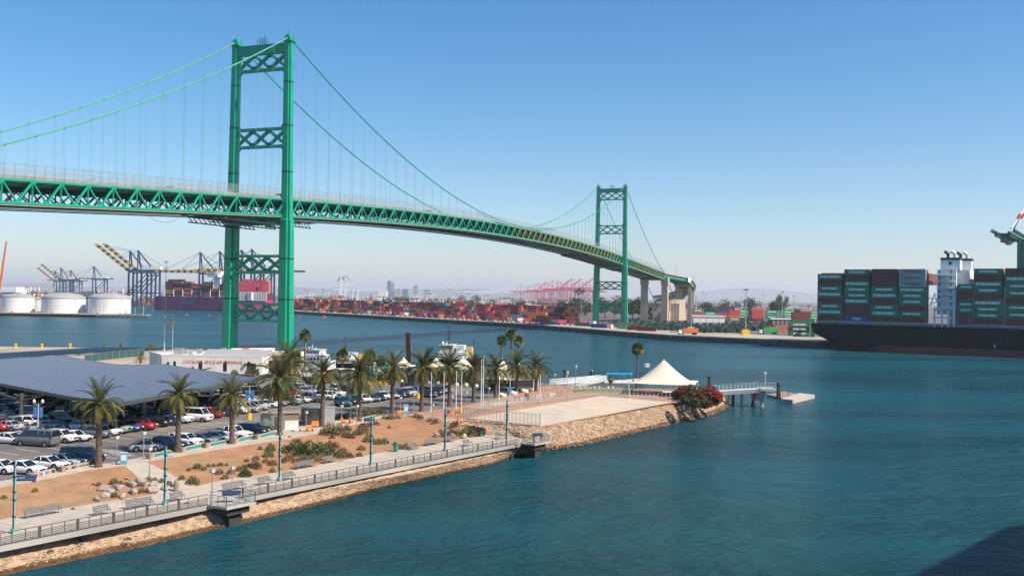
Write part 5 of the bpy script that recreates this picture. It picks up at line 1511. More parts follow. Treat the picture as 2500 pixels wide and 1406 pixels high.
# ------------------------------------------------------------------ cars
CT_ = dict(
 sedan=dict(L=4.75, W=1.84, H=1.44, belt=.93, hood=.82, nose=.62, ws=1.05, rf=.25, rr=-.95, rb=-1.75, deck=.97, name='sedan'),
 coupe=dict(L=4.6, W=1.86, H=1.38, belt=.9, hood=.8, nose=.6, ws=.95, rf=.1, rr=-.9, rb=-1.85, deck=.95, name='sports coupe'),
 hatch=dict(L=4.3, W=1.8, H=1.5, belt=.98, hood=.9, nose=.66, ws=1.15, rf=.35, rr=-1.35, rb=-2.0, deck=1.0, name='hatchback'),
 suv=dict(L=4.7, W=1.9, H=1.70, belt=1.1, hood=1.04, nose=.8, ws=1.2, rf=.5, rr=-1.85, rb=-2.22, deck=1.12, name='SUV'),
 bigsuv=dict(L=5.2, W=2.0, H=1.9, belt=1.2, hood=1.16, nose=.9, ws=1.35, rf=.75, rr=-2.3, rb=-2.5, deck=1.2, name='large SUV'),
 minivan=dict(L=5.1, W=1.98, H=1.78, belt=1.08, hood=.98, nose=.78, ws=1.75, rf=.85, rr=-2.2, rb=-2.48, deck=1.1, name='minivan'),
 van=dict(L=5.6, W=2.02, H=2.15, belt=1.3, hood=1.2, nose=.9, ws=2.1, rf=1.45, rr=-2.7, rb=-2.76, deck=1.3, name='van'),
 pickup=dict(L=5.7, W=2.0, H=1.88, belt=1.2, hood=1.15, nose=.9, ws=1.35, rf=.75, rr=-.65, rb=-.85, deck=1.18, name='pickup'),
 beetle=dict(L=4.2, W=1.8, H=1.5, belt=.95, hood=.88, nose=.55, ws=1.0, rf=.35, rr=-.7, rb=-1.75, deck=.9, name='rounded small car'))
WHEEL = MB(); WHEEL.tube((0, -.11, 0), (0, .11, 0), .335, n=16, mi=0)
WHEEL = WHEEL.mesh('tyre', 'tyre', True)
RIM = MB(); RIM.tube((0, -.125, 0), (0, .125, 0), .2, n=12); RIM = RIM.mesh('rim', 'rim')
CB = {}
def car_meshes(ty):
    if ty in CB: return CB[ty]
    c = CT_[ty]; hl = c['L'] / 2; hw = c['W'] / 2; g = .24
    # lower body: loop stations along x with height of the shoulder and half width
    st = [(-hl, .5, c['deck'] * .80, hw * .86), (-hl + .12, .34, c['deck'] * .93, hw * .95), (-hl + .45, .26, c['deck'], hw), (c['rb'] if ty not in ('pickup',) else -1.0, .22, c['deck'] + .0, hw), (0, .2, c['belt'], hw), (c['ws'], .22, c['hood'] + .04, hw),
          ((c['ws'] + hl) / 2 + .2, .24, (c['hood'] + c['nose']) / 2 + .10, hw * .98), (hl - .28, .28, c['nose'] + .10, hw * .95), (hl - .06, .36, c['nose'], hw * .86), (hl, .46, c['nose'] * .86, hw * .8)]
    st.sort(key=lambda a: a[0])
    m = MB(); ring = []
    for x, zb, zt_, w in st:
        ring.append(len(m.v)); zm = zb + (zt_ - zb) * .62
        m.v += [(x, -w * .94, zb), (x, -w, (zb + zm) / 2), (x, -w, zm), (x, -w * .90, zt_), (x, -w * .5, zt_ + .03), (x, w * .5, zt_ + .03), (x, w * .90, zt_), (x, w, zm), (x, w, (zb + zm) / 2), (x, w * .94, zb)]
    for a, b in zip(ring, ring[1:]):
        for k in range(10): m.f.append((a + k, b + k, b + (k + 1) % 10, a + (k + 1) % 10)); m.m.append(0)
    m.f.append(tuple(ring[0] + k for k in range(10))); m.m.append(0); m.f.append(tuple(ring[-1] + 9 - k for k in range(10))); m.m.append(0)
    # roof and pillars
    zt_ = c['H']; zb = c['belt'] - .03; wi = hw * .9; wr = hw * .76
    B0 = [(c['ws'], zb), (c['rf'], zt_), (c['rr'], zt_), (c['rb'], zb)]
    xf, xr = c['rf'], c['rr']
    m.add([(xf, -wr, zt_ - .05), (xf, wr, zt_ - .05), (xr, wr, zt_ - .05), (xr, -wr, zt_ - .05), (xf - .12, -wr * .9, zt_ + .01), (xf - .12, wr * .9, zt_ + .01), (xr + .15, wr * .9, zt_ + .01), (xr + .15, -wr * .9, zt_ + .01)],
          [(4, 5, 6, 7), (0, 1, 5, 4), (1, 2, 6, 5), (2, 3, 7, 6), (3, 0, 4, 7), (3, 2, 1, 0)])
    mid = (xf + xr) / 2 - .1
    for sg in (-1, 1):
        pil = [((c['ws'], zb), (xf, zt_)), ((mid, zb), (mid, zt_)), ((c['rb'], zb), (xr, zt_))]
        if ty in ('suv', 'minivan', 'van', 'bigsuv'): pil.append(((xr * .62, zb), (xr * .62, zt_)))
        for (xa, za), (xb, zb_) in pil: m.beam((xa, sg * (wi + .012), za), (xb, sg * (wr + .012), zb_ - .03), .09, .07)
    if ty == 'pickup':
        m.box((-1.85, 0, 1.22), (1.9, c['W'] * .72, .02))
    body = m
    gm_ = MB(); gm_.add([(c['ws'], -wi, zb), (c['ws'], wi, zb), (c['rb'], wi, zb), (c['rb'], -wi, zb), (xf, -wr, zt_ - .045), (xf, wr, zt_ - .045), (xr, wr, zt_ - .045), (xr, -wr, zt_ - .045)],
            [(0, 1, 5, 4), (1, 2, 6, 5), (2, 3, 7, 6), (3, 0, 4, 7)])
    glass = gm_.mesh('windows', 'glass_dark')
    am = MB()
    wx = (hl - .95, -hl + .95)
    for x in wx:
        for sg in (-1, 1): am.tube((x, sg * (hw + .005), .36), (x, sg * (hw - .3), .36), .42, n=14)
    am.box((0, 0, .25), (c['L'] - .5, c['W'] - .12, .14))
    if ty == 'pickup': am.box((-1.85, 0, 1.235), (1.75, c['W'] * .66, .012))
    arch = am.mesh('underbody', 'tyre')
    h = MB(); h.box((hl - .12, -hw * .72, c['nose'] + .02), (.26, .34, .14)); h.box((hl - .12, hw * .72, c['nose'] + .02), (.26, .34, .14)); hm = h
    hl_m = MB().box((0, 0, 0), (.28, .36, .14)).mesh('headlight', 'head_lamp'); tl_m = MB().box((0, 0, 0), (.16, .26, .22)).mesh('tail_light', 'tail_red')
    gr_ = MB().box((0, 0, 0), (.08, c['W'] * .5, .2)).mesh('grille', 'tyre')
    CB[ty] = dict(c=c, body=body, glass=glass, arch=arch, wx=wx, hl=hl_m, tl=tl_m, gr=gr_, bodies={})
    return CB[ty]
def car(p, rz, ty, col, label, group, roofcol=None, detail=True):
    k = car_meshes(ty); c = k['c']; hl, hw = c['L'] / 2, c['W'] / 2
    if col not in k['bodies']: k['bodies'][col] = k['body'].mesh('body', 'paint_' + col, True); 
    t = thing('parked_car', label, {'van': 'van', 'pickup': 'pickup', 'minivan': 'minivan'}.get(ty, 'car'), p, rz, group)
    obj('body', k['bodies'][col], t); obj('windows', k['glass'], t); obj('underbody', k['arch'], t)
    for x in k['wx']:
        for sg in (-1, 1):
            w = obj('wheel', WHEEL, t, (x, sg * (hw - .09), .335)); obj('rim', RIM, w)
    if detail:
        for sg in (-1, 1):
            obj('headlight', k['hl'], t, (hl - .12, sg * hw * .7, c['nose'] + .02)); obj('tail_light', k['tl'], t, (-hl + .07, sg * hw * .76, c['deck'] * .84))
        obj('grille', k['gr'], t, (hl - .01, 0, c['nose'] - .12))
    return t
NAMEC = dict(white='white', silver='silver', grey='dark grey', black='black', navy='navy', blue='blue', red='red', teal='teal grey', maroon='maroon', beige='beige', sage='sage grey', darkgreen='dark green', ltblue='pale blue')
HR = RAD(-13)      # heading: nose towards the promenade
def row(name, cars, group, head, inland=.95):
    """cars: (px, py, type, colour[, heading offset deg])"""
    names = [NAMEC[c[3]] + ' ' + CT_[c[2]]['name'] for c in cars]
    cnt = {}
    for i, c in enumerate(cars):
        cnt[names[i]] = cnt.get(names[i], 0) + 1; k_ = cnt[names[i]]
        if names.count(names[i]) == 1: lab = 'only %s in %s' % (names[i], name)
        else: lab = '%s %s from the left in %s' % (ORD[k_ - 1], names[i], name)
        p = c[0] if isinstance(c[0], Vector) else G(c[0], c[1], ZL)
        h = head + RAD(c[4] if len(c) > 4 else 0)
        nrm = Vector((-math.sin(h), math.cos(h), 0))
        if nrm.y < 0: nrm = -nrm
        if not isinstance(c[0], Vector): p = p + nrm * inland
        car(Vector((p.x, p.y, ZL + .006)), h, c[2], c[3], lab, group)
GC = 'cars in the harbour parking lot'
row('the front row', [(-14, 1158, 'hatch', 'white'), (44, 1158, 'sedan', 'white'), (104, 1146, 'sedan', 'white'), (144, 1139, 'sedan', 'silver'), (188, 1132, 'bigsuv', 'navy')], GC, HR)
row('the row by the teal walls', [(356, 1103, 'beetle', 'silver', 30), (404, 1099, 'suv', 'navy'), (442, 1090, 'suv', 'white'), (484, 1085, 'sedan', 'silver'), (522, 1080, 'sedan', 'silver'), (557, 1073, 'pickup', 'white'), (608, 1064, 'suv', 'black')], GC, HR)
row('the second row', [(14, 1084, 'sedan', 'white'), (79, 1090, 'van', 'grey', 180), (136, 1081, 'suv', 'white'), (170, 1078, 'sedan', 'white', 0), (220, 1070, 'suv', 'grey'), (250, 1064, 'hatch', 'white'), (271, 1058, 'suv', 'sage'), (302, 1054, 'hatch', 'blue'), (334, 1050, 'suv', 'red'), (369, 1042, 'suv', 'black'), (401, 1038, 'sedan', 'blue'),
                       (427, 1033, 'suv', 'white'), (468, 1029, 'van', 'white'), (503, 1021, 'suv', 'red'), (535, 1016, 'hatch', 'blue'), (562, 1010, 'pickup', 'white'), (594, 1007, 'minivan', 'beige'), (619, 1002, 'suv', 'silver'), (646, 996, 'sedan', 'white'), (669, 991, 'sedan', 'white'),
                       (701, 989, 'sedan', 'grey'), (724, 984, 'sedan', 'white'), (752, 982, 'pickup', 'grey', 180), (783, 976, 'minivan', 'white', 180)], GC, HR)
row('the third row', [(6, 1052, 'sedan', 'silver', 180), (29, 1046, 'suv', 'maroon', 90), (64, 1068, 'sedan', 'silver', 180), (112, 1062, 'sedan', 'blue', 180), (132, 1050, 'hatch', 'grey', 180), (181, 1052, 'hatch', 'white', 180), (212, 1044, 'sedan', 'ltblue', 180), (240, 1036, 'sedan', 'grey', 180), (284, 1030, 'suv', 'black', 180), (350, 1014, 'van', 'grey', 0), (80, 1040, 'suv', 'white', 90)], GC, HR)
row('the row left of the leaning lamp', [(824, 991, 'suv', 'teal'), (852, 987, 'suv', 'darkgreen'), (878, 982, 'hatch', 'white'), (897, 980, 'sedan', 'grey'), (912, 977, 'sedan', 'navy'), (924, 974, 'hatch', 'white'), (944, 972, 'sedan', 'silver'), (960, 970, 'sedan', 'black'), (973, 968, 'suv', 'grey'),
                                         (988, 966, 'suv', 'silver'), (1002, 963, 'suv', 'navy'), (1020, 962, 'suv', 'maroon'), (1036, 969, 'sedan', 'black'), (1048, 965, 'suv', 'black'), (1060, 962, 'suv', 'maroon'), (1075, 959, 'suv', 'grey')], GC, HR - RAD(48))
row('the rear rows', [(762, 941, 'bigsuv', 'black', 20), (768, 953, 'pickup', 'ltblue', 20), (803, 948, 'hatch', 'white', 20), (812, 969, 'suv', 'white'), (834, 963, 'bigsuv', 'black', 10), (858, 955, 'pickup', 'silver', 10), (675, 974, 'suv', 'red'), (693, 968, 'minivan', 'red'), (716, 961, 'van', 'white'), (742, 964, 'suv', 'silver'), (1000, 952, 'suv', 'maroon')], GC, HR)
# ranks in the shade of the canopy
r = random.Random(31)
cc = ['black', 'grey', 'white', 'silver', 'navy', 'black', 'blue', 'grey', 'maroon', 'teal', 'white', 'silver', 'red']
base = G(302, 1030, ZL); bs, bt_ = (base - L0).dot(LD), (base - L0).dot(LN)
inside = lambda p: True
for ri, (tt, hd) in enumerate(((6.2, 0), (16.5, 180), (21.8, 0), (32.5, 180), (37.8, 0), (49, 180), (54.5, 0))):
    cs = []
    s = bs - 62
    while s < bs + 62:
        p = LP(s, bt_ + tt); p.z = ZL
        sc = CR.transposed() @ (p - Vector((0, 0, CAMZ))); px = 1250 + FPX * sc.x / -sc.z
        if -40 < px < 610 and r.random() < .9:
            cs.append((p, 0, r.choice(['sedan', 'suv', 'suv', 'sedan', 'hatch', 'bigsuv', 'minivan', 'pickup']), r.choice(cc), hd + r.uniform(-2, 2)))
        s += 2.8
    if cs: row('shaded rank %s under the solar roof' % ['one', 'two', 'three', 'four', 'five', 'six', 'seven'][ri], cs, 'cars shaded by the solar roof', HR)
# ------------------------------------------------------------------ palms: each frond is a leaf of its own
def frond_mesh(name, elev, length, droop, m, seed, width=.5, npair=20, dead=False):
    r = random.Random(seed); mb = MB()
    pts = []; x = z = 0.0; a = elev; n = 12
    for i in range(n + 1):
        pts.append(Vector((x, 0, z))); x += math.cos(a) * length / n; z += math.sin(a) * length / n; a -= droop / n * (.5 + 1.2 * i / n)
    mb.path(pts, [.05 * (1 - i / n) + .012 for i in range(n + 1)], 3)
    for i in range(npair):
        u = .10 + .9 * (i + .5) / npair; k = min(n - 1, int(u * n)); f = u * n - k
        p = pts[k].lerp(pts[k + 1], f); d = (pts[k + 1] - pts[k]).normalized()
        up = Vector((-d.z, 0, d.x)); L_ = width * (math.sin(PI * min(1, u * .85 + .12)) ** .7 + .12) * r.uniform(.85, 1.15)
        for sg in (-1, 1):
            e = (d * .75 + Vector((0, sg, 0)) * .85 + up * (.28 if not dead else -.5)).normalized()
            tip = p + e * L_ + Vector((0, 0, -.10 * L_ - (.25 * L_ if elev < .3 else 0)))
            w = d * (length / npair * .5)
            mid_ = p.lerp(tip, .55) + up * .02
            mb.add([p - w * .5, p + w * .5, mid_ + w * .42, tip, mid_ - w * .42], [(0, 1, 2, 3, 4)])
    return mb.mesh('frond', m)
FM = {}
for ci, m in enumerate(('frond_green', 'frond_yellow', 'frond_dark')):
    for ei, (e, dr) in enumerate(((80, .9), (60, 1.4), (38, 1.8), (16, 1.9), (-10, 1.5), (-40, .8))):
        FM[(ci, ei)] = frond_mesh('frond', RAD(e), 3.2 if ei < 5 else 2.5, dr, m, ci * 10 + ei)
FM['dead'] = frond_mesh('frond', RAD(-60), 2.2, .35, 'frond_dead', 99, dead=True)
def date_palm(px, py, yc, rpx, label, seed, lean=0, fruit=False, group='date palms', z=None, pyb=None, n=64):
    z = ZL if z is None else z
    p = G(px, py, z); k = FPX / p.y; h = (py - yc) / k; L_ = rpx / k / 2.75
    t = thing('date_palm', label, 'palm tree', p, rnd.uniform(0, 6), group)
    r = random.Random(seed)
    lx, ly = lean * .5, 0
    tr = MB(); N = 22; pts = []; rad = []
    R0 = .40
    for i in range(N + 1):
        u = i / N; pts.append((lx * u * u, ly, -.1 + h * u)); base = R0 * (1.25 - .35 * min(1, u * 6)) * (1 - .12 * u)
        rad.append(base * (1.06 if i % 2 else .97))
    rad[-1] *= 1.15; rad[-2] *= 1.15
    tr.path(pts, rad, 10); tr.build('trunk', 'palm_trunk', t, smooth=False)
    b = MB(); b.lathe([(.3, -.9), (.46, -.5), (.52, -.1), (.40, .25), (.12, .45)], (lx, ly, h), 9)
    for i in range(26):
        a = r.uniform(0, 6.28); zz = r.uniform(-.7, .1); b.beam((lx + math.cos(a) * .36, ly + math.sin(a) * .36, h + zz), (lx + math.cos(a) * .62, ly + math.sin(a) * .62, h + zz + .22), .12, .05)
    b.build('crown_shaft', 'date_fruit' if fruit else 'palm_boot', t)
    for i in range(n):
        u = (i + .5) / n; ei = min(5, int(u ** .85 * 6.1 + r.uniform(-.35, .35))); ei = max(0, ei)
        ci = 0 if r.random() < .5 else (1 if r.random() < .62 else 2)
        if ei >= 4 and r.random() < .4: ci = 1
        me = FM[(ci, ei)]
        if i > n - 5: me = FM['dead']
        o = obj('frond', me, t, (lx, ly, h + (.25 if ei < 2 else 0)), i * 2.39996 + r.uniform(-.25, .25))
        s = L_ * r.uniform(.86, 1.1); o.scale = (s, s, s); o.rotation_euler[1] = r.uniform(-.12, .12); o.rotation_euler[0] = r.uniform(-.3, .3)
    if fruit:
        f = MB()
        for i in range(5):
            a = r.uniform(0, 6.28); f.tube((lx, ly, h), (lx + math.cos(a) * .9, ly + math.sin(a) * .9, h - .5), .05, n=4); f.box((lx + math.cos(a) * .95, ly + math.sin(a) * .95, h - .75), (.3, .3, .6))
        f.build('fruit_cluster', 'date_fruit', t)
    return t
PALMS = [(240, 1142, 990, 62, 'nearest date palm, left of the blue kiosk, spreading crown against the cars'), (434, 1105, 967, 55, 'date palm in front of the white van, second in the front line'), (566, 1085, 972, 52, 'sparser date palm beside the white pickup'),
         (683, 1063, 932, 66, 'biggest date palm, with orange fruit, beside the banner covered cabinet'), (706, 958, 886, 58, 'date palm behind the biggest one with pale dry fronds'), (786, 1043, 915, 52, 'date palm standing in front of the pale grey cabinet'),
         (877, 1026, 916, 60, 'broad drooping date palm left of the info board'), (957, 1008, 903, 47, 'date palm at the corner of the dirt bed and plaza'), (1029, 1003, 900, 54, 'date palm at the left edge of the red plaza'), (1097, 991, 898, 50, 'date palm on the plaza left of the twin flagpoles'),
         (1156, 981, 902, 42, 'slim date palm just left of the tall twin flagpoles'), (1210, 973, 902, 42, 'date palm in front of the left tent peak'), (1262, 962, 896, 42, 'date palm in front of the middle tent'), (1308, 956, 897, 40, 'rightmost date palm of the plaza row by the water')]
for i, (px, py, yc, rp, lab) in enumerate(PALMS):
    date_palm(px, py, yc, rp, lab, i + 5, lean=(i * 7 % 5 - 2) * .25, fruit=i in (3, 5, 6, 7, 8), n=76 if i in (3, 6) else 62)
date_palm(1491, 938, 927, 13, 'young low palm by the lawn railing', 40, n=30)
date_palm(343, 886, 874, 17, 'small palm beside the left wall of the terminal building', 41, n=30)
def fan_palm(px, py, yc, rpx, label, seed, feather=False):
    p = G(px, py, ZL); k = FPX / p.y; h = (py - yc) / k; L_ = rpx / k
    t = thing('fan_palm', label, 'palm tree', p, 0, 'tall thin palms')
    r = random.Random(seed)
    MB().path([(0, 0, -.1), (r.uniform(-.1, .1), 0, h * .5), (0, 0, h)], [.28, .2, .16], 8).build('trunk', 'palm_trunk', t)
    m = MB()
    for i in range(60):
        el = RAD(r.uniform(-60, 88)); az = i * 2.4; d = Vector((math.cos(az) * math.cos(el), math.sin(az) * math.cos(el), math.sin(el)))
        s = Matrix.Rotation(r.uniform(-1.1, 1.1), 3, d) @ d.cross(Vector((0, 0, 1))).normalized(); c = Vector((0, 0, h)) + d * L_ * .42; up = s.cross(d)
        mi = 0 if r.random() < .6 else (1 if el > 0 else 2)
        for j in range(7):
            a = RAD(-66 + j * 22); q = d * math.cos(a) + s * math.sin(a); tip = c + q * L_ * .58 - Vector((0, 0, L_ * .14 * (1 - math.sin(el))))
            w = (s * math.cos(a) - d * math.sin(a)) * L_ * .06
            m.add([c - w * .3, c + q * L_ * .3 - w, tip, c + q * L_ * .3 + w, c + w * .3], [(0, 1, 2, 3, 4)], mi)
        m.beam((0, 0, h), c, .05, mi=1)
    m.build('crown', ['fan_green', 'frond_yellow', 'frond_dead'], t)
for i, a in enumerate([(743, 925, 818, 17, 'tall fan palm just right of the near tower beside the white yacht'), (1223, 925, 831, 15, 'left of three tall fan palms behind the tents'), (1246, 925, 816, 17, 'tallest middle one of three fan palms behind the tents'), (1265, 925, 832, 15, 'right of three tall fan palms behind the tents'), (1555, 948, 851, 18, 'lone fan palm left of the big cream tent'),
                       (836, 918, 868, 20, 'feathery palm between yacht and first tugboat'), (902, 920, 870, 20, 'feathery palm right of the first tugboat'), (721, 915, 870, 18, 'short fan palm at the foot of the near tower'), (930, 920, 882, 16, 'low palm left of the brown steel pile')]):
    fan_palm(*a, seed=i + 60)

# ------------------------------------------------------------------ shrubs, grasses, boulders
SM = {}
def shrub_mesh(kind, v):
    if (kind, v) in SM: return SM[(kind, v)]
    r = random.Random(hash((len(kind), v)) % 1000 + v)
    mats = {'g': ['leaf_green', 'leaf_grey'], 'd': ['leaf_dark', 'leaf_green'], 'b': ['leaf_brown', 'leaf_dry'], 'y': ['leaf_dry', 'leaf_grey'], 's': ['leaf_grey', 'leaf_dry']}[kind]
    mb = MB()
    for i in range(300):
        d = Vector((r.gauss(0, 1), r.gauss(0, 1), abs(r.gauss(0, .9)))).normalized() * (.35 + .65 * r.random() ** .5)
        p = Vector((d.x * (1 + .2 * math.sin(3 * i)), d.y, d.z * .85))
        a = (d + Vector((r.gauss(0, .5), r.gauss(0, .5), r.gauss(0, .5) + .4))).normalized() * .17; b = a.cross(Vector((r.gauss(0, 1), r.gauss(0, 1), r.gauss(0, 1)))).normalized() * .075
        mb.add([p - b, p + b, p + a * 1.2], [(0, 1, 2)], 0 if r.random() < .6 else 1)
    for i in range(14):
        a = i * .45; mb.add([(.02 * math.cos(a), .02 * math.sin(a), 0), (.02 * math.sin(a), -.02 * math.cos(a), 0), (.7 * math.cos(a), .7 * math.sin(a), .6)], [(0, 1, 2)], 1)
    SM[(kind, v)] = mb.mesh('shrub', mats); return SM[(kind, v)]
def zbed(px, py):
    # height of the sloping bed at a pixel: fraction between its upper and lower edge
    def yat(L_, x):
        for (x0, y0), (x1, y1) in zip(L_, L_[1:]):
            if x0 <= x <= x1: return y0 + (y1 - y0) * (x - x0) / (x1 - x0)
        return L_[-1][1]
    a, b = yat(TOP, px), yat(BOT, px); f = min(1, max(0, (py - a) / max(1, b - a)))
    return ZL + (ZP - ZL) * f
KN = {'g': 'green', 'd': 'dark green', 'b': 'brown', 'y': 'dry straw coloured', 's': 'grey green'}
def shrubs(lst, place, group, z=None, hfac=1.45):
    for i, (px, py, r_, k) in enumerate(lst):
        zz = zbed(px, py) if z is None else z
        p = G(px, py, zz); s = r_ / (FPX / p.y)
        o = obj('shrub', shrub_mesh(k, (i * 7 + px) % 5), None, (p.x, p.y, zz - .05), rnd.uniform(0, 6)); o.scale = (s, s, s * hfac * rnd.uniform(.85, 1.15))
        tag(o, '%s %s shrub %s' % ('broad' if r_ > 15 else 'small' if r_ < 8 else 'round', KN[k].split(' colo')[0], place), 'shrub', group)
shrubs([(278, 1180, 11, 's'), (295, 1180, 7, 'b'), (308, 1182, 6, 'b'), (241, 1185, 7, 'b'), (228, 1183, 5, 'b'), (362, 1174, 10, 'b'), (378, 1173, 8, 'b'), (346, 1202, 10, 'y'), (279, 1213, 10, 'b'), (396, 1176, 9, 'b'), (412, 1183, 8, 'b'), (421, 1187, 6, 'g'), (178, 1243, 5, 'y'), (86, 1200, 8, 'y'), (10, 1215, 8, 'y')], 'among the boulders of the left bed', 'shrubs in the left bed')
shrubs([(443, 1170, 9, 's'), (471, 1181, 16, 'g'), (482, 1143, 12, 'g'), (461, 1148, 6, 'b'), (499, 1146, 7, 's'), (509, 1138, 6, 'b'), (522, 1137, 5, 'b'), (538, 1136, 8, 'b'), (553, 1136, 5, 'b'), (535, 1156, 11, 's'), (563, 1156, 10, 's'), (550, 1169, 10, 's'), (599, 1162, 16, 'g'), (602, 1126, 7, 'g'), (625, 1122, 10, 's'), (607, 1140, 8, 'd'), (627, 1143, 13, 'b'), (596, 1143, 8, 'g'),
        (635, 1097, 7, 'b'), (621, 1138, 12, 's'), (665, 1135, 13, 'b'), (598, 1160, 14, 'g'), (665, 1152, 9, 's'), (648, 1128, 9, 's'), (584, 1148, 9, 'b')], 'in the left part of the long bed', 'shrubs in the long bed')
shrubs([(724, 1096, 22, 'g'), (755, 1107, 26, 'g'), (778, 1109, 25, 'g'), (737, 1111, 22, 'd'), (797, 1103, 20, 'g'), (660, 1100, 13, 'g'), (655, 1115, 14, 'g'), (698, 1105, 15, 'd'), (704, 1122, 14, 's'), (714, 1098, 13, 'g'), (816, 1093, 14, 'b'), (806, 1087, 10, 'b'), (836, 1109, 16, 's'), (852, 1116, 12, 'b'), (831, 1117, 12, 's'), (882, 1098, 11, 'b'), (877, 1113, 9, 'b'), (724, 1129, 11, 's'), (765, 1126, 15, 'y'), (785, 1122, 14, 's'), (742, 1122, 13, 's'), (812, 1112, 15, 'g'), (690, 1128, 10, 'b')], 'in the green thicket of the long bed', 'shrubs in the long bed')
shrubs([(790, 1062, 12, 'y'), (806, 1060, 22, 'y'), (826, 1060, 18, 'y'), (847, 1050, 12, 'b'), (847, 1067, 13, 'b'), (857, 1069, 10, 'b'), (872, 1061, 12, 'b'), (888, 1057, 15, 'y'), (898, 1042, 11, 'b'), (885, 1046, 12, 'y'), (900, 1078, 14, 'y'), (923, 1084, 11, 's'), (939, 1082, 12, 's'), (918, 1037, 9, 'b'), (950, 1044, 5, 'b'), (964, 1086, 7, 'g'), (975, 1095, 9, 's'), (990, 1093, 11, 'b'), (707, 1069, 6, 'd'), (810, 1070, 8, 'b')], 'in the middle of the long bed', 'shrubs in the long bed')
shrubs([(939, 1022, 8, 'y'), (954, 1023, 11, 'y'), (970, 1021, 9, 'y'), (1016, 1018, 9, 's'), (1026, 1021, 8, 's'), (1049, 1027, 6, 's'), (1063, 1032, 9, 's'), (1108, 1041, 10, 's'), (1077, 1061, 11, 's'), (1103, 1059, 10, 's'), (1118, 1061, 13, 's'), (1141, 1059, 15, 'g'), (1154, 1063, 14, 's'), (1174, 1063, 10, 's'), (1090, 1064, 9, 'b')], 'at the right end of the long bed', 'shrubs in the long bed')
shrubs([(831, 1024, 15, 'd'), (849, 1023, 15, 'd'), (866, 1020, 13, 's'), (890, 1016, 15, 's'), (905, 1013, 14, 's'), (923, 1010, 12, 's'), (936, 1009, 9, 's'), (657, 1052, 13, 'g'), (644, 1054, 10, 'd'), (672, 1050, 10, 'g')], 'in the hedge beside the parking lot', 'hedge shrubs by the lot', z=ZL)
shrubs([(834, 1194, 14, 'b'), (872, 1178, 13, 'y'), (939, 1163, 10, 'b'), (312, 1316, 10, 'b'), (125, 1345, 8, 'b'), (780, 1200, 8, 'y'), (205, 1300, 5, 'y')], 'low on the stony bank', 'shrubs on the bank', z=.9, hfac=.8)
shrubs([(573, 915, 10, 'g'), (616, 916, 17, 'd'), (608, 917, 12, 'g'), (880, 925, 16, 'd'), (905, 928, 15, 'd'), (935, 928, 14, 'g'), (960, 930, 14, 'd'), (985, 930, 16, 'd'), (1010, 931, 15, 'd'), (1035, 932, 17, 'd'), (1062, 934, 14, 'g'), (1083, 936, 17, 'd'), (1108, 938, 16, 'd'), (1135, 940, 18, 'd'), (1165, 944, 17, 'd'), (1190, 945, 17, 'g'), (1212, 946, 13, 'd'), (860, 925, 12, 's'), (800, 922, 14, 'b'), (775, 915, 10, 'd'), (1225, 944, 12, 'd')], 'in the belt behind the parking lot', 'shrub belt behind the lot', z=ZL, hfac=1.7)
# bougainvillea on the point
bg = thing('bougainvillea', 'big sprawling bougainvillea hedge with red flowers on the rocky point', 'shrub', G(1700, 990, ZL - 1.4))
r = random.Random(9); b0 = Vector(bg.location)
mb = MB()
for (px, py, rr, hh, w) in ((1656, 974, 17, 22, .30), (1672, 975, 22, 34, .45), (1692, 980, 26, 42, .25), (1680, 988, 20, 24, .2), (1752, 985, 12, 30, .5), (1712, 990, 24, 40, .12), (1730, 988, 22, 48, .35), (1745, 990, 15, 34, .55), (1700, 996, 22, 24, .05), (1722, 996, 18, 20, .1), (1738, 970, 14, 26, .6)):
    c = G(px, py, ZL + .1 if px < 1695 else ZL - 1.0) - b0; k = FPX / (c.y + b0.y); R_ = rr / k; H_ = hh / k
    for i in range(520):
        d = Vector((r.gauss(0, 1), r.gauss(0, 1), r.gauss(0, .8))).normalized() * (.45 + .6 * r.random() ** .5)
        p = c + Vector((d.x * R_, d.y * R_, H_ * .5 + d.z * H_ * .5))
        a = Vector((r.gauss(0, 1), r.gauss(0, 1), r.gauss(0, 1))).normalized() * .24; b = a.cross(Vector((r.gauss(0, 1), r.gauss(0, 1), r.gauss(0, 1)))).normalized() * .17
        red = r.random() < (w * 1.7 if d.z > -.1 and math.sin(p.x * 1.1 + p.y * .7) > -.1 else w * .3)
        mb.add([p - a, p - b, p + a, p + b], [(0, 1, 2, 3)], 2 if red else (0 if r.random() < .55 else (1 if r.random() < .6 else 3)))
mb.build('foliage', ['leaf_dark', 'leaf_green', 'flower_red', 'leaf_brown'], bg)
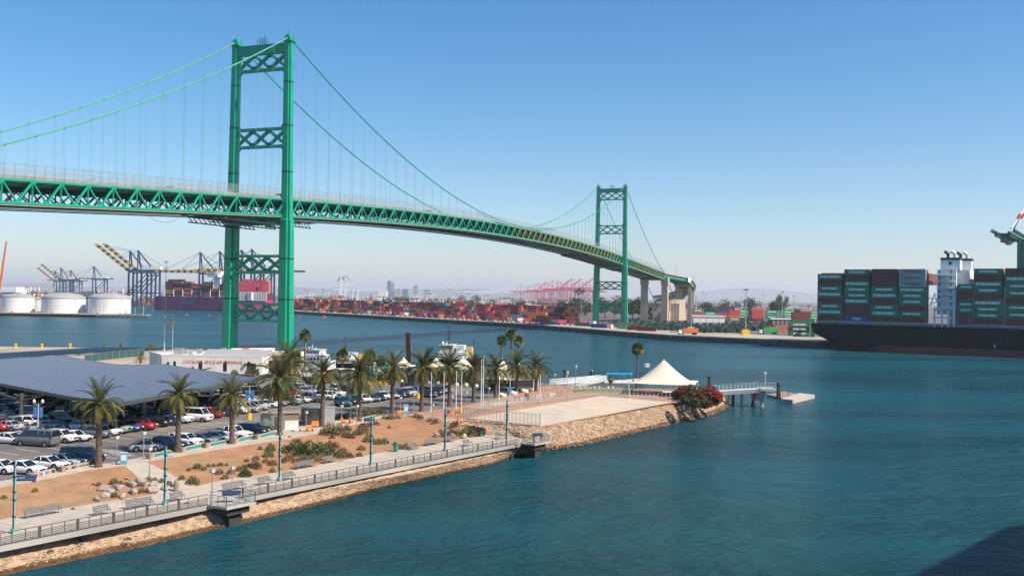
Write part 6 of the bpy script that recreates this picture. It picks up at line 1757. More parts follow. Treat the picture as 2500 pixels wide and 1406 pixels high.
# boulders
def rock_mesh(seed, n=2):
    r = random.Random(seed); import bmesh
    bm = bmesh.new(); bmesh.ops.create_icosphere(bm, subdivisions=n, radius=1)
    pl = [(Vector((r.gauss(0, 1), r.gauss(0, 1), r.gauss(0, 1))).normalized(), r.uniform(.55, .85)) for _ in range(7)]
    for v in bm.verts:
        for d, lim in pl:
            k = v.co.dot(d)
            if k > lim: v.co -= d * (k - lim)
        v.co += Vector((r.gauss(0, .03), r.gauss(0, .03), r.gauss(0, .03)))
    me = bpy.data.meshes.new('boulder'); bm.to_mesh(me); bm.free(); return me
RKS = [rock_mesh(i, 2) for i in range(5)]
for m_ in RKS: m_.materials.append(M['boulder'])
for i, (px, py, r_, w) in enumerate([(251, 1196, 11, 'grey lichen streaked boulder'), (294, 1194, 10, 'flat topped pale boulder'), (343, 1184, 14, 'largest pointed white pink boulder'), (371, 1201, 12, 'rounded pale boulder below the rest'), (325, 1204, 10, 'tan boulder beside the dry shrub'), (257, 1213, 10, 'pale boulder left of the brown shrub'), (300, 1213, 9, 'grey boulder right of the brown shrub'), (236, 1222, 8, 'small cream boulder at the path edge'), (270, 1203, 9, 'low wide boulder behind the brown shrub'), (322, 1186, 10, 'brown flat boulder left of the pointed one'), (374, 1184, 9, 'dark shaded boulder behind the pale round one'), (400, 1193, 8, 'boulder by the tall teal post'), (284, 1191, 8, 'low boulder left of the flat topped one'),
                                     (1066, 1063, 7, 'pink boulder at the far end of the long bed'), (1105, 1065, 6, 'small pale boulder behind a bench'), (1133, 1068, 8, 'tan boulder right of the teal post')]):
    z = zbed(px, py); p = G(px, py, z); s = r_ * 1.3 / (FPX / p.y)
    o = obj('boulder', RKS[i % 5], None, (p.x, p.y, z + s * .25), i * 1.3); o.scale = (s * 1.1, s * .9, s * .8)
    tag(o, w, 'boulder', 'boulders in the beds')
# riprap: thousands of stones nobody could count, lying on the banks
def scatter(rows, n, smin, smax, seed, name, label, bias=1.0, mats=('rock_a', 'rock_b', 'rock_c', 'rock_wet'), wet=0):
    r = random.Random(seed); rs = [resample(p, 200) for p in rows]; mb = MB()
    base = [(0.9, 0, 0), (-.9, .1, 0), (0, 1, .1), (.1, -1, 0), (0, .05, .8), (.1, 0, -.6)]
    fs = [(0, 2, 4), (2, 1, 4), (1, 3, 4), (3, 0, 4), (2, 0, 5), (1, 2, 5), (3, 1, 5), (0, 3, 5)]
    for i in range(n):
        k = r.uniform(0, 198.9); j = r.uniform(0, len(rs) - 1.001); a = int(k); b = int(j)
        p = rs[b][a].lerp(rs[b][a + 1], k - a).lerp(rs[b + 1][a].lerp(rs[b + 1][a + 1], k - a), j - b)
        s = r.uniform(smin, smax) * (1 + .6 * (r.random() ** 6)); sx_, sy_, sz_ = s * r.uniform(.7, 1.3), s * r.uniform(.7, 1.2), s * r.uniform(.5, .9); an = r.uniform(0, 6.28); ca, sa = math.cos(an), math.sin(an)
        t1, t2 = r.uniform(-.5, .5), r.uniform(-.5, .5)
        vs = []
        for x, y, z in base:
            x += r.uniform(-.25, .25); y += r.uniform(-.25, .25); z += r.uniform(-.15, .15) + t1 * x + t2 * y
            x, y, z = x * sx_, y * sy_, z * sz_; vs.append((p.x + x * ca - y * sa, p.y + x * sa + y * ca, p.z + z * .6 + s * .05))
        mb.add(vs, fs, r.choice([0, 0, 1, 2]) if j > wet * r.uniform(.7, 1.3) else 3 if len(mats) > 3 else 0)
    stuff(mb.build(name, list(mats)), label, 'rocks')
scatter([wl, mid, rt], 20000, .05, .13, 1, 'riprap', 'tan stones of the bank below the promenade', wet=.85)
scatter([m2, t2], 20000, .08, .19, 2, 'riprap', 'rough tan riprap on the slope below the pad', wet=.05)
scatter([t3, b3], 2200, .12, .28, 3, 'riprap', 'riprap between the pad fence and promenade')
scatter([w2, m2], 900, .15, .3, 4, 'riprap', 'wet dark stones at the point waterline', mats=('rock_wet', 'rock_b', 'rock_wet'))
# dry grass tufts on the dirt
def tufts(rows, n, seed, name):
    r = random.Random(seed); rs = [resample(p, 120) for p in rows]; mb = MB()
    for i in range(n):
        k = r.uniform(0, 118.9); j = r.uniform(.03, .97); a = int(k)
        p = rs[0][a].lerp(rs[1][a], j)
        for q in range(3):
            an = r.uniform(0, 6.28); w = .02; h = r.uniform(.05, .2); d = Vector((math.cos(an), math.sin(an), 0))
            mb.add([p - d * w, p + d * w, p + Vector((d.y * .06, d.x * .06, h))], [(0, 1, 2)])
    stuff(mb.build(name, ['leaf_dry']), 'sparse dry grass tufts on the dirt beds', 'grass')
tufts([sub(TOP, 0, 5, ZLp), sub(BOT, 0, 5, ZP)], 250, 1, 'dry_grass')
tufts([sub(TOP, 5, 15, ZLp), sub(BOT, 5, 15, ZP)], 550, 2, 'dry_grass')
# ------------------------------------------------------------------ waterside railing
def s_at(px):
    # distance along the promenade edge seen at px
    lo, hi = -14, PL + 5
    for _ in range(40):
        m = (lo + hi) / 2; q = CR.transposed() @ (PP(m, 0) - Vector((0, 0, CAMZ))); x = 1250 + FPX * q.x / -q.z
        if x < px: lo = m
        else: hi = m
    return lo
PA = math.atan2(PD.y, PD.x)
rl = thing('railing', 'long dark metal railing with horizontal bars along the waterside promenade', 'railing', (0, 0, 0))
RTT = -.02
def rail_run(s0, s1):
    L_ = s1 - s0; n = max(1, round(L_ / 3.45)); w = L_ / n
    for i in range(n):
        a, b = s0 + i * w, s0 + (i + 1) * w
        p, q = PP(a + .03, RTT), PP(b - .03, RTT)
        MB().beam(p + Vector((0, 0, 1.12)), q + Vector((0, 0, 1.12)), .10, .06).build('top_rail', 'rail_steel', rl)
        for k in range(5): MB().beam(p + Vector((0, 0, .14 + k * .15)), q + Vector((0, 0, .14 + k * .15)), .065).build('rail_bar', 'rail_steel', rl)
        for k in range(3):
            c = PP(a + w * k / 3, RTT); m = MB(); m.beam(c + Vector((0, 0, -.35)), c + Vector((0, 0, 1.1)), .13 if k == 0 else .06, .07)
            if k == 0: m.beam(c + PD * .16 + Vector((0, 0, -.35)), c + PD * .16 + Vector((0, 0, 1.1)), .10, .07)
            m.build('post', 'rail_steel', rl)
sa_, sb_ = s_at(507), s_at(591)
rail_run(-11, sa_); rail_run(sb_, s_at(1268))
# viewing platforms
def platform_view(s0, s1, label, out=2.6):
    t = thing('viewing_platform', label, 'platform', (0, 0, 0))
    pts = [PP(s0, .3), PP(s0 + .4, -out), PP(s1 - .2, -out), PP(s1 + .2, .3)]
    MB().prism([(p.x, p.y) for p in pts], ZP - .22, ZP + .02).build('deck', 'concrete', t)
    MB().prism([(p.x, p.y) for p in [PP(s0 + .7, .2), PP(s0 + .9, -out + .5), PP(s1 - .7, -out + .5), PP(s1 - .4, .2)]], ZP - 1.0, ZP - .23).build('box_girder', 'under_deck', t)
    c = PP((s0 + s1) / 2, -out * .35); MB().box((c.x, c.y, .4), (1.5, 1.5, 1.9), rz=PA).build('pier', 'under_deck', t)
    rp = [PP(s0 + .2, -.1), PP(s0 + .4, -out + .1), PP(s1 - .3, -out + .1), PP(s1 + .1, -.1)]
    for a, b in zip(rp, rp[1:]):
        MB().beam(a + Vector((0, 0, 1.1)), b + Vector((0, 0, 1.1)), .07).build('top_rail', 'steel', t)
        m = MB()
        for k in range(5): m.beam(a + Vector((0, 0, .15 + k * .18)), b + Vector((0, 0, .15 + k * .18)), .03)
        m.build('rail_bars', 'steel', t)['kind'] = 'stuff'
        n = max(2, int((b - a).length / 1.2))
        for k in range(n + 1): q = a.lerp(b, k / n); MB().beam(q, q + Vector((0, 0, 1.12)), .06).build('post', 'steel', t)
    return t
platform_view(sa_, sb_, 'white floored viewing platform jutting over the bank midway along the promenade')
platform_view(s_at(1271), s_at(1314), 'white floored viewing platform at the far end of the promenade', 2.3)
# teal twin column light posts
def teal_post(px, py, top, label, arm=True):
    p = G(px, py, ZP); k = FPX / p.y; h = (py - top) / k
    t = thing('light_post', label, 'light post', p, PA, 'teal twin column light posts')
    for y in (-.12, .12): m = MB(); m.beam((0, y, 0), (0, y, h), .11, .08); m.build('column', 'teal_pale', t)
    MB().beam((0, 0, .4), (0, 0, h * .93), .10, .05).build('inner_mast', 'teal_dark', t)
    for u in (.25, .5, .62, .85): MB().box((0, 0, h * u), (.2, .42, .14)).build('clamp', 'teal_dark', t)
    MB().box((0, 0, .2), (.34, .5, .4)).build('base', 'teal_pale', t)
    if arm:
        m = MB(); m.path([(0, .1, h * .78), (.4, .3, h * .82), (.8, .5, h * .80)], .035, 5); m.box((.95, .55, h * .80), (.5, .22, .07)); m.build('lamp_arm', 'steel', t)
    m = MB(); m.box((0, 0, h + .03), (.24, .42, .05)); m.build('cap', 'steel_dark', t)
    return t
for a in [(33, 1301, 1139, 'nearest teal twin column light post, at left behind the railing'), (402, 1232, 1090, 'teal twin column light post below the boulders'), (682, 1173, 1052, 'teal twin column light post below the biggest palm'), (905, 1135, 1018, 'teal twin column light post topped by a navy panel'), (1086, 1102, 999, 'teal twin column light post by the far benches'), (1237, 1070, 978, 'farthest teal twin column light post near the pad corner')]:
    teal_post(*a)
# square headed lamp posts
def lamp(px, py, top, label, z=ZL, head='post_pale', col='steel', r_=.055, w=.42):
    p = G(px, py, z); k = FPX / p.y; h = (py - top) / k
    t = thing('lamp_post', label, 'lamp post', p, PA, 'slim lamp posts with square heads')
    MB().tube((0, 0, 0), (0, 0, h * .88), r_ * 1.2, r_, n=7).build('pole', col, t); MB().tube((0, 0, 0), (0, 0, .5), r_ * 2.2, r_ * 1.6, n=7).build('base', col, t)
    m = MB(); m.tube((0, 0, h * .86), (0, 0, h * .9), .12, n=6)
    m.box((-.16, 0, h * .95), (.05, w, h * .08)); m.box((.16, 0, h * .95), (.05, w, h * .08)); m.box((0, 0, h * .9), (w, w, .05)); m.box((0, -.16, h * .95), (w, .04, h * .08)); m.build('lamp_head', head, t)
for a in [(517, 1235, 1143, 'square headed lamp post at the viewing platform corner'), (566, 1206, 1137, 'square headed lamp post right of the viewing platform one'), ]: lamp(*a, z=ZP)
for a in [(284, 1134, 1063, 'square headed lamp post left of the blue kiosk'), (350, 1123, 1053, 'square headed lamp post beside the rounded silver car'), (365, 1162, 1091, 'square headed lamp post by the concrete path'),
          (747, 1056, 1003, 'slim lamp post between the two cabinets'), (833, 1046, 988, 'lamp post in front of the teal SUV'), (856, 1026, 982, 'lamp post with forked head below the dark green SUV'), (871, 1050, 987, 'lamp post left of the drooping palm trunk'), (667, 1046, 1011, 'short sign post against the first cabinet'), (977, 1011, 968, 'lamp post right of the corner palm'),
          (1010, 1008, 960, 'lamp post left of the plaza palm'), (1056, 1024, 986, 'lamp post at the rocky plaza edge'), (1103, 1017, 965, 'lamp post left of the twin flagpoles'), (1138, 1001, 955, 'lamp post on the plaza near the slim palm'), (1193, 988, 945, 'lamp post with sign on the plaza behind the fence'), (1321, 950, 905, 'lamp post at the water end of the plaza'), (1333, 952, 914, 'lamp post with two small signs by the gangway'), (1354, 952, 912, 'forked lamp post left of the gangway'),
          (1405, 958, 890, 'tall lamp post behind the pad railing'), (1384, 975, 905, 'grey lamp post at the pad railing corner'), (1519, 946, 913, 'lamp post in front of the blue canopy boat')]: lamp(*a)
lamp(1123, 1047, 985, 'post with orange lamp head at the pad corner', head='orange')
# flagpoles
for px, py, top, lab in [(1052, 1008, 910, 'white flagpole just right of the plaza palm'), (1083, 1003, 909, 'white flagpole left of the third plaza palm'), (1113, 1002, 908, 'white flagpole between the palms by the orange bins'), (1126, 1010, 909, 'white flagpole beside the orange lamp'), (1174, 1004, 878, 'left pole of the tall twin flagpoles'), (1179, 999, 873, 'right pole of the tall twin flagpoles'), (1218, 995, 921, 'white flagpole in front of the left tent'), (1245, 979, 920, 'flagpole with blue square sign on the plaza'), (1318, 985, 915, 'thin grey pole right of the palm row')]:
    p = G(px, py, ZL + .1); k = FPX / p.y; h = (py - top) / k
    t = thing('flagpole', lab, 'flagpole', p, 0, 'white flagpoles on the plaza')
    MB().tube((0, 0, 0), (0, 0, h), .10, .05, n=7).build('pole', 'white', t); MB().lathe([(.02, 0), (.09, .08), (.02, .17)], (0, 0, h), 7).build('finial', 'white', t); MB().box((0, 0, .15), (.5, .5, .3)).build('base', 'concrete', t)
    if px == 1245: MB().box((0, -.12, h * .5), (1.0, .06, .8)).build('sign', 'banner_blue', t)
# parking lot lamps on yellow bases, with banners
for px, py, top, lab, bc in [(608, 1023, 943, 'lot lamp on a yellow base with blue banners near the minivan', 'banner_blue'), (903, 955, 895, 'lot lamp on a yellow base behind the white hatchback', 'teal_dark'), (1020, 972, 910, 'lot lamp on a yellow base with teal banners near maroon SUV', 'teal')]:
    p = G(px, py, ZL); k = FPX / p.y; h = (py - top) / k; t = thing('lot_lamp', lab, 'lamp post', p, 0, 'lot lamps on yellow bases')
    MB().tube((0, 0, 0), (0, 0, .95), .42, .42, n=12).build('base', 'yellow', t); MB().tube((0, 0, .9), (0, 0, h), .07, .055, n=7).build('pole', 'post_pale', t)
    for s in (-1, 1): MB().box((s * .45, 0, h * .74), (.62, .03, h * .28)).build('banner', bc, t)
    m = MB(); m.beam((-1.2, 0, h), (1.2, 0, h + .1), .06); m.box((-1.1, 0, h + .05), (.5, .25, .1)); m.box((1.1, 0, h + .15), (.5, .25, .1)); m.build('lamp_arm', 'post_pale', t)
p = G(92, 1060, ZL); t = thing('lot_lamp', 'double globe lamp post with blue banners among the left cars', 'lamp post', p); k = FPX / p.y; h = (1060 - 985) / k
MB().tube((0, 0, 0), (0, 0, h), .09, .07, n=7).build('pole', 'post_pale', t)
m = MB(); m.path([(0, 0, h - .3), (-.4, 0, h - .1), (-.6, 0, h)], .03, 5); m.path([(0, 0, h - .3), (.4, 0, h - .1), (.6, 0, h)], .03, 5); m.build('arm', 'post_pale', t)
for s in (-1, 1):
    MB().lathe([(.06, 0), (.2, .2), (.2, .4), (.08, .6)], (s * .6, 0, h), 8).build('lantern', 'white', t); MB().box((s * .42, 0, h * .72), (.5, .03, h * .34)).build('banner', 'banner_blue', t)
# low walls with teal and mosaic inlays
for px0, py0, px1, py1, kind, lab in [(371, 1121, 418, 1110, 't', 'low wall with teal inlay left of the second palm'), (449, 1105, 494, 1094, 't', 'low wall with teal inlay right of the second palm'), (508, 1094, 552, 1085, 't', 'low wall with teal inlay left of the third palm'), (578, 1083, 622, 1072, 't', 'low wall with teal inlay right of the third palm'),
                                      (631, 1073, 672, 1063, 't', 'low wall with teal inlay below the black SUV'), (884, 1030, 916, 1022, 't', 'low pale wall left of the corner palm'), (159, 1153, 217, 1141, 'm', 'low wall with dark letter shaped mosaic left of nearest palm'), (82, 1170, 136, 1157, 'm', 'low wall with red and blue mosaic at far left')]:
    a, b = G(px0, py0, ZL), G(px1, py1, ZL); d = b - a; L_ = d.length; an = math.atan2(d.y, d.x)
    t = thing('seat_wall', lab, 'wall', a, an, 'low inlaid seat walls')
    MB().box((L_ / 2, .2, .38), (L_, .4, .52)).build('wall', 'promenade', t); MB().box((-.25, .2, .42), (.6, .6, .62)).build('end_block', 'stucco_brown', t)
    if kind == 't': MB().box((L_ * .54, -.012, .42), (L_ * .86, .03, .36)).build('inlay', 'teal', t)
    else:
        r = random.Random(px0)
        n = 15
        for i in range(n):
            if r.random() < .85: MB().box((L_ * (i + .7) / (n + .5), -.012, .40), (L_ / n * r.uniform(.4, .85), .03, r.uniform(.25, .4))).build('mosaic_tile', r.choice(['window_dark', 'window_dark', 'stucco_brown'] if px0 > 100 else ['window_dark', 'banner_blue', 'red_letter', 'ship_white', 'kiosk_blue']), t)
# kiosks, info boards
def kiosk(px, py, top, w, lab, m='kiosk_blue'):
    p = G(px, py, ZL); k = FPX / p.y; h = (py - top) / k; t = thing('kiosk_sign', lab, 'sign', p, RAD(10), 'blue totem signs')
    MB().box((0, 0, h / 2), (w, .22, h)).build('panel', m, t); MB().box((0, 0, h + .03), (w + .06, .28, .06)).build('cap', 'ship_white', t); MB().box((0, -.12, h * .62), (w * .8, .02, h * .42)).build('poster', 'ship_white', t); MB().box((0, -.125, h * .3), (w * .8, .02, h * .12)).build('poster', 'teal_pale', t)
kiosk(302, 1136, 1105, .75, 'pale blue totem sign at the head of the concrete path'); kiosk(991, 1014, 988, .8, 'pale blue totem sign at the plaza corner'); kiosk(961, 1004, 981, .45, 'slim grey blue totem beside the corner palm', 'ltb' if 'ltb' in M else 'sign_navy')
def board(px, py, z, lab, w=1.6, rot=PA, tilt=.35, h=1.0, m='sign_navy'):
    p = G(px, py, z); t = thing('info_board', lab, 'sign', p, rot, 'tilted information boards')
    for x in (-w * .4, w * .4): MB().beam((x, 0, 0), (x, 0, h), .07).build('leg', 'steel_dark', t)
    MB().add([(-w / 2, -.3, h - tilt * .5), (w / 2, -.3, h - tilt * .5), (w / 2, .3, h + tilt * .6), (-w / 2, .3, h + tilt * .6), (-w / 2, -.3, h - tilt * .5 - .06), (w / 2, -.3, h - tilt * .5 - .06), (w / 2, .3, h + tilt * .6 - .06), (-w / 2, .3, h + tilt * .6 - .06)],
             [(0, 1, 2, 3), (7, 6, 5, 4), (0, 4, 5, 1), (1, 5, 6, 2), (2, 6, 7, 3), (3, 7, 4, 0)]).build('panel', m, t)
    MB().beam((-w * .42, -.1, h + .08 - tilt * .15), (w * .42, -.1, h + .08 - tilt * .15), .12, .012).build('print', 'lash_grey', t)
board(61, 1196, ZP + .6, 'wide navy information board by the left bed', 2.2, h=1.2, tilt=.6, rot=RAD(12)); board(565, 1226, ZP, 'navy information board on the near viewing platform', 1.9, h=1.0, rot=RAD(8)); board(1312, 1081, ZP, 'blue information board on the far viewing platform', 1.6, h=1.25, rot=RAD(8))
board(901, 1046, ZL - .3, 'navy information board above the middle shrubs', 1.7, h=1.4, rot=RAD(10))
# bins
for px, py, lab in [(966, 1102, 'teal litter bin by the bench in the middle'), (1174, 1065, 'teal litter bin at the end of the long bed')]:
    t = thing('litter_bin', lab, 'bin', G(px, py, ZP)); MB().lathe([(.28, 0), (.32, .3), (.32, 1.0)], n=12).build('body', 'teal', t); MB().lathe([(.35, 1.0), (.33, 1.12), (.12, 1.22)], n=12).build('lid', 'teal_dark', t)
m = MB(); m.lathe([(.3, 0), (.3, .9), (.2, 1.15), (.05, 1.3)], n=10); o = m.build('bollard', 'stucco_brown', None, G(430, 1198, ZP)); tag(o, 'rounded grey bollard where the path meets the promenade', 'bollard')
# benches
def bench(px, py, L_, lab, rot=PA):
    t = thing('bench', lab, 'bench', G(px, py, ZP), rot, 'slatted metal benches')
    for k in range(5): MB().box((0, -.22 + k * .11, .45), (L_, .085, .03)).build('seat_slat', 'bench_steel', t)
    for k in range(4): MB().box((0, .30 + k * .035, .56 + k * .10), (L_, .03, .08)).build('back_slat', 'bench_steel', t)
    n = 3 if L_ > 3 else 2
    for k in range(n):
        x = -L_ / 2 + .15 + (L_ - .3) * k / (n - 1); m = MB(); m.beam((x, -.26, 0), (x, -.26, .45), .05); m.beam((x, .26, 0), (x, .42, .92), .05); m.beam((x, -.28, .43), (x, .3, .43), .05); m.beam((x, -.28, .65), (x, .34, .65), .05, .03); m.beam((x, -.28, .43), (x, -.28, .65), .04)
        m.build('leg_frame', 'steel', t)
for a in [(106, 1258, 3.7, 'nearest long double bench by the left teal post'), (250, 1256, 1.7, 'single bench right of the nearest long bench'), (343, 1238, 3.0, 'double bench left of the second teal post'), (434, 1221, 1.6, 'single bench left of the viewing platform'), (573, 1196, 3.0, 'double bench behind the viewing platform'), (648, 1182, 1.8, 'single bench right of the platform benches'), (706, 1170, 1.8, 'single bench right of the third teal post'),
          (747, 1142, 3.4, 'double bench below the green thicket'), (804, 1130, 1.9, 'single bench right of the thicket bench'), (1010, 1097, 1.9, 'single bench right of the middle litter bin'), (1057, 1086, 3.0, 'double bench left of the fifth teal post'), (1102, 1078, 1.9, 'single bench right of the fifth teal post'), (1142, 1088, 1.6, 'low bench by the railing near the far end'), (1220, 1071, 1.6, 'last bench before the far teal post')]: bench(*a)
# utility cabinets
a = G(690, 1050, ZL); t = thing('utility_cabinet', 'grey utility cabinet with white banner on its sunny side behind the biggest palm', 'cabinet', a, RAD(14))
MB().box((-1.5, 1.3, 1.25), (3.6, 2.8, 2.5)).build('housing', 'paint_sage', t); MB().box((1.3, 1.3, 1.15), (2.1, 2.8, 2.3)).build('housing', 'stucco_brown', t); MB().box((1.3, -.13, .8), (2.0, .05, 1.35)).build('banner', 'white', t)
MB().box((-.2, 1.3, 2.56), (5.8, 3.0, .12)).build('roof', 'roof_tan', t); MB().box((-1.0, 1.4, 2.85), (1.6, 1.2, .5)).build('roof_unit', 'steel', t); MB().box((-.7, -.12, 1.1), (.9, .06, 1.9)).build('door', 'steel_dark', t)
a = G(780, 1036, ZL); t = thing('utility_cabinet', 'pale grey metal cabinet with dark louvred doors left of the palm trunk', 'cabinet', a, RAD(12))
MB().box((-1.4, 1.3, 1.2), (3.0, 2.8, 2.4)).build('housing', 'paint_sage', t); MB().box((1.2, 1.2, 1.28), (2.3, 2.9, 2.56)).build('housing', 'paint_silver', t)
for k in range(6): MB().box((-2.6 + k * .48, -.13, 1.15), (.4, .06, 2.1)).build('louvre', 'steel_dark', t)
MB().box((-.2, 1.3, 2.62), (5.3, 3.1, .1)).build('roof', 'steel', t)
# orange chairs and tables on the cabinets' terrace and plaza
for i, (px, py, w, lab) in enumerate([(770, 1043, 1, 'orange outdoor chair left of the palm on the terrace'), (757, 1053, 1, 'low orange outdoor bench on the terrace'), (838, 1034, 1, 'orange bench below the teal SUV'), (857, 1033, 1, 'orange seat right of the orange bench'), (1095, 1014, 1, 'orange seat on the plaza by the lamp posts'), (1118, 1015, 1, 'orange box seat near the pad corner'), (976, 1014, 1, 'orange stool beside the corner kiosk'), (1121, 1034, 1, 'orange cube at the rocky edge')]):
    t = thing('outdoor_seat', lab, 'seat', G(px, py, ZL + .12), RAD(20 + i * 31), 'orange outdoor seats')
    MB().box((0, 0, .42), (1.1, .5, .08)).build('seat', 'orange', t); MB().box((0, .26, .7), (1.1, .06, .5)).build('backrest', 'orange', t)
    for x in (-.48, .48): MB().box((x, 0, .2), (.07, .45, .4)).build('leg', 'orange', t)
t = thing('rental_scooter', 'small white and red scooter leaning beside the terrace walk', 'scooter', G(724, 1053, ZL + .12), RAD(30)); MB().box((0, 0, .25), (1.0, .16, .08)).build('deck', 'white', t); MB().beam((.5, 0, .2), (.38, 0, 1.1), .06).build('steering_column', 'white', t); MB().beam((.38, -.25, 1.1), (.38, .25, 1.1), .05).build('handlebar', 'flower_red', t)
for x in (-.55, .55): MB().tube((x, -.04, .13), (x, .04, .13), .13, n=10).build('wheel', 'tyre', t)
# ------------------------------------------------------------------ fences round the pad and plaza
def fence(px0, py0, px1, py1, h, lab, n, post='steel', mesh='chain_link', z=None, rails=2):
    z = ZL + .1 if z is None else z
    a, b = G(px0, py0, z), G(px1, py1, z); t = thing('fence', lab, 'fence', (0, 0, 0))
    for i in range(n + 1): q = a.lerp(b, i / n); MB().tube(q, q + Vector((0, 0, h)), .038, n=5).build('post', post, t)
    for k in range(rails): zz = h * (k + 1) / rails; MB().beam(a + Vector((0, 0, zz)), b + Vector((0, 0, zz)), .04).build('rail', post, t)
    if mesh: m = MB(); m.quad(a, b, b + Vector((0, 0, h)), a + Vector((0, 0, h))); m.build('mesh_panel', mesh, t)
fence(1130, 1022, 1318, 1040, 1.9, 'chain link fence along the near left edge of the sand pad', 20, rails=1)
fence(1318, 1040, 1319, 1036, 1.9, 'short end of chain link fence at the pad corner', 1, rails=1)
fence(1132, 1020, 1205, 999, 1.8, 'chain link fence along the far left side of the pad', 12)
fence(1205, 999, 1464, 966, 1.3, 'low railing between the plaza and the pad', 36)
fence(1466, 967, 1536, 972, 1.6, 'pale picket railing behind the pad', 12, post='white')
fence(1538, 972, 1636, 980, 1.6, 'white post railing in front of the big tent', 10, post='white', mesh=None, rails=3)
fence(1380, 955, 1470, 951, 1.5, 'railing along the lawn and gangways', 16)
fence(1350, 951, 1700, 955, 1.3, 'waterside railing behind the plaza', 40, post='steel')
fence(1180, 985, 1330, 975, 1.0, 'low rail beside the pale footway', 14, rails=1)
fence(880, 925, 1180, 938, 1.9, 'dark mesh fence behind the shrub belt', 40, post='steel_dark', mesh='chain_link_dark')
# ------------------------------------------------------------------ tents
def tent(px, pyb, wx, wy, zedge, zpeak, rot, label, peaks=((0, 0),), sag=.18, name='tent'):
    p = G(px, pyb, ZL); t = thing(name, label, 'tent', p, rot)
    N = 24; mb = MB()
    def hz(x, y):
        best = 0
        u, v = abs(x) / (wx / 2), abs(y) / (wy / 2)
        e = zedge + sag * 1.4 * (max(0, min(u, v)) ** 2) - .0
        edge = max(u, v)
        for cx, cy in peaks:
            d = math.hypot((x - cx) / (wx / 2 / max(1, len(peaks) ** .8)), (y - cy) / (wy / 2)); f = max(0, 1 - d)
            best = max(best, f ** 1.45 * .92 + .08 * max(0, 1 - edge) ** .8)
        return e + (zpeak - zedge) * best + .4 * max(0, 1 - edge)
    for i in range(N + 1):
        for j in range(N + 1):
            x, y = (i / N - .5) * wx, (j / N - .5) * wy
            # scalloped edges
            u, v = 2 * x / wx, 2 * y / wy
            x2 = x * (1 - .07 * (1 - v * v) * abs(u)); y2 = y * (1 - .07 * (1 - u * u) * abs(v))
            mb.v.append((x2, y2, hz(x, y)))
    for i in range(N):
        for j in range(N): mb.f.append((i * (N + 1) + j, (i + 1) * (N + 1) + j, (i + 1) * (N + 1) + j + 1, i * (N + 1) + j + 1)); mb.m.append(0)
    o = mb.build('canopy', 'tent', t, smooth=True)
    so = o.modifiers.new('thick', 'SOLIDIFY'); so.thickness = .04
    for sx_ in (-1, 1):
        for sy_ in (-1, 1): MB().tube((sx_ * wx * .48, sy_ * wy * .48, 0), (sx_ * wx * .49, sy_ * wy * .49, zedge + sag), .09, n=7).build('pole', 'white', t)
    for cx, cy in peaks: MB().tube((cx, cy, zedge - 1), (cx, cy, zpeak + .6), .12, .04, n=6).build('peak_mast', 'white', t)
    return t
tent(1620, 962, 14.6, 10.5, 2.5, 7.1, RAD(-12), 'big cream pointed tent on the harbour point behind the pad')
tent(1247, 952, 11.5, 9, 2.6, 6.6, RAD(-8), 'cream two peaked tent behind the right palms of the plaza', peaks=((-2.2, 1.5), (1.4, 0)))
tent(985, 918, 5.5, 5, 2.4, 4.4, 0, 'small white tent behind the corner palm'); tent(1064, 922, 6.5, 5, 2.4, 4.7, 0, 'small white tent behind the plaza palms'); tent(1130, 926, 7, 5, 2.6, 5.4, 0, 'white arched tent left of the twin flagpoles')
# stage and furniture beneath the big tent
t = thing('stage', 'low dark stage with pale top under the big tent', 'stage', G(1625, 968, ZL), RAD(-6)); MB().box((2.2, 0, .6), (5.5, 3.5, .9)).build('base', 'tyre', t); MB().box((2.2, 0, 1.09), (5.7, 3.7, .08)).build('top', 'white_warm', t)
for i, px in enumerate((1560, 1572, 1588, 1600)): t = thing('folded_table', 'dark folded table stored at the tent edge', 'table', G(px, 962, ZL), i, 'folded tables under the tent'); MB().box((0, 0, .5), (1.2, .5, .06)).build('tabletop', 'tyre', t); MB().box((0, 0, .25), (.9, .06, .5)).build('leg', 'steel_dark', t)
# white flag
p = G(1586, 950, ZL); k = FPX / p.y; t = thing('flag_pole', 'small white rectangular flag on a thin pole left of the big tent', 'flag', p); h = (950 - 886) / k
MB().tube((0, 0, 0), (0, 0, h), .04, n=5).build('pole', 'steel', t)
m = MB(); n = 8
for i in range(n):
    x0, x1 = -.05 - 1.2 * i / n, -.05 - 1.2 * (i + 1) / n; y0, y1 = .08 * math.sin(i), .08 * math.sin(i + 1); m.quad((x0, y0, h - .95), (x1, y1, h - .95 - .05), (x1, y1, h - .1 - .05), (x0, y0, h - .1))
m.build('flag', 'white', t)
for k_ in range(2): MB().box((-.45 - .35 * k_, -.03, h - .5), (.2, .2, .16)).build('flag_mark', 'tank_roof', t)
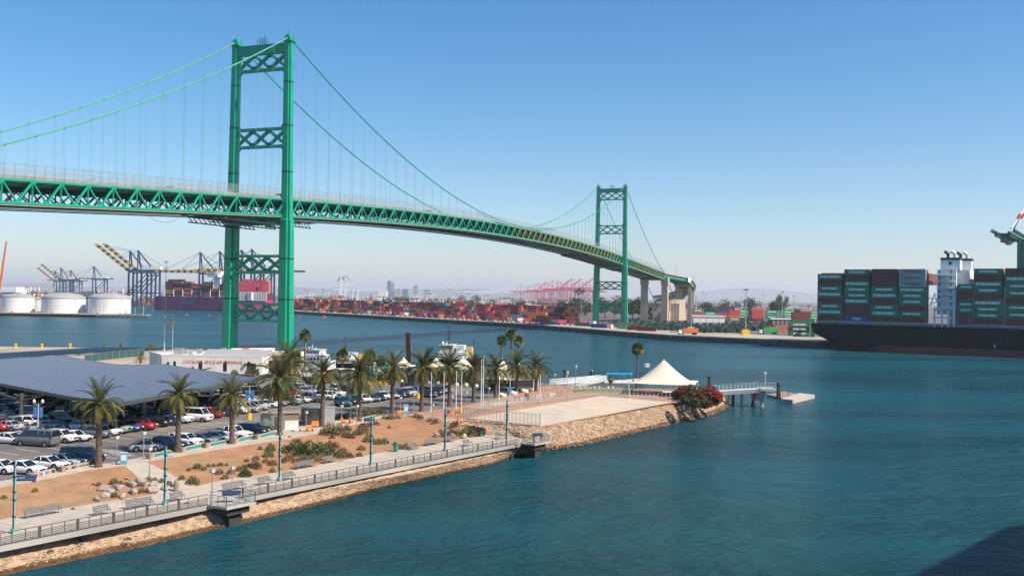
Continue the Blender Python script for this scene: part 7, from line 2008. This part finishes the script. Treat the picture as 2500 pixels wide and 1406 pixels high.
# round stone balls and planters
for i, (px, py, m_, lab) in enumerate([(948, 937, 'crane_pink', 'pink stone ball at the end of the yellow wall'), (980, 936, 'white_warm', 'cream stone ball right of the pink one'), (1046, 939, 'white_warm', 'cream stone ball behind the maroon cars'), (1070, 941, 'white_warm', 'pale stone ball left of the yellow one'), (1091, 943, 'yellow', 'yellow stone ball behind the plaza palms'), (1115, 944, 'white_warm', 'pale stone ball right of the yellow one'), (1138, 945, 'white_warm', 'large cream stone ball left of the slim palm'), (1163, 948, 'white_warm', 'cream stone ball right of the slim palm'), (1188, 949, 'white_warm', 'cream stone ball before the palm by the tent'), (1217, 951, 'white_warm', 'white stone ball beside the tent pole')]):
    o = MB().lathe([(.05, 0), (.35, .12), (.5, .42), (.42, .75), (.2, .93), (.03, .98)], n=12).build('stone_ball', m_, None, G(px, py, ZL), 0, True); tag(o, lab, 'stone ball', 'round stone balls')
a, b = G(866, 938, ZL), G(945, 939, ZL); t = thing('low_wall', 'long low yellow wall behind the parking lot', 'wall', (0, 0, 0)); MB().beam(a + Vector((0, 0, .35)), b + Vector((0, 0, .35)), .5, .7).build('wall', 'yellow', t)
for i, (px, py) in enumerate([(1223, 968), (1250, 963), (1277, 958), (1298, 955)]):
    t = thing('planter', 'rounded white planter box on the red plaza, %s from the left' % ORD[i], 'planter', G(px, py, ZL + .1), .3, 'white rounded planters'); MB().lathe([(.3, 0), (.5, .3), (.55, .7), (.45, .75)], n=10).build('pot', 'white_warm', t, smooth=True); MB().box((.8, .1, .3), (.7, .5, .6)).build('seat_block', 'white_warm', t)
for i, (px, py) in enumerate([(1262, 977), (1300, 974), (1333, 969), (1366, 965)]):
    t = thing('picnic_table', 'small metal picnic table on the pale footway, %s from the left' % ORD[i], 'table', G(px, py, ZL + .1), .1, 'picnic tables'); MB().box((0, 0, .72), (1.3, .6, .06)).build('tabletop', 'stucco_brown', t)
    for x in (-.5, .5): MB().box((x, 0, .36), (.07, .5, .72)).build('leg', 'steel_dark', t)
    for y in (-.6, .6): MB().box((0, y, .42), (1.3, .22, .05)).build('seat', 'stucco_brown', t)
for i in range(7): 
    o = MB().lathe([(.2, 0), (.26, .5), (.1, .7)], n=8).build('bollard', 'white_warm', None, G(1394 + i * 17 + (i % 2) * 5, 950, ZL)); tag(o, 'cream bollard along the lawn edge', 'bollard', 'cream bollards by the lawn')
# small buildings between the palms
t = thing('hut', 'small white and green hut between the feathery palms', 'building', G(922, 912, ZL)); MB().box((0, 0, 1.4), (2.0, 2, 2.8)).build('wall', 'white', t); MB().box((0, -.2, 2.85), (2.4, 2.4, .15)).build('roof', 'white', t); MB().box((-.2, -1.02, 1.1), (.8, .06, 2)).build('door', 'teal', t)
t = thing('cafe_building', 'low brown roofed cafe among dark shrubs behind the lot', 'building', G(1070, 932, ZL)); MB().box((0, 2, 1.5), (9, 4, 3)).build('wall', 'stucco_brown', t); MB().box((0, 2, 3.1), (9.8, 5, .25)).build('roof', 'pile_brown_steel', t)
for k_ in range(4): MB().box((-3 + k_ * 2, -.02, 1.5), (1.2, .06, 1.4)).build('window', 'window_dark', t)
t = thing('cafe_building', 'low dark cafe under the cream two peaked tent', 'building', G(1252, 946, ZL)); MB().box((0, 3, 1.2), (9.5, 3.5, 2.4)).build('wall', 'canopy_under', t); MB().box((-1.5, 1.2, 1.1), (3, .06, 1.6)).build('window', 'glass_dark', t); MB().box((0, 3, 2.45), (9.8, 3.8, .1)).build('roof', 'roof_tan', t)
t = thing('shed', 'tan low shed behind the black SUV', 'building', G(815, 930, ZL)); MB().box((0, 2, 1.3), (8, 3.5, 2.6)).build('wall', 'roof_tan', t); MB().box((0, 2, 2.68), (8.6, 4, .16)).build('roof', 'white_warm', t); MB().box((1, .2, 1.1), (1.2, .06, 2)).build('door', 'window_dark', t)
t = thing('shed', 'beige walled yard shed right of the fruiting palm', 'building', G(760, 926, ZL)); MB().box((0, 1, 1.1), (5, 3, 2.2)).build('wall', 'stucco', t); MB().box((0, 1, 2.26), (5.4, 3.4, .12)).build('roof', 'roof_tan', t)
# yellow bollards and machine on the dock, windsock mast
for i, px in enumerate((38, 102, 171, 254, 294)):
    t = thing('mooring_bollard', 'yellow mooring bollard on the dock edge, %s from the left' % ORD[i], 'bollard', G(px, 849, ZL), 0, 'yellow mooring bollards'); MB().lathe([(.55, 0), (.38, .3), (.3, .9), (.55, 1.15), (.5, 1.4), (.1, 1.5)], n=10).build('post', 'yellow', t); MB().box((0, 0, .1), (1.5, 1.2, .2)).build('base', 'yellow', t)
t = thing('dock_capstan', 'yellow mooring machine with white arm near the windsock mast', 'machine', G(369, 853, ZL)); m = MB(); m.box((0, 0, .6), (1.8, 1.4, 1.2)); m.box((-.3, 0, 1.5), (.8, .9, .8)); m.build('body', 'yellow', t); MB().beam((1.2, 0, .2), (3.0, 0, 1.5), .3).build('arm', 'white', t)
p = G(401, 855, ZL); k = FPX / p.y; h = (855 - 768) / k; t = thing('windsock_mast', 'tall red and white banded mast with orange windsock beside the terminal building', 'windsock', p)
for i in range(8): MB().tube((0, 0, h * i / 8), (0, 0, h * (i + 1) / 8), .22 - .01 * i, .21 - .01 * i, n=8).build('mast_section', 'red_letter' if i in (6,) else 'white', t)
m = MB(); m.path([(.2, 0, h - 1.5), (2.6, 0, h - 2.0)], .04, 4); m.build('arm', 'steel', t); MB().tube((2.8, 0, h - 2.0), (1.6, 0, h - 4.4), .28, .5, n=8, cap=False).build('windsock', 'orange', t)
o = MB().tube((0, 0, 0), (0, 0, 13), .06, n=5).build('antenna_mast', 'white', None, G(421, 858, ZL)); tag(o, 'thin white antenna mast right of the windsock', 'mast')

# ------------------------------------------------------------------ boats
def boat_hull(t, L_, W_, H_, m, name='hull', bow=.28):
    mb = MB(); sts = [(-.5, .78, 1.0), (-.3, .98, 1.0), (.0, 1.0, 1.02), (.25, .8, 1.1), (.4, .45, 1.2), (.5, .03, 1.32)]
    for u, w, hh in sts:
        x = u * L_
        for y, z in ((-W_ / 2 * w, H_ * hh), (-W_ / 2 * w * .82, 0), (0, -.5), (W_ / 2 * w * .82, 0), (W_ / 2 * w, H_ * hh)): mb.v.append((x, y, z))
    for i in range(len(sts) - 1):
        for j in range(4): mb.f.append((i * 5 + j, (i + 1) * 5 + j, (i + 1) * 5 + j + 1, i * 5 + j + 1)); mb.m.append(0)
        mb.f.append((i * 5 + 4, (i + 1) * 5 + 4, (i + 1) * 5, i * 5)); mb.m.append(0)
    mb.f.append((4, 3, 2, 1, 0)); mb.m.append(0)
    return mb.build(name, m, t)
def windows(t, x0, x1, y, z, n, w, h, slant=.25):
    for i in range(n):
        x = x0 + (x1 - x0) * (i + .5) / n; m = MB()
        m.add([(x - w / 2 - slant * .0, y, z), (x + w / 2, y, z), (x + w / 2 + slant * h, y, z + h), (x - w / 2 + slant * h, y, z + h), (x - w / 2, y - .03, z), (x + w / 2, y - .03, z), (x + w / 2 + slant * h, y - .03, z + h), (x - w / 2 + slant * h, y - .03, z + h)], [(4, 5, 6, 7), (0, 1, 5, 4), (3, 7, 6, 2)]); m.build('window', 'window_dark', t)
p = G(770, 901, 0); t = thing('yacht', 'white two deck motor yacht moored behind the palms', 'boat', p, RAD(-6))
boat_hull(t, 13.5, 4.6, 2.4, 'white'); MB().prism([(-5.6, -2.0), (2.6, -2.0), (4.6, -.9), (4.6, .9), (2.6, 2.0), (-5.6, 2.0)], 2.6, 4.6).build('deckhouse', 'white', t)
MB().prism([(-3.4, -1.8), (1.8, -1.8), (3.2, -.8), (3.2, .8), (1.8, 1.8), (-3.4, 1.8)], 4.75, 6.3).build('upper_deckhouse', 'white', t); MB().prism([(-6.2, -2.1), (3.4, -2.1), (4.9, -.6), (4.9, .6), (3.4, 2.1), (-6.2, 2.1)], 4.6, 4.75).build('upper_deck', 'white', t); MB().prism([(-4.4, -1.9), (2.2, -1.9), (3.6, -.6), (3.6, .6), (2.2, 1.9), (-4.4, 1.9)], 6.3, 6.42).build('roof', 'white', t)
windows(t, -4.4, 1.8, -2.02, 3.1, 6, .75, .9); windows(t, -2.8, 1.6, -1.82, 5.1, 6, .55, .85)
m = MB(); m.tube((-1, 0, 6.4), (-1, 0, 8.2), .05, n=4); m.beam((-1.2, -1, 7.3), (-1.2, 1, 7.3), .12); m.lathe([(.1, 0), (.35, .3), (.1, .6)], (-2.2, 0, 6.5), 8); m.lathe([(.1, 0), (.25, .2), (.1, .45)], (-.2, .6, 6.5), 8); m.tube((-3.2, 0, 6.3), (-3.4, 0, 9), .04, n=4); m.build('mast', 'white', t)
m = MB()
for i in range(12): m.tube((3 + i * .3, -1.9 + i * .14, 2.6), (3 + i * .3, -1.9 + i * .14, 3.5), .03, n=4)
m.beam((3, -1.9, 3.5), (6.3, -.4, 3.7), .05); m.build('bow_rail', 'steel', t)
def tug(px, py, s, lab, yaw, mirror=1):
    p = G(px, py, 0); t = thing('tugboat', lab, 'boat', p, yaw); boat_hull(t, 20 * s, 7 * s, 2.2 * s, 'hull_dark_green')
    MB().box((0, 0, 3.3 * s), (9 * s, 5 * s, 2.2 * s)).build('deckhouse', 'white', t); MB().box((-2 * s, 0, 5.4 * s), (4.0 * s, 4 * s, 2.1 * s), top=(1.1, 1.1)).build('wheelhouse', 'white', t); MB().box((-2 * s, 0, 6.55 * s), (4.8 * s, 4.8 * s, .22 * s)).build('wheelhouse_roof', 'white', t)
    windows(t, -3.8 * s, -.2 * s, -2.14 * s, 5.35 * s, 5, .55 * s, .8 * s, 0)
    MB().box((5.0 * s, 0, 4.4 * s), (1.9 * s, 2.8 * s, 3.2 * s), top=(.8, .9)).build('funnel', 'yellow' if s < 1 else 'yellow_pale', t); MB().box((2.2 * s, 0, 4.9 * s), (2.6 * s, 3.4 * s, 3.2 * s)).build('engine_casing', 'white', t)
    m = MB(); m.tube((-1.6 * s, 0, 6.6 * s), (-1.6 * s, 0, 13.6 * s), .34 * s, .14, n=6)
    for z, w in ((8.3, 2.4), (9.6, 1.8), (10.8, 2.8), (12, 1.2)): m.beam((-1.6 * s, -w / 2 * s, z * s), (-1.6 * s, w / 2 * s, z * s), .24 * s); m.beam((-1.6 * s - w / 2.5 * s, 0, z * s), (-1.6 * s + w / 2.5 * s, 0, z * s), .24 * s)
    m.box((-1.6 * s, 0, 8.9 * s), (.9 * s, .9 * s, .3 * s)); m.tube((.2 * s, 1 * s, 6.5 * s), (.2 * s, 1 * s, 11 * s), .05, n=4); m.build('mast', 'steel_dark', t)
    m = MB()
    for x, y in ((-3.4, -1), (-2.7, 1)): m.lathe([(.1, 0), (.42 * s, .35 * s), (.42 * s, .5 * s), (.1, .9 * s)], (x * s, y * s, 6.7 * s), 9)
    m.build('radome', 'white', t); m = MB(); m.tube((6.2 * s, 0, 6.3 * s), (6.4 * s, 0, 8.2 * s), .25 * s, n=6); m.build('exhaust_pipe', 'steel_dark', t)
tug(852, 899, .80, 'white tugboat with yellow funnel and tall black mast behind the palms', RAD(4)); tug(1108, 893, 1.12, 'larger white tugboat with pale yellow funnel and two radomes', RAD(-8))
p = G(996, 905, 0); t = thing('steel_pile', 'tall dark brown ribbed steel pile leaning slightly between the palms', 'pile', p, RAD(12)); k = FPX / p.y; h = (905 - 812) / k
m = MB(); m.beam((.45, 0, -1), (-.25, 0, h), 1.45, 1.2); m.build('pile', 'pile_brown_steel', t)
for i in range(5): MB().beam((.45 - .5 + i * .27, -.66, 0), (-.25 - .5 + i * .27, -.66, h - .2), .12, .1).build('rib', 'pile_brown_steel', t)
MB().tube((1.2, -.3, 0), (.6, -.3, h * .8), .1, n=6).build('pipe', 'steel', t)
# boat with bright blue canopy, gangways and docks behind the plaza
p = G(1510, 935, 0); t = thing('tour_boat', 'long low tour boat under a bright blue canopy behind the lawn', 'boat', p, RAD(4)); boat_hull(t, 9.5, 2.6, .9, 'white')
m = MB(); n = 10
for i in range(n + 1):
    for j in range(7): m.v.append((-3.9 + 7.8 * i / n, -1.25 + 2.5 * j / 6, 2.75 + .22 * math.sin(PI * j / 6) + .05 * math.sin(i * 2)))
for i in range(n):
    for j in range(6): m.f.append((i * 7 + j, (i + 1) * 7 + j, (i + 1) * 7 + j + 1, i * 7 + j + 1)); m.m.append(0)
o = m.build('canopy', 'cloth_blue', t, smooth=True); o.modifiers.new('s', 'SOLIDIFY').thickness = .06
MB().box((0, -1.27, 2.65), (7.8, .05, .35)).build('canopy_valance', 'cloth_blue', t)
for i in range(5):
    for y in (-1.15, 1.15): MB().tube((-3.6 + i * 1.8, y, 1), (-3.6 + i * 1.8, y, 2.8), .04, n=5).build('canopy_post', 'steel', t)
m = MB(); m.prism([(-19, 2.0), (3, 2.0), (3, 4.0), (-19, 4.0)], .1, .5); o = m.build('floating_dock', 'white_warm', None, (p.x, p.y - 5.0, 0)); tag(o, 'long low floating dock beside the blue canopy boat', 'dock')
def gangway(px0, py0, z0, px1, py1, z1, w, lab, truss=1.1):
    a, b = G(px0, py0, z0), G(px1, py1, z1); d = (b - a).normalized(); n = Vector((-d.y, d.x, 0)).normalized(); t = thing('gangway', lab, 'gangway', (0, 0, 0))
    MB().beam(a, b, w, .12).build('walkway', 'white_warm', t); N = int((b - a).length / 1.4) + 1
    for s in (-1, 1):
        o_ = n * s * w / 2; m = MB(); m.beam(a + o_ + Vector((0, 0, truss)), b + o_ + Vector((0, 0, truss)), .09); m.beam(a + o_ + Vector((0, 0, truss * .5)), b + o_ + Vector((0, 0, truss * .5)), .05)
        for i in range(N + 1): q = a.lerp(b, i / N) + o_; m.beam(q, q + Vector((0, 0, truss)), .06)
        for i in range(N): m.beam(a.lerp(b, i / N) + o_, a.lerp(b, (i + 1) / N) + o_ + Vector((0, 0, truss)), .05)
        m.build('side_rail', 'ship_white', t)
gangway(1352, 938, ZL, 1476, 925, 1.0, 2.2, 'white lattice gangway sloping to the floating dock'); gangway(1400, 944, ZL, 1470, 928, .8, 2.8, 'second wide white gangway beside the lawn', 1.4)
def dolphin(px, py, top, lab, m_='timber_pile', n=3, z=0):
    p = G(px, py, z); k = FPX / p.y; h = (py - top) / k; t = thing('mooring_dolphin', lab, 'piles', p)
    for i in range(n):
        a = i * 2.1; MB().tube((math.cos(a) * h * .14, math.sin(a) * .7, -2), (math.cos(a) * .15, math.sin(a) * .15, h), .24, .2, n=8).build('pile', m_, t)
    MB().lathe([(.42, h * .8), (.44, h * .9), (.3, h)], n=8).build('lashing', 'tyre', t)
dolphin(1378, 935, 902, 'dark timber mooring dolphin by the lattice gangway'); dolphin(1900, 974, 935, 'dark timber dolphin between the pier and floating dock'); dolphin(1731, 955, 918, 'dark timber piles with white pipes behind the bougainvillea'); dolphin(1443, 940, 905, 'thin dark pile among the white gangways', n=2)
for px, py, top, lab in [(1383, 938, 905, 'white pipe post beside the timber dolphin'), (1445, 935, 903, 'black capped white pile in the docks')]:
    p = G(px, py, 0); o = MB().tube((0, 0, -1), (0, 0, (py - top) / (FPX / p.y)), .2, n=8).build('pile', 'ship_white', None, p); tag(o, lab, 'pile')
# pier on raked piles to the right of the point
a, b = G(1742, 951, ZL - .3), G(1852, 941, ZL + .9); b = AT(1854, 936, a.y - 3); pz0, pz1 = ZL - .5, ZL + .6
a = Vector((a.x, a.y, pz0)); b = Vector((b.x, b.y, pz1)); e = Vector((b.x + 2.9, b.y - .2, pz1))
t = thing('pier', 'concrete pier with white railing on raked piles right of the bougainvillea', 'pier', (0, 0, 0))
MB().beam(a - Vector((0, 0, .3)), b - Vector((0, 0, .3)), 3.2, .35).build('deck', 'white_warm', t); MB().beam(a + Vector((0, -1.6, -.55)), b + Vector((0, -1.6, -.55)), .25, .9).build('side_beam', 'white_warm', t); MB().box((b.x + 1.5, b.y - .3, pz1 - .25), (3.6, 4.2, .5)).build('end_deck', 'concrete', t)
for s in (-1, 1):
    m = MB(); N = 12
    for i in range(N + 1): q = a.lerp(b, i / N) + Vector((0, s * 1.55, 0)); m.beam(q, q + Vector((0, 0, 1.1)), .06)
    for z in (.4, .75, 1.1): m.beam(a + Vector((0, s * 1.55, z)), b + Vector((0, s * 1.55, z)), .06)
    m.build('side_rail', 'ship_white', t)
m = MB()
for i in range(5): m.beam((b.x + i * .8, b.y - 2.2, pz1), (b.x + i * .8, b.y - 2.2, pz1 + 1.3), .06)
for z in (.6, 1.3): m.beam((b.x, b.y - 2.2, pz1 + z), (b.x + 3.2, b.y - 2.2, pz1 + z), .06)
m.build('end_rail', 'ship_white', t)
for px, tilt in ((1760, 0), (1778, 0), (1790, 0), (1811, 0), (1834, -1.2), (1843, .8), (1861, 0), (1868, 1.4), (1856, -.8)):
    q = AT(px, 960, a.y - 1.6 if px < 1850 else a.y - 4); m = MB(); m.tube((q.x - tilt, q.y, -2), (q.x, q.y, pz0 - .4 + (pz1 - pz0) * (px - 1742) / 112), .36, n=8); m.build('pile', 'concrete' if px not in (1790, 1843) else 'timber_pile', t)
q = AT(1853, 960, a.y - 1.5); MB().box((q.x, q.y, 2.2), (2.2, 1.8, 1.5)).build('pile_cap', 'concrete', t); MB().tube((q.x + 1.4, q.y, pz1), (q.x + 1.4, q.y, pz1 + 3.2), .07, n=6).build('lamp_pole', 'post_pale', t); MB().box((q.x + 1.4, q.y, pz1 + 3.3), (.5, .5, .4)).build('lamp_head', 'white', t)
fa, fb_ = G(1912, 980, .0), G(1940, 986, 0)
m = MB(); fp = [G(1906, 973, .9), G(1935, 976, .9), G(1989, 963, .9), G(1952, 959, .9)]; m.prism([(q.x, q.y) for q in fp], -.4, .9); o = m.build('floating_dock', 'concrete', None); tag(o, 'square pale floating dock right of the timber dolphin', 'dock')
m = MB(); fp2 = [G(1872, 962, .5), G(1908, 970, .5), G(1950, 961, .5), G(1915, 955, .5)]; m.prism([(q.x, q.y) for q in fp2], -.2, .45); o = m.build('floating_dock', 'stucco_brown', None); tag(o, 'low brown float behind the pale dock', 'dock')
o = MB().tube((0, 0, 0), (0, 0, 3.0), .07, n=6).build('dock_post', 'steel_dark', None, G(1925, 968, .9)); tag(o, 'thin dark post on the pale floating dock', 'post')

# ------------------------------------------------------------------ people: one continuous body each
def person(loc, rz, top, legs, label, h=1.72, stride=.12, seed=0, hair='hair', bag=False):
    t = thing('person', label, 'person', loc, rz)
    import bmesh
    J = {'pelvis': (0, 0, .95, .15), 'chest': (0, .02, 1.28, .165), 'neck': (0, .01, 1.48, .06), 'head': (0, .03, 1.60, .095), 'crown': (0, .03, 1.68, .085),
         'lh': (-.10, 0, .90, .10), 'lk': (-.11, stride, .50, .07), 'la': (-.11, stride * .6, .09, .048), 'lt': (-.12, stride * .6 + .16, .04, .04),
         'rh': (.10, 0, .90, .10), 'rk': (.11, -stride * .2, .50, .07), 'ra': (.11, -stride * 1.6, .10, .048), 'rt': (.12, -stride * 1.6 + .16, .04, .04),
         'ls': (-.19, .01, 1.41, .062), 'le': (-.25, -.05, 1.13, .045), 'lw': (-.25, .06, .90, .034), 'lf': (-.25, .08, .81, .03),
         'rs': (.19, .01, 1.41, .062), 're': (.25, .04, 1.13, .045), 'rw': (.24, .16, .92, .034), 'rf': (.24, .19, .83, .03)}
    E = [('pelvis', 'chest'), ('chest', 'neck'), ('neck', 'head'), ('head', 'crown'), ('pelvis', 'lh'), ('lh', 'lk'), ('lk', 'la'), ('la', 'lt'), ('pelvis', 'rh'), ('rh', 'rk'), ('rk', 'ra'), ('ra', 'rt'), ('chest', 'ls'), ('ls', 'le'), ('le', 'lw'), ('lw', 'lf'), ('chest', 'rs'), ('rs', 're'), ('re', 'rw'), ('rw', 'rf')]
    ks = list(J); me = bpy.data.meshes.new('body'); me.from_pydata([J[k][:3] for k in ks], [(ks.index(a), ks.index(b)) for a, b in E], [])
    o = obj('body', me, t); s = h / 1.76; o.scale = (s, s, s)
    md = o.modifiers.new('skin', 'SKIN'); me.skin_vertices[0].data[0].use_root = True
    for i, k in enumerate(ks): r_ = J[k][3]; me.skin_vertices[0].data[i].radius = (r_, r_ * (.75 if k in ('chest', 'pelvis') else 1))
    o.modifiers.new('sub', 'SUBSURF').levels = 1; o.modifiers['sub'].render_levels = 1
    dg = bpy.context.evaluated_depsgraph_get(); nm = bpy.data.meshes.new_from_object(o.evaluated_get(dg)); o.modifiers.clear(); o.data = nm; nm.name = 'body'
    nm.materials.clear()
    for m_ in ('skin', top, legs, 'tyre'): nm.materials.append(M[m_])
    for pl_ in nm.polygons:
        c = pl_.center; pl_.use_smooth = True
        pl_.material_index = 3 if c.z < .08 else 2 if c.z < .93 and abs(c.x) < .2 else 1 if (c.z < 1.46 and not (abs(c.x) > .2 and c.z < 1.2)) else 0
    hm = MB(); hm.lathe([(.075, 1.56), (.105, 1.62), (.10, 1.70), (.05, 1.75)], (0, .01, 0), 10); ho = hm.build('hair', hair, t, smooth=True); ho.scale = (s, s, s)
    for x in (-.035, .035): MB().box((x * s, .125 * s, 1.63 * s), (.02, .012, .012)).build('eye', 'tyre', t)
    MB().box((0, .133 * s, 1.60 * s), (.02, .03, .04)).build('nose', 'skin', t)
    if bag: MB().box((.27, .05, .9), (.1, .3, .35)).build('bag', 'flower_red', t)
    return t
person(G(1283, 978, ZL + .1), RAD(200), 'shirt_dark', 'jeans', 'person in dark clothes walking on the pale footway, left of the pair'); person(G(1289, 978, ZL + .1), RAD(205), 'shirt_red', 'shirt_dark', 'person in a reddish top walking on the pale footway, right of the pair', h=1.62)
q = a.lerp(b, .45); person((q.x, q.y + .4, q.z - .1), RAD(90), 'shirt_dark', 'jeans', 'person in dark clothes standing on the pier', h=1.7)
# a few vehicles on the bridge, half hidden by the netting
for i, (s, u, c) in enumerate([(2, 7.5, 'black'), (-52, 6, 'silver'), (120, 6.5, 'white')]):
    x, y, z = B(s, u, ztop(s) + .32); car(Vector((x, y, z)), PI / 2 - TANG, 'suv' if i != 1 else 'sedan', c, '%s car driving on the bridge deck' % NAMEC[c], 'cars on the bridge')

# the ship the picture was taken from: its forward part lies right of the view and shades the water in the lower right corner
cd = Vector((.68, .733, 0)); cn = Vector((.733, -.68, 0)); co = cn * 12
cs = thing('cruise_ship', 'tall white cruise ship just outside the right edge, its shadow on the water', 'ship', co, math.atan2(cd.y, cd.x))
MB().prism([(45, 0), (150, 0), (178, -9), (196, -16), (178, -23), (150, -32), (45, -32)], -2, 16).build('hull', 'white', cs)
MB().prism([(45, -.8), (132, -.8), (150, -8), (156, -16), (150, -24), (132, -31.2), (45, -31.2)], 16, 50).build('superstructure', 'white', cs)
for k in range(10):
    MB().prism([(45, -.1), (132, -.1), (132, -.8), (45, -.8)], 18.6 + k * 3.0, 18.8 + k * 3.0).build('balcony_deck', 'white', cs)
    MB().box((88, -.77, 17.6 + k * 3.0), (86, .1, 1.6)).build('window_band', 'window_dark', cs)
# ------------------------------------------------------------------ haze: one even box of air
hz = bpy.data.materials.new('haze'); hz.use_nodes = True
hn = hz.node_tree.nodes; hn.remove(hn['Principled BSDF'])
pv = hn.new('ShaderNodeVolumePrincipled')
pv.inputs['Color'].default_value = (.89, .92, 1.0, 1); pv.inputs['Density'].default_value = HAZE_DENSITY; pv.inputs['Anisotropy'].default_value = .2
hz.node_tree.links.new(pv.outputs[0], hn['Material Output'].inputs['Volume'])
M['haze'] = hz
hb = MB(); hb.box((0, 21500, 217), (120000, 53000, 436))
h = hb.build('haze', 'haze'); h['kind'] = 'stuff'; h['label'] = 'thin pale haze over the harbour'
h.visible_shadow = True
# labels that came out alike get their place in the row
for lab, os_ in list(USED.items()):
    if len(os_) > 1 and not all(o.get('same') for o in os_):
        os_.sort(key=lambda o: (CR.transposed() @ (Vector(o.location) - Vector((0, 0, CAMZ)))).x / max(1, o.location.y))
        for i, o in enumerate(os_):
            o['label'] = lab + ', ' + (ORD[i] if i < 20 else str(i + 1) + 'th') + ' from the left'
print('OBJECTS', len(bpy.data.objects))
